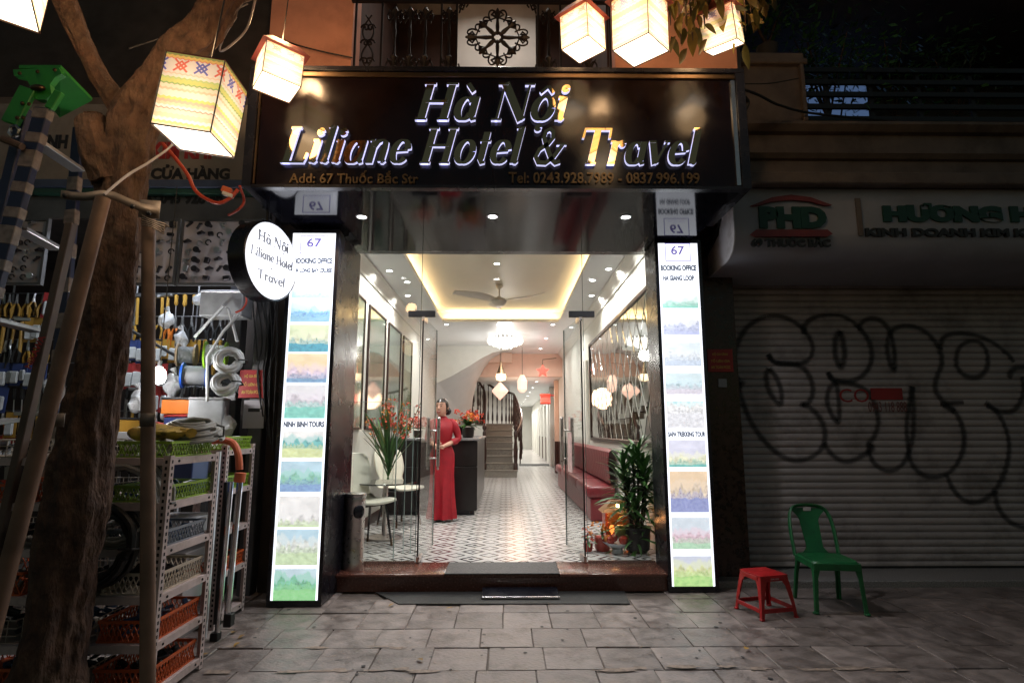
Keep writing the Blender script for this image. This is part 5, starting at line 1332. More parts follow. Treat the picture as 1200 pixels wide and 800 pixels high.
b = B(); b.bx(-.13, .13, -.13, .13, -.2, .0); O('shade', 'red_glow', b, lr); b = B(); b.bx(-.16, .16, -.16, .16, .0, .06); b.bx(-.15, .15, -.15, .15, -.24, -.2); b.bx(.13, .5, -.02, .02, .0, .04); O('frame', 'shrine_red', b, lr)
cd = T('chandelier', 'sparkling round crystal ceiling light near the stair wall', 'chandelier', at(592, 406, 12.1))
cd.location.z = 3.2
emit('crystal_glow', (1, .97, .92), 1.5)
b = B(); b.lathe([(.22, .149), (.24, .14), (.24, .1), (.2, .09)], n=32); O('ceiling_plate', 'steel', b, cd)
cr_me = None
for ring_, (r_, z_, n_) in enumerate(((.36, .05, 24), (.26, .01, 18), (.15, -.03, 10), (.05, -.05, 4))):
    for k in range(n_):
        a = 2 * PI * k / n_
        if cr_me is None:
            b = B(); b.lathe([(.004, -.07), (.03, -.02), (.03, .02), (.008, .09)], n=6); cr_me = b.mesh('crystal', MATS['crystal_glow'], smooth=False)
        link('crystal', cr_me, cd, loc=(r_ * math.cos(a), r_ * math.sin(a), z_))
lamp('POINT', (cd.location.x, cd.location.y, 2.95), 34, (1, .97, .92), .12, name='chandelier_lamp')
lamp('POINT', (.3, 15.6, 2.2), 22, (1, .6, .38), .3, name='pendant_lamp')
# ceiling fan
fn = T('ceiling_fan', 'beige ceiling fan with three curved blades in the lit ceiling recess', 'fan', (-.11, 8.55, 3.3))
mat('fan_beige', (.62, .56, .5), .4)
b = B(); b.lathe([(.001, -.06), (.06, -.055), (.1, -.02), (.12, .02), (.09, .06), (.04, .09), (.02, .1)], n=24); O('motor', 'fan_beige', b, fn)
b = B(); b.cyl((0, 0, .1), (0, 0, .275), .014, 10); b.lathe([(.06, .275), (.05, .24), (.02, .21)], n=16); O('rod', 'fan_beige', b, fn)
for k in range(3):
    b = B(); g_ = []
    for i in range(13):
        t_ = i / 12; x = .08 + .7 * t_; w = .05 + .07 * math.sin(PI * min(1, t_ * 1.1)) * (1 - .4 * t_)
        c_ = .09 * math.sin(PI * t_ * .9)
        g_.append([(x, c_ - w, .015 + .03 * t_), (x, c_, .03 + .03 * t_), (x, c_ + w, .05 + .03 * t_)])
    b.sheet(g_); b.bm.transform(Matrix.Rotation(R(-32 + 120 * k), 4, 'Z')); o = O('blade', 'fan_beige', b, fn)
    m = o.modifiers.new('thickness', 'SOLIDIFY'); m.thickness = .008

# ------------------------------------------------------------------ the receptionist
wm = T('person', 'smiling woman in a long red dress standing at the counter, hands before her', 'person', (-.86, 7.72, FL), R(-6))
mat('skin', (.56, .31, .22), .45, var=.06); mat('hair_black', (.012, .008, .007), .3, var=.3, vs=40); mat('dress_red', (.3, .003, .012), .6, var=.15, vs=14, bump=.08); mat('lip_red', (.4, .03, .04), .35); mat('eye_dark', (.01, .008, .008), .2); mat('teeth', (.75, .72, .68), .3); mat('shoe_black', (.02, .018, .018), .3)
b = B()
def er(c, rx, ry, n=20, tilt=0): return [(c[0] + rx * math.cos(2 * PI * k / n), c[1] + ry * math.sin(2 * PI * k / n), c[2] + tilt * math.sin(2 * PI * k / n)) for k in range(n)]
HZ = 1.385
b.rings([er((0, .005, .05), .1, .06), er((0, .005, .5), .12, .08), er((0, .01, .86), .15, .1), er((0, 0, 1.02), .115, .08), er((0, -.01, 1.2), .135, .095), er((0, .0, 1.29), .135, .075), er((0, .01, 1.34), .075, .05), er((0, .012, HZ), .048, .048), er((0, .0, 1.46), .046, .048)])
# head with jaw, nose, ears
b.rings([er((0, -.02, 1.418), .022, .02), er((0, -.02, 1.43), .042, .045), er((0, -.012, 1.455), .058, .068), er((0, -.005, 1.49), .068, .082), er((0, 0, 1.53), .073, .09), er((0, .002, 1.57), .072, .09), er((0, .005, 1.6), .058, .075), er((0, .008, 1.62), .03, .04)])
b.rings([er((0, -.088, 1.497), .013, .012, 10), er((0, -.098, 1.505), .012, .014, 10), er((0, -.09, 1.53), .008, .01, 10), er((0, -.082, 1.545), .006, .006, 10)])
for s in (-1, 1): b.ell((s * .074, .01, 1.515), .01, .018, .028, 8, 6)
# arms: shoulder, elbow, wrist, hands meeting before the waist
for s in (-1, 1):
    sh0, el, wr_ = Vector((s * .15, .01, 1.3)), Vector((s * .205, .035, 1.06)), Vector((s * .06, -.15, .985))
    b.tube([sh0, sh0.lerp(el, .5) + Vector((s * .012, .01, 0)), el, el.lerp(wr_, .5), wr_, wr_ + (wr_ - el).normalized() * .04], [.045, .042, .034, .032, .024, .022], 14)
    hd = Vector((-s * .85, -.15, -.1)).normalized(); pc = wr_ + Vector((-s * .045, -.012, -.005))
    b.tube([wr_, pc, pc + hd * .03], [.022, .03, .028], 12, flat=.55)
    for q in range(4):
        base = pc + hd * .025 + Vector((0, -.004 - s * .004, .022 - .0145 * q)); L = (.058, .066, .062, .048)[q]
        b.tube([base, base + hd * L * .5 + Vector((0, -.012, 0)), base + hd * L * .8 + Vector((0, .004, -.006)), base + hd * L * .85 + Vector((0, .018, -.008))], [.0088, .0085, .008, .007], 8)
    tb_ = pc + Vector((0, -.012, .02)); b.tube([tb_, tb_ + Vector((-s * .025, -.016, .022)), tb_ + Vector((-s * .05, -.012, .024))], [.011, .0095, .008], 8)
body = b.obj('body', MATS['skin'], wm)
m = body.modifiers.new('one_skin', 'REMESH'); m.mode = 'VOXEL'; m.voxel_size = .0058; m.use_smooth_shade = True
m = body.modifiers.new('soften', 'SMOOTH'); m.factor = .5; m.iterations = 3
bpy.context.view_layer.update()
me2 = bpy.data.meshes.new_from_object(body.evaluated_get(bpy.context.evaluated_depsgraph_get()))
body.modifiers.clear(); body.data = me2; me2.polygons.foreach_set('use_smooth', [True] * len(me2.polygons))
# hair: cap swept back into a low bun
b = B(); g_ = []
for i in range(15):
    e = PI / 2 * (1 - i / 14 * 1.55)
    row = []
    for k in range(25):
        a = 2 * PI * k / 24
        f_ = math.sin(a)  # -1 front
        lim = e if f_ > -.35 else max(e, R(24) + (f_ + .35) * -.1)
        row.append((.083 * math.cos(lim) * math.cos(a), .006 + .104 * math.cos(lim) * math.sin(a), 1.535 + .108 * math.sin(lim)))
    g_.append(row)
b.sheet(g_); b.ell((.03, .1, 1.475), .05, .042, .05, 14, 10); O('hair', 'hair_black', b, wm)
for s in (-1, 1):
    b = B(); b.ell((s * .028, -.083, 1.537), .012, .008, .0065, 10, 6); O('eye', 'eye_dark', b, wm)
    b = B(); b.tube([(s * .012, -.089, 1.556), (s * .03, -.087, 1.561), (s * .046, -.076, 1.555)], .0028, 5); O('eyebrow', 'hair_black', b, wm)
b = B(); b.tube([(-.027, -.082, 1.474), (-.014, -.09, 1.464), (0, -.093, 1.461), (.014, -.09, 1.464), (.027, -.082, 1.474)], [.002, .0055, .006, .0055, .002], 8); O('lips', 'lip_red', b, wm)
b = B(); b.tube([(-.019, -.087, 1.474), (0, -.0935, 1.468), (.019, -.087, 1.474)], [.002, .004, .002], 6); O('teeth', 'teeth', b, wm)
# dress
b = B(); rg = []
for z, rx, ry, cy, fold in ((.035, .19, .125, .0, .26), (.12, .182, .12, 0, .23), (.35, .165, .11, .0, .16), (.6, .158, .108, .005, .09), (.8, .168, .115, .012, .01), (.88, .165, .115, .012, 0), (.96, .135, .098, .006, 0), (1.03, .122, .09, 0, 0), (1.1, .132, .1, -.008, 0), (1.18, .148, .115, -.014, 0), (1.25, .156, .105, -.006, 0), (1.3, .145, .085, .002, 0), (1.33, .105, .068, .008, 0), (1.355, .068, .056, .01, 0), (1.372, .057, .055, .012, 0), (1.41, .054, .053, .008, 0)):
    rg.append([(rx * math.cos(2 * PI * k / 40) * (1 + fold * math.sin(k * PI / 40 * 2 * 7 + z * 2) * .6), cy + ry * math.sin(2 * PI * k / 40) * (1 + fold * math.sin(k * PI / 40 * 2 * 9 + z)), z) for k in range(40)])
b.rings(rg, cap=False); O('dress', 'dress_red', b, wm)
for s in (-1, 1):
    sh0, el, wr_ = Vector((s * .128, .01, 1.31)), Vector((s * .207, .037, 1.06)), Vector((s * .06, -.15, .985))
    b = B(); b.tube([Vector((s * .075, .01, 1.325)), Vector((s * .118, .01, 1.312)), Vector((s * .15, .011, 1.28)), Vector((s * .166, .013, 1.235)), sh0.lerp(el, .6) + Vector((s * .018, .008, 0)), el + Vector((s * .004, .006, .02)), el.lerp(wr_, .18), el.lerp(wr_, .5)], [.02, .038, .05, .053, .05, .046, .045, .043], 18, cap=False); O('sleeve', 'dress_red', b, wm)
for s in (-1, 1):
    b = B(); b.rings([er((s * .06, -.06, .002), .032, .09, 16), er((s * .06, -.06, .02), .034, .092, 16), er((s * .06, -.045, .05), .028, .06, 16)]); O('shoe', 'shoe_black', b, wm)

def pose_head(v):
    t = min(1, max(0, (v.z - 1.345) / .075)); t = t * t * (3 - 2 * t)
    k = 1 + .1 * t; z = v.z - .036 * t; a = R(-13) * t
    x, y = v.x * k, v.y * k; z = z + (z - 1.38) * .08 * t
    return Vector((x * math.cos(a) - y * math.sin(a) - .012 * t, x * math.sin(a) + y * math.cos(a) - .012 * t, z + .05 * x * t))
for o in wm.children:
    if o.name.split('.')[0] in ('body', 'hair', 'eye', 'eyebrow', 'lips', 'teeth', 'dress'):
        for v in o.data.vertices:
            if v.co.z > 1.345 and not (o.name.startswith('dress') and False): v.co = pose_head(v.co)
# ------------------------------------------------------------------ hardware shop on the left
hw = thing('hardware_shop', 'dark open fronted hardware shop crammed with tools left of the hotel', 'building', (-4.2, 4.8, 0))
def hp(name, m, b, par=None, **k): return b.obj(name, MATS[m], par or hw, local=False, **k)
mat('sheet_metal', (.12, .12, .125), .45, .5, var=.25, vs=5)
mat('sign_cream', (.3, .27, .24), .6, var=.15, vs=3, dirt=(.12, .1, .09), ds=2, damt=.6)
mat('old_wood', (.03, .02, .015), .7, var=.4, vs=6)
b = B(); b.bx(-6.6, -2.45, 7.2, 7.3, 0, 3.5); hp('back_wall', 'old_wood', b)
b = B(); b.bx(-6.7, -6.6, 4.7, 7.3, 0, 3.5); hp('side_wall', 'dark_plaster', b)
b = B(); b.bx(-2.46, -1.88, 5.25, 7.3, 0, 3.5); hp('side_wall', 'old_wood', b)
b = B(); b.bx(-6.6, -2.3, 4.75, 7.2, 3.42, 3.5); hp('ceiling', 'dark_plaster', b)
b = B(); b.bx(-6.6, -2.46, 5.0, 7.2, -.03, .02); hp('floor', 'earth', b)
for x in (-2.4, -2.16):
    b = B(); b.bx(x - .06, x + .06, 4.9, 5.02, 0, 3.3, bev=.006); hp('post', 'sheet_metal', b)
b = B(); b.bx(-2.09, -1.87, 5.0, 5.2, 0, 3.5); hp('post', 'old_wood', b)
# fascia with three bands of writing and a blue green awning edge
b = B(); b.bx(-6.6, -1.95, 4.72, 4.78, 3.42, 4.25); hp('fascia_panel', 'sign_cream', b)
mat('awning_blue', (.06, .08, .14), .5, var=.2); mat('awning_green', (.02, .07, .05), .5)
b = B(); b.bx(-6.6, -2.0, 4.58, 4.715, 3.4, 3.47, bev=.004); hp('awning_edge', 'awning_blue', b)
b = B(); b.bx(-6.6, -2.0, 4.6, 4.7, 3.35, 3.398, bev=.004); hp('awning_edge', 'awning_green', b)
b = B(); b.bx(-6.6, -2.05, 4.66, 4.7, 3.15, 3.345); hp('lower_fascia', 'sheet_metal', b)
mat('dark_letter', (.02, .016, .016), .5); mat('red_letter', (.4, .03, .03), .5); mat('grey_letter', (.012, .012, .014), .5)
def wr3(s, px0, px1, py0, py1, m, Y):
    a, c = at(px0, py1, Y), at(px1, py0, Y)
    link('lettering', text_me('lettering', s, MATS[m], a.x, c.x, a.z, c.z, Y, .006, .05), hw, local=False)
wr3('CỬA HÀNG', 176, 270, 193, 210, 'dark_letter', 4.716); wr3('KIM KHÍ', 176, 252, 162, 186, 'red_letter', 4.716); wr3('TINH', 40, 80, 158, 174, 'dark_letter', 4.716)
wr3('FAX: 043 928 56', 150, 262, 224, 239, 'grey_letter', 4.655)
b = B(); b.bx(-6.6, -1.87, 4.75, 4.95, 4.25, 4.34, bev=.01); hp('ledge', 'aged_plaster', b)
b = B(); b.bx(-6.6, -2.14, 4.9, 5.0, 4.34, 7.2); hp('upper_wall', 'dark_plaster', b)
# sample boards
mat('board_white', (.48, .46, .5), .55, var=.1, vs=4); mat('fitting_dark', (.05, .045, .05), .35, .8, var=.3, vs=20); mat('fitting_pale', (.45, .45, .46), .3, .9)
def sample_board(x0, x1, z0, z1, label, seed):
    t = thing('sample_board', label, 'display board', ((x0 + x1) / 2, 4.6, z0), group='white boards of sample fittings'); r2 = random.Random(seed)
    b = B(); b.bx(x0, x1, 4.6, 4.615, z0, z1); part('panel', 'board_white', b, t)
    b = B(); f = .02
    b.bx(x0 - f, x0, 4.585, 4.62, z0 - f, z1 + f); b.bx(x1, x1 + f, 4.585, 4.62, z0 - f, z1 + f); b.bx(x0, x1, 4.585, 4.62, z0 - f, z0); b.bx(x0, x1, 4.585, 4.62, z1, z1 + f); part('frame', 'sheet_metal', b, t)
    nz, nx_ = 7, max(3, int((x1 - x0) / .085))
    for j in range(nz):
        for i in range(nx_):
            if r2.random() < .12: continue
            x = x0 + (i + .5) / nx_ * (x1 - x0) + r2.uniform(-.012, .012); z = z0 + (j + .5) / nz * (z1 - z0) + r2.uniform(-.01, .01)
            k = r2.randrange(5); b = B()
            if k == 0: b.box((x, 4.585, z), (r2.uniform(.03, .06), .025, r2.uniform(.025, .055)), (0, r2.uniform(-.2, .2), 0), bev=.004)
            elif k == 1: b.tube([(x - .02, 4.58, z), (x + .02, 4.57, z + .01), (x + .045, 4.58, z + .005)], [.012, .016, .006], 6)
            elif k == 2: b.cyl((x, 4.599, z), (x, 4.55, z), r2.uniform(.012, .022), 10); b.cyl((x, 4.55, z), (x, 4.54, z), .026, 10)
            elif k == 3: b.tube([(x + .022 * math.cos(u), 4.585, z + .022 * math.sin(u)) for u in [q * .6 for q in range(9)]], .006, 5)
            else: b.box((x, 4.588, z), (.018, .016, r2.uniform(.05, .075)), (0, r2.uniform(-.9, .9), 0), bev=.003); b.box((x + .015, 4.588, z + .02), (.03, .016, .014), bev=.003)
            part('fitting', 'fitting_pale' if r2.random() < .22 else 'fitting_dark', b, t)
sample_board(-2.74, -2.1, 2.56, 3.1, 'white board of sample fittings behind the round sign', 1)
sample_board(-3.4, -2.79, 2.56, 3.1, 'white board of sample fittings right of the tree trunk behind the pole', 2)
sample_board(-4.5, -3.9, 2.56, 3.1, 'white board of sample fittings left of the tree trunk', 3)
# hanging tools on the back display
mat('tool_yellow', (.34, .19, .03), .4, var=.15); mat('tool_orange', (.5, .14, .02), .4); mat('tool_black', (.02, .02, .02), .4); mat('tool_red', (.28, .025, .025), .4); mat('tool_blue', (.03, .05, .16), .4); mat('pack_clear', (.5, .52, .52), .15, var=.3, vs=9); mat('tool_steel', (.4, .4, .4), .3, .9)
def tool_proto(kind, m):
    t = bpy.data.objects.new('hanging_tool', None); COL.objects.link(t); t.empty_display_size = .05
    if kind == 0:   # pliers
        b = B(); b.tube([(-.012, 0, -.09), (0, 0, -.06), (.004, 0, 0)], [.006, .012, .004], 6); b.tube([(.012, 0, -.09), (0, 0, -.06), (-.004, 0, 0)], [.006, .012, .004], 6); b.obj('jaws', MATS['tool_steel'], t)
        for s in (-1, 1):
            b = B(); b.tube([(s * .012, 0, -.09), (s * .035, 0, -.14), (s * .028, 0, -.22)], [.009, .013, .008], 6); b.obj('grip', MATS[m], t)
    elif kind == 1: # driver
        b = B(); b.cyl((0, 0, -.1), (0, 0, -.24), .005, 6); b.obj('shaft', MATS['tool_steel'], t); b = B(); b.lathe([(.008, -.1), (.018, -.08), (.014, -.05), (.018, -.01), (.006, 0)], n=8); b.obj('grip', MATS[m], t)
    elif kind == 2: # saw
        b = B(); b.prism([(-.02, -.05), (.03, -.05), (.018, -.3), (0, -.3)], -.002, .002); b.obj('blade', MATS['tool_steel'], t); b = B(); b.tube([(0, 0, -.05), (-.035, 0, -.03), (-.03, 0, .01), (.02, 0, .02), (.03, 0, -.04)], .013, 6); b.obj('grip', MATS[m], t)
    elif kind == 3: # hammer
        b = B(); b.cyl((0, 0, -.04), (0, 0, -.28), .013, 8); b.obj('handle', MATS[m], t); b = B(); b.box((0, 0, -.02), (.11, .028, .03), bev=.006); b.obj('head', MATS['tool_steel'], t)
    else:           # carded pack
        b = B(); b.bx(-.045, .045, -.004, .0, -.2, 0); b.obj('card', MATS[m], t); b = B(); b.bx(-.034, .034, -.03, -.005, -.18, -.07, bev=.01); b.obj('blister', MATS['pack_clear'], t)
    return t
protos = [tool_proto(k, m) for k, m in ((0, 'tool_yellow'), (0, 'tool_orange'), (1, 'tool_yellow'), (2, 'tool_black'), (3, 'tool_yellow'), (4, 'tool_red'), (4, 'tool_blue'), (1, 'tool_black'), (0, 'tool_black'), (4, 'tool_yellow'))]
LB = ['yellow gripped pliers', 'orange gripped pliers', 'yellow handled screwdriver', 'black handled saw', 'yellow handled hammer', 'red carded pack', 'blue carded pack', 'black handled screwdriver', 'black handled pliers', 'yellow carded pack']
ORD = ['lowest', 'second lowest', 'third lowest', 'fourth lowest', 'fourth highest', 'third highest', 'second highest', 'highest']
used = [False] * len(protos); tr = random.Random(11)
mat('rod_steel', (.25, .25, .26), .35, .9)
RY = 5.55
tool_rack = thing('tool_rack', 'tall wire rack of hanging tools across the back of the hardware shop', 'rack', (-3.9, RY + .04, 0))
for j in range(8):
    z = 1.05 + j * .235; b = B(); b.cyl((-5.6, RY + .02, z + .01), (-2.5, RY + .02, z + .01), .006, 6); part('rod', 'rod_steel', b, tool_rack)
for k in range(6):
    x = -5.6 + k * .62; b = B(); b.cyl((x, RY + .035, .021), (x, RY + .035, 3.1), .01, 6); part('upright', 'rod_steel', b, tool_rack)
for j in range(8):
    z = 1.05 + j * .235
    rows = [(-3.7, -2.5), (-5.3, -4.5)]
    for xa, xb in rows:
        x = xa; k = tr.randrange(10)
        while x < xb:
            if tr.random() < .3: k = tr.randrange(10)
            p = protos[k]
            o = p if not used[k] else copy_tree(p); used[k] = True
            o.location = (x, RY + tr.uniform(-.03, .01), z + tr.uniform(-.01, .01)); o.rotation_euler = (0, tr.uniform(-.08, .08), tr.uniform(-.5, .5))
            s = tr.uniform(.95, 1.3); o.scale = (s, s, s)
            lab = LB[k] + ' hanging in the ' + ORD[j] + ' tool row ' + ('right' if xa > -4 else 'left') + ' of the tree trunk'
            tag(o, lab, 'tool', LB[k] + ' tools in the ' + ORD[j] + ' tool row')
            x += tr.uniform(.068, .098)
for k, p in enumerate(protos):
    if not used[k]: bpy.data.objects.remove(p)
lamp('AREA', (-2.95, 4.98, 3.19), 32, (.8, .88, 1), 1.4, (R(25), 0, 0), .12, name='shop_tube_lamp')
tl = thing('tube_lamp', 'white tube lamp under the ceiling of the hardware shop', 'lamp', (-2.95, 5.0, 3.215)); emit('tube_glow', (.85, .9, 1), 5)
b = B(); b.cyl((-.7, 0, .01), (.7, 0, .01), .014, 8); b.obj('tube', MATS['tube_glow'], tl); b = B(); b.bx(-.72, .72, -.03, .03, .025, .2); b.obj('housing', MATS['steel'], tl)
bp = at(186, 440, 4.5)
lb = thing('bare_bulb', 'bare glowing white bulb behind the upright support pole', 'lamp', bp); emit('bulb_glow', (1, .97, .95), 14)
b = B(); b.lathe([(.005, -.07), (.04, -.055), (.055, -.01), (.045, .04), (.02, .07)], n=16); b.obj('glass', MATS['bulb_glow'], lb); b = B(); b.cyl((0, 0, .07), (0, 0, .12), .018, 10); b.cyl((0, 0, .12), (0, 0, 1.6), .004, 6); b.obj('cap_and_cord', MATS['tool_black'], lb)
lamp('POINT', tuple(bp + Vector((0, -.08, 0))), 24, (1, .97, .95), .06, name='bulb_lamp')
# spools and coils
mat('spool_green', (.25, .5, .03), .4); mat('spool_blue', (.01, .08, .45), .4); mat('spool_tan', (.3, .22, .14), .6); mat('wire_grey', (.16, .17, .18), .5, bump=.3, bs=120); mat('hose_white', (.65, .68, .7), .3); mat('hose_grey', (.3, .3, .28), .45)
def spool(p, r, w, m, mw, label):
    t = thing('cable_spool', label, 'spool', p); ax = Vector((1, .35, 0)).normalized()
    b = B()
    for s in (-1, 1): b.cyl(ax * (s * w / 2), ax * (s * (w / 2 - .015)), r, 24)
    b.cyl(ax * (-w / 2 - .002), ax * (w / 2 + .002), r * .2, 12); b.obj('flange', MATS[m], t)
    b = B(); b.tube([ax * (w * (i / 24 - .5) * .9) for i in range(25)], [r * (.74 + .02 * (i % 2)) for i in range(25)], 20); b.obj('wound_cable', MATS[mw], t)
spool(at(253, 416, 4.75), .115, .17, 'spool_green', 'hose_white', 'bright green spool on the upper hook of the cable stand')
spool(at(219, 416, 4.9), .1, .15, 'spool_tan', 'wire_grey', 'tan spool of grey cable left of the green spool')
spool(at(229, 440, 4.75), .11, .2, 'spool_blue', 'wire_grey', 'blue ended spool of dark cable on the lower hook')
csd = thing('cable_stand', 'slanting dark steel rods carrying the cable spools', 'stand', at(230, 420, 4.85))
b = B(); b.cyl(at(150, 385, 4.9), at(285, 462, 4.9), .014, 8); part('rod', 'tool_black', b, csd)
b = B(); b.tube([at(228, 395, 4.7), at(262, 358, 4.65), at(268, 362, 4.65), at(278, 400, 4.6)], .012, 8); part('tube_arm', 'hose_white', b, csd)
b = B(); b.tube([at(243, 470, 4.6), at(243, 418, 4.6), at(262, 388, 4.6), at(280, 368, 4.6)], .012, 8); part('tube_arm', 'hose_white', b, csd)
def coil(p, r, rt, turns, m, label, rot, cat='coil', rmin=.0, zsp=.5):
    t = thing('hose_coil', label, cat, p, rot=rot); b = B(); cr2 = random.Random(int(p[0] * 1000))
    pts = []
    for i in range(int(turns * 22)):
        a = 2 * PI * i / 22; q = i / 22
        rr_ = r - (q % 3) * rt * 1.1 + cr2.uniform(-.004, .004) - rmin * q / turns
        pts.append((rr_ * math.cos(a), rr_ * math.sin(a), (q / turns - .5) * rt * 2 * zsp * turns + cr2.uniform(-.003, .003)))
    b.tube(pts, rt, 7); b.obj('winding', MATS[m], t); b = B(); b.tube([(r - rt * 2.3, 0, -rt * 3), (r + rt * 1.5, 0, -rt * 2), (r + rt * 1.5, 0, rt * 3), (r - rt * 2.3, 0, rt * 3.5)], .006, 5); b.obj('tie', MATS['tool_black'], t)
coil(at(268, 423, 4.5), .105, .017, 5, 'hose_white', 'upper coil of white plastic tube beside the green spool', (R(80), 0, R(25)))
coil(at(264, 449, 4.5), .1, .017, 5, 'hose_white', 'lower coil of white plastic tube below its twin', (R(75), 0, R(10)))
coil(at(225, 503, 3.35), .17, .011, 9, 'hose_grey', 'large flat coil of grey hose on the metal rack', (R(12), R(5), 0), rmin=.05)
coil(at(139, 590, 3.02), .25, .009, 10, 'hose_grey', 'hanging coil of rusty wire on the rack front beside the tree', (R(88), 0, R(8)), rmin=.06)
coil(at(120, 640, 3.0), .2, .018, 4, 'tool_black', 'thick black hose loop drooping below the wire coil', (R(85), 0, R(-12)))
# crumpled clear bags of parts hung in front of the tools
mat('clear_bag', (.6, .62, .64), .12, var=.35, vs=12, spec=.8)
br_ = random.Random(21)
for k, (px, py, Y, w, h, lab) in enumerate(((203, 452, 4.9, .16, .2, 'crumpled clear bag of white parts right of the bare bulb'), (198, 482, 4.8, .15, .17, 'crumpled clear bag below the bulb beside the pole'), (161, 470, 5.0, .13, .2, 'clear bag of parts between the tree and the upright pole'), (212, 398, 5.1, .12, .16, 'clear bag hanging above the tan spool'), (196, 375, 5.1, .13, .15, 'pale packet hanging high behind the upright pole'), (238, 352, 5.0, .16, .1, 'clear pack lying under the sample boards'), (262, 500, 4.75, .2, .2, 'clear bag standing against the post below the white coils'), (120, 455, 5.2, .12, .2, 'clear bag of parts left of the trunk'), (60, 455, 5.0, .14, .18, 'clear bag hanging behind the leaning pole'), (95, 500, 5.0, .14, .16, 'crumpled pale bag low behind the leaning pole'))):
    t = thing('plastic_bag', lab, 'bag', at(px, py, Y)); b = B(); b.ell((0, 0, 0), w / 2, w / 3.2, h / 2, 22, 16)
    for v in b.bm.verts: v.co += Vector(mnoise.noise_vector(v.co * 16 + Vector((k, 0, 0)))) * .028
    b.obj('film', MATS['clear_bag'], t, smooth=False); b = B(); b.tube([(0, 0, h * .4), (.008, 0, h * .55), (-.015, 0, h * .75)], [.03, .009, .028], 8); b.obj('neck', MATS['clear_bag'], t); b = B(); b.cyl((0, 0, h * .56), (0, 0, h * .6), .012, 8); b.obj('tie', MATS['tool_red' if k % 3 else 'tool_yellow'], t)
# clear cases and bits on the middle table
mat('case_clear', (.42, .44, .46), .2, var=.25, vs=8); mat('tin_box', (.5, .5, .52), .35, .5)
tb2 = thing('goods_table', 'low table of boxed goods inside the hardware shop', 'table', (-3.0, 5.0, .02))
b = B(); b.bx(-3.7, -2.35, 4.6, 5.4, 1.2, 1.23, bev=.004); part('tabletop', 'sheet_metal', b, tb2)
for x in (-3.66, -2.4):
    for y in (4.64, 5.36): b = B(); b.bx(x - .02, x + .02, y - .02, y + .02, .02, 1.199); part('leg', 'sheet_metal', b, tb2)
def crate(name, p, s, m, label, cat, rz=0, lid=None):
    t = thing(name, label, cat, p, rz); b = B(); b.bx(-s[0] / 2, s[0] / 2, -s[1] / 2, s[1] / 2, 0, s[2], bev=.006); b.obj('body', MATS[m], t)
    if lid: b = B(); b.bx(-s[0] / 2 - .004, s[0] / 2 + .004, -s[1] / 2 - .004, s[1] / 2 + .004, s[2] + .001, s[2] + .02, bev=.004); b.obj('lid', MATS[lid], t)
crate('plastic_case', (-2.48, 4.75, 1.231), (.26, .2, .36), 'case_clear', 'tall clear plastic case on the goods table near the post', 'case', .2, 'tin_box')
crate('toolbox', (-2.72, 4.8, 1.231), (.2, .2, .22), 'tool_blue', 'blue box with red lid on the goods table', 'box', -.1, 'tool_red')
crate('carton', (-2.75, 4.8, 1.475), (.22, .2, .12), 'tool_orange', 'orange carton stacked on the blue box', 'box', .15, 'tool_black')
crate('metal_tray', (-3.02, 4.75, 1.231), (.34, .24, .1), 'tin_box', 'pale tin tray on the goods table beside the pole', 'tray', .1)
crate('carton', (-3.35, 4.9, 1.231), (.3, .24, .2), 'tool_yellow', 'yellow carton on the goods table behind the tree', 'box', -.15, 'tool_black')
crate('wire_tray', (-2.42, 4.78, 2.3), (.36, .2, .2), 'case_clear', 'clear tray of packs under the sample board', 'tray', 0, 'tin_box')
rl = thing('reel', 'red and black cable reel on the goods table', 'reel', (-2.87, 4.66, 1.231)); b = B(); b.cyl((0, 0, .09), (0, .06, .09), .09, 20); b.obj('flange', MATS['tool_red'], rl); b = B(); b.cyl((0, -.012, .09), (0, -.001, .09), .055, 16); b.obj('hub', MATS['tool_black'], rl)
pp_ = thing('pipe_end', 'short grey pipe lying on the goods table', 'pipe', (-2.62, 4.62, 1.231)); b = B(); b.rings([[(r_ * math.cos(a), y, .05 + r_ * math.sin(a)) for a in [2 * PI * k / 16 for k in range(16)]] for r_, y in ((.05, -.02), (.05, .25), (.04, .25), (.04, -.02))], cap=False); b.obj('pipe_wall', MATS['tin_box'], pp_)

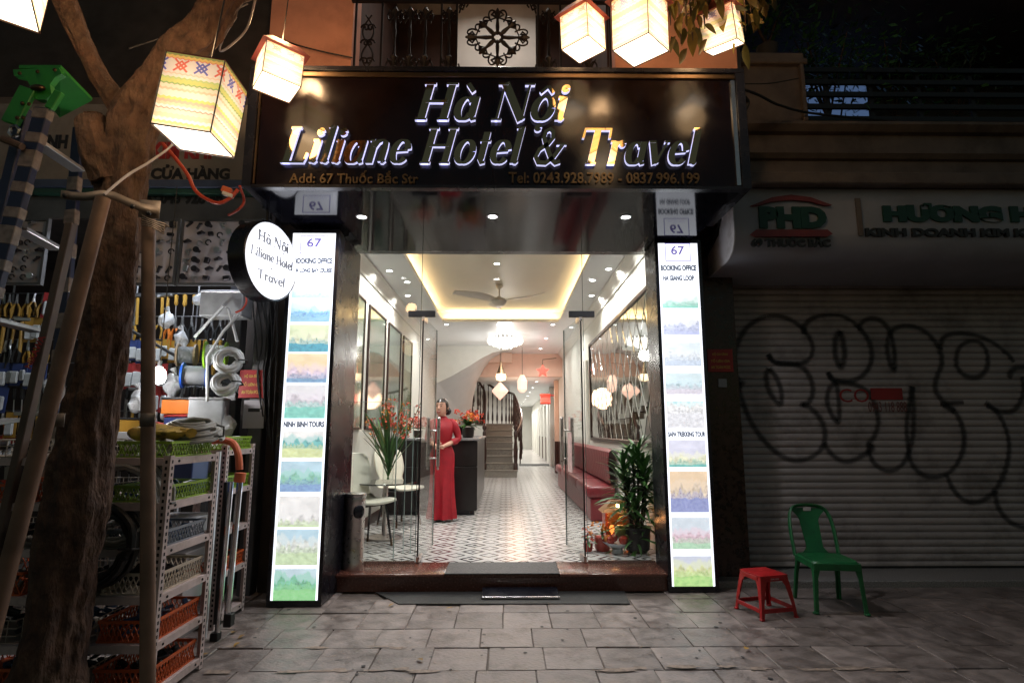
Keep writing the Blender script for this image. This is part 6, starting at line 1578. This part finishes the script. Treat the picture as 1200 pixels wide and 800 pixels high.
# ------------------------------------------------------------------ slotted steel rack with baskets
mat('rack_cream', (.52, .42, .4), .45, var=.15, vs=9, dirt=(.2, .15, .12), ds=6, damt=.5); mat('hole_dark', (.01, .01, .01), .9)
def slotted_rack(x0, x1, y0, y1, h, zs, label, m='rack_cream'):
    t = thing('storage_rack', label, 'rack', ((x0 + x1) / 2, (y0 + y1) / 2, 0)); hb_ = B()
    for X, sx in ((x0, 1), (x1, -1)):
        for Y, sy in ((y0, 1), (y1, -1)):
            b = B(); b.bx(X, X + sx * .038, Y, Y + sy * .003, 0, h); b.bx(X, X + sx * .003, Y + sy * .0031, Y + sy * .038, 0, h); part('upright', m, b, t)
            if X == x1 or Y == y0:
                n = int(h / .033)
                for k in range(n):
                    z = .02 + k * .033
                    hb_.bx(X + sx * .014, X + sx * .026, Y - sy * .0012, Y - sy * .0002, z, z + .017)
                    hb_.bx(X - sx * .0012, X - sx * .0002, Y + sy * .014, Y + sy * .026, z, z + .017)
    tag(hb_.obj('slot_holes', MATS['hole_dark'], t, local=False), kind='stuff')
    for z in zs:
        b = B(); b.bx(x0 + .004, x1 - .004, y0 + .004, y1 - .004, z, z + .004); b.bx(x0 + .04, x1 - .04, y0 + .001, y0 + .004, z - .034, z + .004); b.bx(x0 + .04, x1 - .04, y1 - .004, y1 - .001, z - .034, z + .004)
        b.bx(x1 - .0039, x1 - .001, y0 + .04, y1 - .04, z - .034, z + .004); b.bx(x0 + .001, x0 + .004, y0 + .04, y1 - .04, z - .034, z + .004); part('shelf', m, b, t)
        b = B()
        for y in (y0 + .08, y1 - .08): b.cyl((x1 - .001, y, z - .015), (x1 + .003, y, z - .015), .007, 8)
        part('bolts', 'hole_dark', b, t)
    return t
RX0, RX1, RY0, RY1 = -2.95, -1.745, 3.0, 3.5
zs = [.06 + .228 * i for i in range(6)]
slotted_rack(RX0, RX1, RY0, RY1, 1.215, zs, 'cream slotted steel rack full of baskets beside the tree')
mat('basket_green', (.22, .36, .03), .45); mat('basket_orange', (.5, .09, .02), .45); mat('basket_cream', (.55, .46, .36), .5); mat('basket_wire', (.4, .34, .28), .4, .4); mat('basket_grey', (.2, .22, .25), .5); mat('junk_dark', (.03, .028, .03), .5, .3, var=.5, vs=30); mat('junk_blue', (.05, .1, .2), .4, var=.4, vs=20); mat('junk_pale', (.4, .38, .36), .5, var=.4, vs=20)
def basket(p, s, m, label, fill, wire=False, group=None):
    t = thing('basket', label, 'basket', p, group=group); w, d, h = s; b = B()
    r_ = .0022 if wire else .004
    for z in ((0.004, h) if not wire else (0.004, h * .33, h * .66, h)):
        q = .0 if wire else .006
        b.bx(-w / 2, w / 2, -d / 2 - r_, -d / 2 + r_, z - r_ - q, z + r_); b.bx(-w / 2, w / 2, d / 2 - r_, d / 2 + r_, z - r_ - q, z + r_)
        b.bx(-w / 2 - r_, -w / 2 + r_, -d / 2, d / 2, z - r_ - q, z + r_); b.bx(w / 2 - r_, w / 2 + r_, -d / 2, d / 2, z - r_ - q, z + r_)
    b.obj('rim', MATS[m], t)
    b = B(); st_ = .04 if wire else .026
    for X, Y, L, ax in ((0, -d / 2, w, 0), (0, d / 2, w, 0), (-w / 2, 0, d, 1), (w / 2, 0, d, 1)):
        n = int(L / st_)
        for i in range(1, n):
            u = -L / 2 + L * i / n
            c = (u, Y) if ax == 0 else (X, u)
            if wire: b.box((c[0], c[1], h / 2), (r_ * 1.6, r_ * 1.6, h))
            else:
                for s_ in (-1, 1):
                    b.box((c[0], c[1], h / 2), (.004, .0045, h * 1.02) if ax == 0 else (.0045, .004, h * 1.02), (0, s_ * .45, 0) if ax == 0 else (s_ * .45, 0, 0))
    tag(b.obj('lattice', MATS[m], t), kind='stuff')
    b = B(); b.bx(-w / 2 + .004, w / 2 - .004, -d / 2 + .004, d / 2 - .004, .001, .005); b.obj('bottom', MATS[m], t)
    b = B(); fr = random.Random(int(p[0] * 991 + p[2] * 77))
    for k in range(26):
        b.box((fr.uniform(-.4, .4) * w, fr.uniform(-.38, .38) * d, fr.uniform(.02, h * .85)), (fr.uniform(.02, .09), fr.uniform(.015, .05), fr.uniform(.01, .03)), (fr.uniform(-.6, .6), fr.uniform(-.6, .6), fr.uniform(0, 3)), bev=.003)
    tag(b.obj('small_parts', MATS[fill], t), kind='stuff')
lev = [('orange', 'basket_orange', 'junk_dark'), ('orange', 'basket_orange', 'junk_blue'), ('cream', 'basket_cream', 'junk_dark'), ('grey', 'basket_grey', 'junk_blue'), ('green', 'basket_green', 'junk_blue'), ('green', 'basket_green', 'junk_pale')]
pos = ['bottom shelf', 'second lowest rack shelf', 'third lowest rack shelf', 'third highest rack shelf', 'second highest rack shelf', 'top']
for i, (cn, m, fl_) in enumerate(lev):
    z = zs[i] + .0045; h = (.1, .1, .1, .08, .08, .08)[i]
    basket((RX1 - .17, (RY0 + RY1) / 2, z), (.28, .42, h), m, f'{cn} lattice basket at the right end of the {pos[i]}' + (' of the rack' if i in (0, 5) else ''), fl_)
    basket((RX1 - .5, (RY0 + RY1) / 2, z), (.34, .44, h + .01), 'basket_wire', f'wire basket in the middle of the {pos[i]}' + (' of the rack' if i in (0, 5) else ''), ('junk_dark', 'junk_blue', 'junk_dark', 'junk_pale', 'junk_blue', 'junk_dark')[i], True)
    basket((RX1 - .9, (RY0 + RY1) / 2, z), (.38, .44, h + .01), 'basket_wire' if i % 2 else 'basket_orange', f'basket nearest the tree on the {pos[i]}' + (' of the rack' if i in (0, 5) else ''), ('junk_blue', 'junk_dark', 'junk_pale', 'junk_dark', 'junk_pale', 'junk_dark')[i], bool(i % 2))
yb = thing('bag', 'crumpled yellow and black bag lying on the top baskets of the rack', 'bag', (RX1 - .2, 3.2, zs[5] + .09)); mat('bag_yellow', (.45, .3, .05), .6, var=.5, vs=9, dirt=(.03, .025, .02), ds=14, damt=.9)
b = B(); b.ell((0, 0, .04), .15, .1, .045, 20, 12)
for v in b.bm.verts: v.co += Vector(mnoise.noise_vector(v.co * 14)) * .025
b.obj('cloth', MATS['bag_yellow'], yb); b = B(); b.tube([(.13, 0, .045), (.17, .01, .05), (.19, -.01, .04)], [.03, .015, .03], 8); b.obj('knot', MATS['bag_yellow'], yb)
slotted_rack(-2.42, -1.99, 4.1, 4.55, 1.24, [.06, .35, .64, .92, 1.2], 'second pale slotted rack behind the hand truck')
for i, (m, z) in enumerate((('basket_green', .92), ('basket_green', 1.2), ('basket_orange', .35))):
    basket((-2.16, 4.32, z + .0045), (.3, .4, .09), m, ('green basket on the upper shelf of the second rack', 'green basket on top of the second rack', 'orange basket low on the second rack')[i], 'junk_pale')
crate('carton', (-2.1, 3.78, .92), (.2, .22, .26), 'tool_blue', 'blue and red carton on the shelf stack behind the hand truck', 'box', .05, 'tool_red')
sb = thing('shelf_stack', 'grey box shelves standing between the two racks', 'shelf', (-2.1, 3.8, 0)); mat('grey_board', (.13, .12, .12), .5)
for k in range(5): b = B(); b.bx(-2.26, -1.96, 3.62, 3.95, .1 + k * .2, .1 + k * .2 + (.1 if k < 4 else .018), bev=.004); part('tray', 'grey_board' if k % 2 == 0 else 'tin_box', b, sb)
for x in (-2.25, -1.99): b = B(); b.bx(x, x + .02, 3.96, 3.98, 0, 1.2); part('post', 'tin_box', b, sb)
# hand truck with orange grip
mat('grip_orange', (.6, .14, .06), .45); mat('chrome', (.65, .65, .66), .15, 1)
ht = thing('hand_truck', 'folded chrome hand truck with curved orange grip standing beside the rack', 'hand truck', (-1.83, 3.92, 0))
b = B(); b.cyl((-.045, 0, .05), (-.03, 0, 1.0), .017, 10); b.cyl((.0, .02, .12), (.03, 0, 1.05), .02, 10); part_ = b.obj('frame_tube', MATS['chrome'], ht)
b = B(); b.bx(-.07, -.05, -.02, .05, .1, 1.0, bev=.003); b.obj('side_plate', MATS['dark_metal'], ht)
b = B(); b.tube(catmull([Vector(p) for p in ((-.22, .1, 1.27), (-.12, .05, 1.275), (-.04, .02, 1.25), (.005, 0, 1.18), (.02, 0, 1.08))], 5), .024, 10); b.obj('grip', MATS['grip_orange'], ht)
b = B(); b.cyl((.025, 0, 1.0), (.03, 0, 1.06), .036, 12); b.obj('collar', MATS['grip_orange'], ht)
b = B(); b.bx(-.08, -.03, -.03, .03, 0, .05, bev=.004); b.bx(-.01, .04, -.01, .05, .08, .16, bev=.004); b.obj('foot', MATS['dark_metal'], ht)
plaque(-2.31, -2.09, 1.62, 1.86, 4.885, 'red plaque with yellow writing on the post left of the light box')
pn = thing('paper_notice', 'white paper notice taped below the red plaque on the post', 'notice', (-2.17, 4.89, 1.36)); b = B(); b.bx(-.09, .09, 0, .002, 0, .24); b.obj('paper', MATS['board_white'], pn); b = B(); b.bx(-.05, .05, -.001, 0, .14, .17); b.obj('tape', MATS['tool_black'], pn)

# ------------------------------------------------------------------ stepladder
mat('ladder_blue', (.012, .02, .065), .4, var=.2); mat('ladder_green', (.02, .22, .03), .4, var=.15, bump=.05); mat('wrap_film', (.2, .175, .165), .25, var=.3, vs=25); mat('aluminium', (.45, .45, .46), .35, .9, var=.1); mat('rail_brown', (.1, .07, .055), .5, var=.25)
lad = thing('stepladder', 'blue stepladder with green head plate, its rails wrapped in clear film', 'ladder', (-2.9, 3.2, 0))
def W3(px, py, Y): return at(px, py, Y)
def beam(p0, p1, w, d, m, name, par=None):
    p0, p1 = Vector(p0), Vector(p1); ax = (p1 - p0); L = ax.length; ax.normalize()
    xx = Vector((0, 1, 0)).cross(ax).normalized(); yy = ax.cross(xx)
    b = B(); b.box((0, 0, L / 2), (w, d, L), bev=.004)
    mt = Matrix((xx, yy, ax)).transposed().to_4x4(); mt.translation = p0
    b.bm.transform(mt); return part(name, m, b, par or lad)
top1, bot1 = W3(52, 128, 3.1), Vector((-3.06, 3.0, .0))
top2, bot2 = W3(98, 200, 3.45), Vector((-2.75, 3.3, .0))
beam(bot1, top1, .085, .045, 'ladder_blue', 'side_rail'); beam(W3(-40, 420, 3.12), W3(30, 128, 3.12), .06, .04, 'ladder_blue', 'side_rail'); beam(bot2 + Vector((0, .25, 0)), W3(93, 150, 3.7), .07, .04, 'ladder_blue', 'side_rail')
for k in range(12):
    t_ = .45 + k * .048; c = Vector(bot1).lerp(top1, t_); d = Vector(bot1).lerp(top1, t_ + (.02 if k % 3 else .034)); beam(c, d, .092, .052, 'wrap_film', 'film_wrap')
for k in range(9):
    q0, q1 = bot2 + Vector((0, .25, 0)), W3(93, 150, 3.7); t_ = .3 + k * .07; beam(q0.lerp(q1, t_), q0.lerp(q1, t_ + .03), .077, .047, 'wrap_film', 'film_wrap')
beam(W3(-6, 660, 3.0), W3(84, 262, 3.0), .04, .05, 'rail_brown', 'rear_rail')
for (x0, y0, x1, y1) in ((40, 165, 92, 200), (22, 268, 66, 292), (-10, 375, 44, 388), (-40, 500, 18, 492)):
    a, c = W3(x0, y0, 3.12), W3(x1, y1, 3.45)
    b = B(); mid = (a + c) / 2; ax = (c - a); L = ax.length; b.box((0, 0, 0), (L, .09, .02), bev=.003)
    for q in range(4): b.box((0, -.036 + q * .024, .012), (L * .96, .008, .005))
    b.bm.transform(Matrix.Translation(mid) @ Matrix.Rotation(math.atan2(ax.y, ax.x), 4, 'Z') @ Matrix.Rotation(-math.asin(ax.z / L), 4, 'Y')); part('tread', 'aluminium', b, lad)
hd0 = W3(48, 92, 3.12)
b = B(); hp_ = [W3(x, y, 3.1) for x, y in ((17, 83), (70, 80), (74, 88), (66, 92), (60, 100), (62, 112), (55, 118), (45, 118), (36, 113), (37, 102), (32, 93), (18, 90))]
b.prism([(p.x, p.z) for p in hp_], 3.09, 3.125); part('head_bracket', 'ladder_green', b, lad)
b = B(); q = [W3(22, 80, 3.1), W3(71, 80, 3.1), W3(108, 118, 3.55), W3(70, 138, 3.62)]
b.rings([[tuple(p) for p in q], [tuple(p + Vector((0, 0, .02))) for p in q]]); part('head_plate', 'ladder_green', b, lad)
for x0, y0, x1, y1 in ((12, 145, 34, 104), (58, 128, 70, 108)): beam(W3(x0, y0, 3.085), W3(x1, y1, 3.085), .1 if x0 < 20 else .05, .03, 'ladder_green', 'bracket_leg')
b = B()
for x, y in ((23, 86), (44, 84), (64, 82), (26, 121), (34, 122), (20, 138), (27, 138)): p = W3(x, y, 3.06); b.ell(p, .012, .008, .012, 8, 6)
p = W3(44, 103, 3.07); b.ell(p, .045, .02, .02, 12, 8); part('rivets', 'brass_trim', b, lad)
b = B(); p = W3(17, 154, 3.06); b.tube([(p.x + .03 * math.cos(u), p.y, p.z + .034 * math.sin(u)) for u in [k * PI / 3 + .3 for k in range(7)]], .01, 6); part('hinge_nut', 'steel', b, lad)
b = B(); b.tube([W3(4, 163, 3.04), W3(26, 172, 3.03)], [.022, .02], 10); part('peg', 'rail_brown', b, lad)
link('lettering', text_me('lettering', 'NIKAWA', MATS['red_letter'], -.09, .09, -.018, .018, 0, .001, .03), lad, loc=W3(41, 412, 2.96) - lad.location, rot=(0, R(-72), 0))

# ------------------------------------------------------------------ tree
bark = mat('bark', (.075, .04, .025), .85, var=.5, vs=14, bump=1.0, bs=38, dirt=(.19, .12, .075), ds=9, damt=.4)
nt_ = bark.node_tree; bmp = [n for n in nt_.nodes if n.type == 'BUMP'][0]; bmp.inputs['Distance'].default_value = .03
ms = [n for n in nt_.nodes if n.type == 'TEX_NOISE' and abs(n.inputs['Scale'].default_value - 38) < .1][0]; mp = nt_.nodes.new('ShaderNodeMapping'); mp.inputs['Scale'].default_value = (1, 1, .4)
lk(nt_, ms.inputs['Vector'].links[0].from_socket, mp.inputs['Vector']); lk(nt_, mp.outputs[0], ms.inputs['Vector'])
TY = 2.75
tree = thing('street_tree', 'knotty brown street tree leaning up over the pavement before the hardware shop', 'tree', (-2.05, TY, 0))
def limb(path, nseg=26, amp=.022, seed=0):
    P = catmull([Vector((*p[:3], 0)).to_3d() for p in path], 14); Rr = []
    for i in range(len(P)):
        f = i / 14; k = min(int(f), len(path) - 2); u = f - k; Rr.append(path[k][3] * (1 - u) + path[k + 1][3] * u)
    b = B(); b.tube(P, Rr, nseg)
    for v in b.bm.verts:
        q = v.co; n1 = mnoise.fractal(Vector((q.x * 5, q.y * 5, q.z * 2.2 + seed)), 1, 2, 4); 
        j = min(range(len(P)), key=lambda i: (P[i] - q).length_squared); d = q - P[j]; d.z *= .4
        if d.length > 1e-4:
            a = math.atan2(d.y, d.x); rid = math.sin(a * 9 + q.z * 1.5 + 3 * mnoise.noise(q * 3)) * .35
            fine_ = mnoise.noise(Vector((q.x * 26, q.y * 26, q.z * 9))) * .3 + abs(mnoise.noise(Vector((q.x * 40, q.y * 40, q.z * 14)))) * -.35
            d.normalize(); v.co += d * amp * (n1 * 1.7 + rid + fine_)
    return b
trunk_path = [(-2.12, TY, -.05, .25), (-2.09, TY, .12, .18), (-2.06, TY, .3, .13), (-2.035, TY, .52, .112), (-2.035, TY, .8, .125), (-2.03, TY, 1.0, .145), (-2.025, TY, 1.2, .135), (-2.005, TY, 1.4, .105), (-1.99, TY, 1.6, .1), (-1.98, TY, 1.86, .102), (-1.99, TY, 2.21, .112), (-2.0, TY, 2.5, .115), (-1.98, TY, 2.75, .108), (-1.92, TY, 3.0, .1), (-1.82, TY, 3.22, .092), (-1.67, TY + .03, 3.48, .09), (-1.52, TY + .05, 3.75, .088), (-1.2, TY + .2, 4.3, .085), (-.7, TY + .35, 4.75, .08), (.1, TY + .5, 5.05, .07), (.9, TY + .65, 5.1, .05), (1.5, TY + .7, 4.85, .035), (1.9, TY + .75, 4.6, .02)]
tk = limb(trunk_path, 60).obj('trunk', bark, tree, local=False)
br = limb([(-1.97, TY, 2.95, .062), (-2.12, TY - .02, 3.15, .05), (-2.22, TY - .05, 3.35, .046), (-2.4, TY - .1, 3.75, .06), (-2.7, TY, 4.4, .04), (-3.0, TY + .2, 5.0, .02)], 16, .008, 4).obj('branch', bark, tree, local=False)
b = limb([(-2.0, TY - .03, 2.6, .085), (-2.05, TY - .07, 2.76, .085), (-2.09, TY - .09, 2.89, .075), (-2.095, TY - .095, 2.91, .045)], 18, .02, 8); b.obj('branch_stub', bark, tree, local=False)
b = limb([(-1.2, TY + .2, 4.3, .07), (-.9, TY - .2, 4.7, .05), (-.4, TY - .6, 5.1, .03), (.3, TY - .8, 5.4, .015)], 12, .006, 2); b.obj('branch', bark, tree, local=False)
mat('tree_leaf', (.2, .14, .03), .4, var=.3, vs=14, orand=.4); mat('tree_leaf_dark', (.1, .09, .022), .45, var=.3, vs=14, orand=.4)
for nm_ in ('tree_leaf', 'tree_leaf_dark'):
    nt2 = MATS[nm_].node_tree; pb = nt2.nodes['Principled BSDF']; tr2 = nt2.nodes.new('ShaderNodeBsdfTranslucent'); ms2 = nt2.nodes.new('ShaderNodeMixShader'); ms2.inputs[0].default_value = .45
    src = pb.inputs['Base Color'].links[0].from_socket; lk(nt2, src, tr2.inputs[0]); lk(nt2, pb.outputs[0], ms2.inputs[1]); lk(nt2, tr2.outputs[0], ms2.inputs[2]); lk(nt2, ms2.outputs[0], nt2.nodes['Material Output'].inputs[0])
def tleaf(L, w):
    b = B(); g_ = []
    for i in range(8):
        t = i / 7; ww = w * math.sin(PI * min(1, t ** .8)) + .0015
        g_.append([(L * t, -ww / 2, -.25 * L * t * t + .1 * ww), (L * t, 0, -.25 * L * t * t), (L * t, ww / 2, -.25 * L * t * t + .1 * ww)])
    b.sheet(g_); return b
tl_ = [tleaf(.15, .06).mesh('leaf', MATS['tree_leaf']), tleaf(.12, .05).mesh('leaf', MATS['tree_leaf']), tleaf(.16, .05).mesh('leaf', MATS['tree_leaf_dark'])]
lr2 = random.Random(5)
twigs = []
for px, py, Y in ((790, 5, 3.3), (805, 30, 3.35), (822, 18, 3.4), (838, 26, 3.45), (852, 10, 3.4), (868, 24, 3.5), (880, 14, 3.5), (770, 2, 3.3), (845, 2, 3.3), (812, 48, 3.38), (893, 4, 3.6), (780, 18, 3.3), (860, 30, 3.42), (830, 8, 3.3), (786, 30, 3.36), (798, 52, 3.4), (826, 34, 3.4), (874, 38, 3.5), (760, 8, 3.4), (889, 22, 3.55), (815, 6, 3.25)):
    e = at(px, py, Y); s0 = Vector((min(1.75, max(.5, e.x)), TY + .68, 4.95)); mid = (s0 + e) / 2 + Vector((0, 0, .12))
    b = B(); tp = catmull([s0, mid, e], 4); b.tube(tp, [.008] * (len(tp) - 1) + [.003], 5); o = b.obj('twig', bark, tree, local=False); twigs.append((tp, o))
for tp, o in twigs:
    for k in range(16):
        t = .25 + .75 * (k / 15); p = lerp([tuple(v) for v in tp], min(t, .999)) + Vector((lr2.uniform(-.09, .09), lr2.uniform(-.09, .09), lr2.uniform(-.05, .05)))
        l = link('leaf', tl_[lr2.randrange(3)], o); l.location = p - tree.location - o.location
        l.rotation_euler = Euler((lr2.uniform(-.8, .8), R(lr2.uniform(15, 85)), lr2.uniform(0, 6.3)))
        s = lr2.uniform(.7, 1.15); l.scale = (s, s, s)
# upper crown as one leafy mass above the picture
b = B()
for k in range(3600):
    u = lr2.random(); c = lerp([(-2.8, TY, 4.9), (-1.6, TY, 5.0), (-.7, TY + .3, 5.2), (.3, TY + .3, 5.5), (1.2, TY + .7, 5.4), (1.9, TY + .7, 4.95)], min(u, .999))
    a, e, r_ = lr2.uniform(0, 6.28), lr2.uniform(-1, 1), lr2.uniform(.1, 1) ** .5
    p = c + Vector((math.cos(a) * .75 * r_, math.sin(a) * .75 * r_, e * .5 * r_))
    if p.z < 4.45 + .12 * (p.y - 2.6): p.z = 4.7 + lr2.random() * .5
    d = Vector((lr2.uniform(-1, 1), lr2.uniform(-1, 1), lr2.uniform(-1, .1))).normalized(); sd = d.orthogonal().normalized() * .028; L = lr2.uniform(.09, .15)
    b.quad(p, p + d * L * .5 + sd, p + d * L, p + d * L * .5 - sd)
tag(b.obj('crown', MATS['tree_leaf_dark'], tree, local=False, fix=False), kind='stuff')
# support poles strapped to the trunk
mat('pole_wood', (.2, .12, .08), .6, var=.35, vs=5, bump=.2, bs=30); mat('galv', (.22, .18, .15), .5, .5, var=.3)
sup = thing('tree_support', 'two timber poles strapped with a bolted metal band to the tree trunk', 'tree support', (-1.8, 2.5, 0))
b = B(); b.tube([at(121, 232, 2.45).lerp(at(3, 690, 2.45), 1.37), at(3, 690, 2.45), at(121, 232, 2.45)], [.035, .033, .03], 14); part('pole', 'pole_wood', b, sup)
b = B(); b.tube([at(174, 250, 2.62).lerp(at(173, 800, 2.62), 1.16), at(174, 250, 2.62)], [.031, .029], 14); part('pole', 'pole_wood', b, sup)
def strap(pts, w, m='galv', name='metal_band'):
    b = B(); b.sheet([[p + Vector((0, 0, w / 2)), p - Vector((0, 0, w / 2))] for p in pts]); o = part(name, m, b, sup); md = o.modifiers.new('thickness', 'SOLIDIFY'); md.thickness = .005
strap([at(72, 228, 2.5), at(85, 230, 2.5), at(100, 231, 2.49), at(118, 228, 2.48), at(134, 230, 2.5), at(150, 237, 2.52), at(165, 243, 2.55), at(185, 247, 2.57)], .04)
strap([at(163, 244, 2.575), at(187, 246, 2.575)], .09)
b = B()
for px, py in ((76, 229), (155, 242), (174, 250)): p = at(px, py, 2.49); b.ell(p, .012, .009, .012, 8, 6)
part('bolts', 'dark_metal', b, sup)
for px, py in ((67, 492), (172, 492)): strap([at(px - 8, py, 2.54), at(px + 9, py, 2.54)], .06, 'galv', 'bracket')
b = B()
for k in range(5): b.tube(catmull([at(166, 252 + k * 3, 2.58), at(178, 258 + k * 2, 2.56), at(192, 262 + k * 3, 2.6), at(198 - 3 * k, 266, 2.6)], 4), .004, 5)
part('tied_wire', 'galv', b, sup)

# ------------------------------------------------------------------ cables
def cable(pts, r, m, label, name='cable'):
    o = B().tube(catmull([Vector(p) for p in pts], 8), r, 7).obj(name, MATS[m]); tag(recenter(o), label, 'cable'); return o
mat('cable_red', (.5, .06, .03), .5); mat('cable_black', (.012, .012, .012), .6); mat('cable_pale', (.35, .32, .33), .5)
cable([at(122, 228, 2.4), at(150, 205, 2.5), at(178, 188, 2.6), at(205, 165, 2.9), at(215, 130, 3.3)], .006, 'cable_pale', 'pale grey cable running from the tree band up behind the big lantern')
cable([at(190, 168, 3.2), at(205, 185, 3.2), at(220, 205, 3.2), at(228, 222, 3.2), at(240, 232, 3.2), at(256, 238, 3.2), at(270, 232, 3.2), at(279, 222, 3.2)], .011, 'cable_red', 'orange red cable sagging below the big lantern to a taped joint')
cable([at(281, 218, 3.2), at(286, 235, 3.3), at(280, 245, 3.3), at(268, 252, 3.4)], .008, 'cable_red', 'thin red cable curling down from the taped joint')
jt = thing('cable_joint', 'orange and white connector hanging where the red cables meet', 'connector', at(266, 223, 3.2)); b = B(); b.box((0, 0, 0), (.06, .03, .035), (0, .35, 0), bev=.004); b.obj('plug', MATS['grip_orange'], jt); b = B(); b.box((.01, -.002, -.03), (.065, .03, .022), (0, .35, 0), bev=.003); b.obj('socket', MATS['hose_white'], jt)
cable([at(866, 103, 4.5), at(890, 112, 4.7), at(915, 124, 4.9), at(960, 134, 5.15), at(1090, 146, 5.2)], .012, 'cable_black', 'black cable sagging from the sign corner to the balcony rail')
cable([at(862, 98, 4.3), at(900, 98, 4.6), at(936, 92, 5.1)], .005, 'cable_black', 'thin wire strung from the sign to the balcony pier')
cable([at(326, 44, 4.5), at(345, 52, 4.45), at(375, 60, 4.45), at(413, 68, 4.45)], .006, 'cable_black', 'thin dark wire across the salmon wall left of the railing')
cable([at(868, 110, 4.4), at(876, 120, 4.5), at(870, 132, 4.5), at(866, 126, 4.5), at(872, 116, 4.5)], .02, 'cable_black', 'small dark cable coil hanging beside the right end of the sign')
for k in range(7): cable([at(296 + k * 5, 352, 4.88), at(300 + k * 4 + (k % 3) * 3, 400, 4.86), at(303 + k * 3.4 - (k % 2) * 5, 440, 4.87), at(306 + k * 2.2, 480 + k * 8, 4.88)], .006, 'cable_black', ('left', 'second', 'third', 'middle', 'third from right', 'second from right', 'right')[k] + ' one of the black cables hanging on the post beside the light box')
cable([at(285, 340, 4.6), at(289, 352, 4.6), at(284, 362, 4.6), at(276, 366, 4.6)], .008, 'cable_red', 'red cable loop below the round sign')
cable([at(150, 57, 2.9), at(230, 30, 3.2), at(290, 5, 3.6)], .006, 'cable_black', 'thin cable passing in front of the upper tree trunk')
cable([at(277, 20, 3.0), at(262, 45, 3.0), at(258, 60, 3.05), at(272, 52, 3.0), at(290, 32, 3.0), at(300, -5, 3.0)], .006, 'cable_pale', 'pale cable loop hanging from the upper trunk')
# ------------------------------------------------------------------ balcony plants
def bush(p, s, n, label, seed):
    t = thing('balcony_plant', label, 'plant', p, group='dark plants on the upper right balcony'); q = random.Random(seed)
    for k in range(5):
        b = B(); e = Vector((q.uniform(-1, 1) * s[0] * .7, q.uniform(-.6, .6) * s[1], s[2] * q.uniform(.6, .95))); b.tube([(0, 0, 0), e * .5 + Vector((0, 0, .05)), e], [.012, .009, .004], 5); b.obj('stem', bark, t)
    b = B()
    for k in range(n):
        c = Vector((q.gauss(0, .45) * s[0], q.gauss(0, .4) * s[1], s[2] * (.62 + q.gauss(0, .24)))); d = Vector((q.uniform(-1, 1), q.uniform(-1, 1), q.uniform(-1, .4))).normalized(); sd = d.orthogonal().normalized() * .025; L = q.uniform(.06, .13)
        b.quad(c, c + d * L * .5 + sd, c + d * L, c + d * L * .5 - sd)
    tag(b.obj('foliage', MATS['leaf_green'], t, fix=False), kind='stuff')
    b = B(); b.lathe([(.08, -.16), (.11, 0), (.1, 0), (.001, -.02)], n=14, cap=False); b.obj('pot', MATS['dark_plaster'], t)
for k, (x, y, z, sx, sz, lab) in enumerate(((2.75, 5.35, 5.33, .5, .6, 'bushy dark plant on the balcony pier'), (3.4, 5.45, 4.56, .45, 1.2, 'dark leafy shrub at the left end of the balcony rail'), (4.1, 5.45, 4.56, .5, 1.15, 'dark leafy shrub in the middle of the balcony rail'), (4.8, 5.45, 4.56, .5, 1.0, 'dark leafy shrub at the right end of the balcony rail'), (3.8, 6.0, 4.56, .7, 1.7, 'tall dark plant behind the balcony shrubs'))):
    bush((x, y, z), (sx, .3, sz), 420, lab, k)
# fallen leaves
mat('dead_leaf', (.35, .2, .04), .6, orand=.4); fl_me = tleaf(.055, .03).mesh('fallen_leaf', MATS['dead_leaf'])
for k, (px, py) in enumerate(((462, 707), (531, 711), (272, 741), (287, 743), (873, 760), (281, 752), (495, 773), (238, 767))):
    d = ray(px, py); p = Vector((0, 0, CZ)) + d * ((.016 - CZ) / d.z); o = link('fallen_leaf', fl_me, loc=p, rot=(R(lr2.uniform(-15, 15)), R(-6), lr2.uniform(0, 6)))
    tag(o, ('yellow fallen leaf at the slanted end of the long mat', 'yellow fallen leaf at the front edge of the long mat', 'yellow fallen leaf beside the foot of the rack', 'brown fallen leaf right of the one by the rack', 'yellow fallen leaf in front of the red stool', 'small fallen leaf near the rack corner', 'fallen leaf on the slabs before the step', 'fallen leaf next to the front leg of the rack')[k], 'leaf')
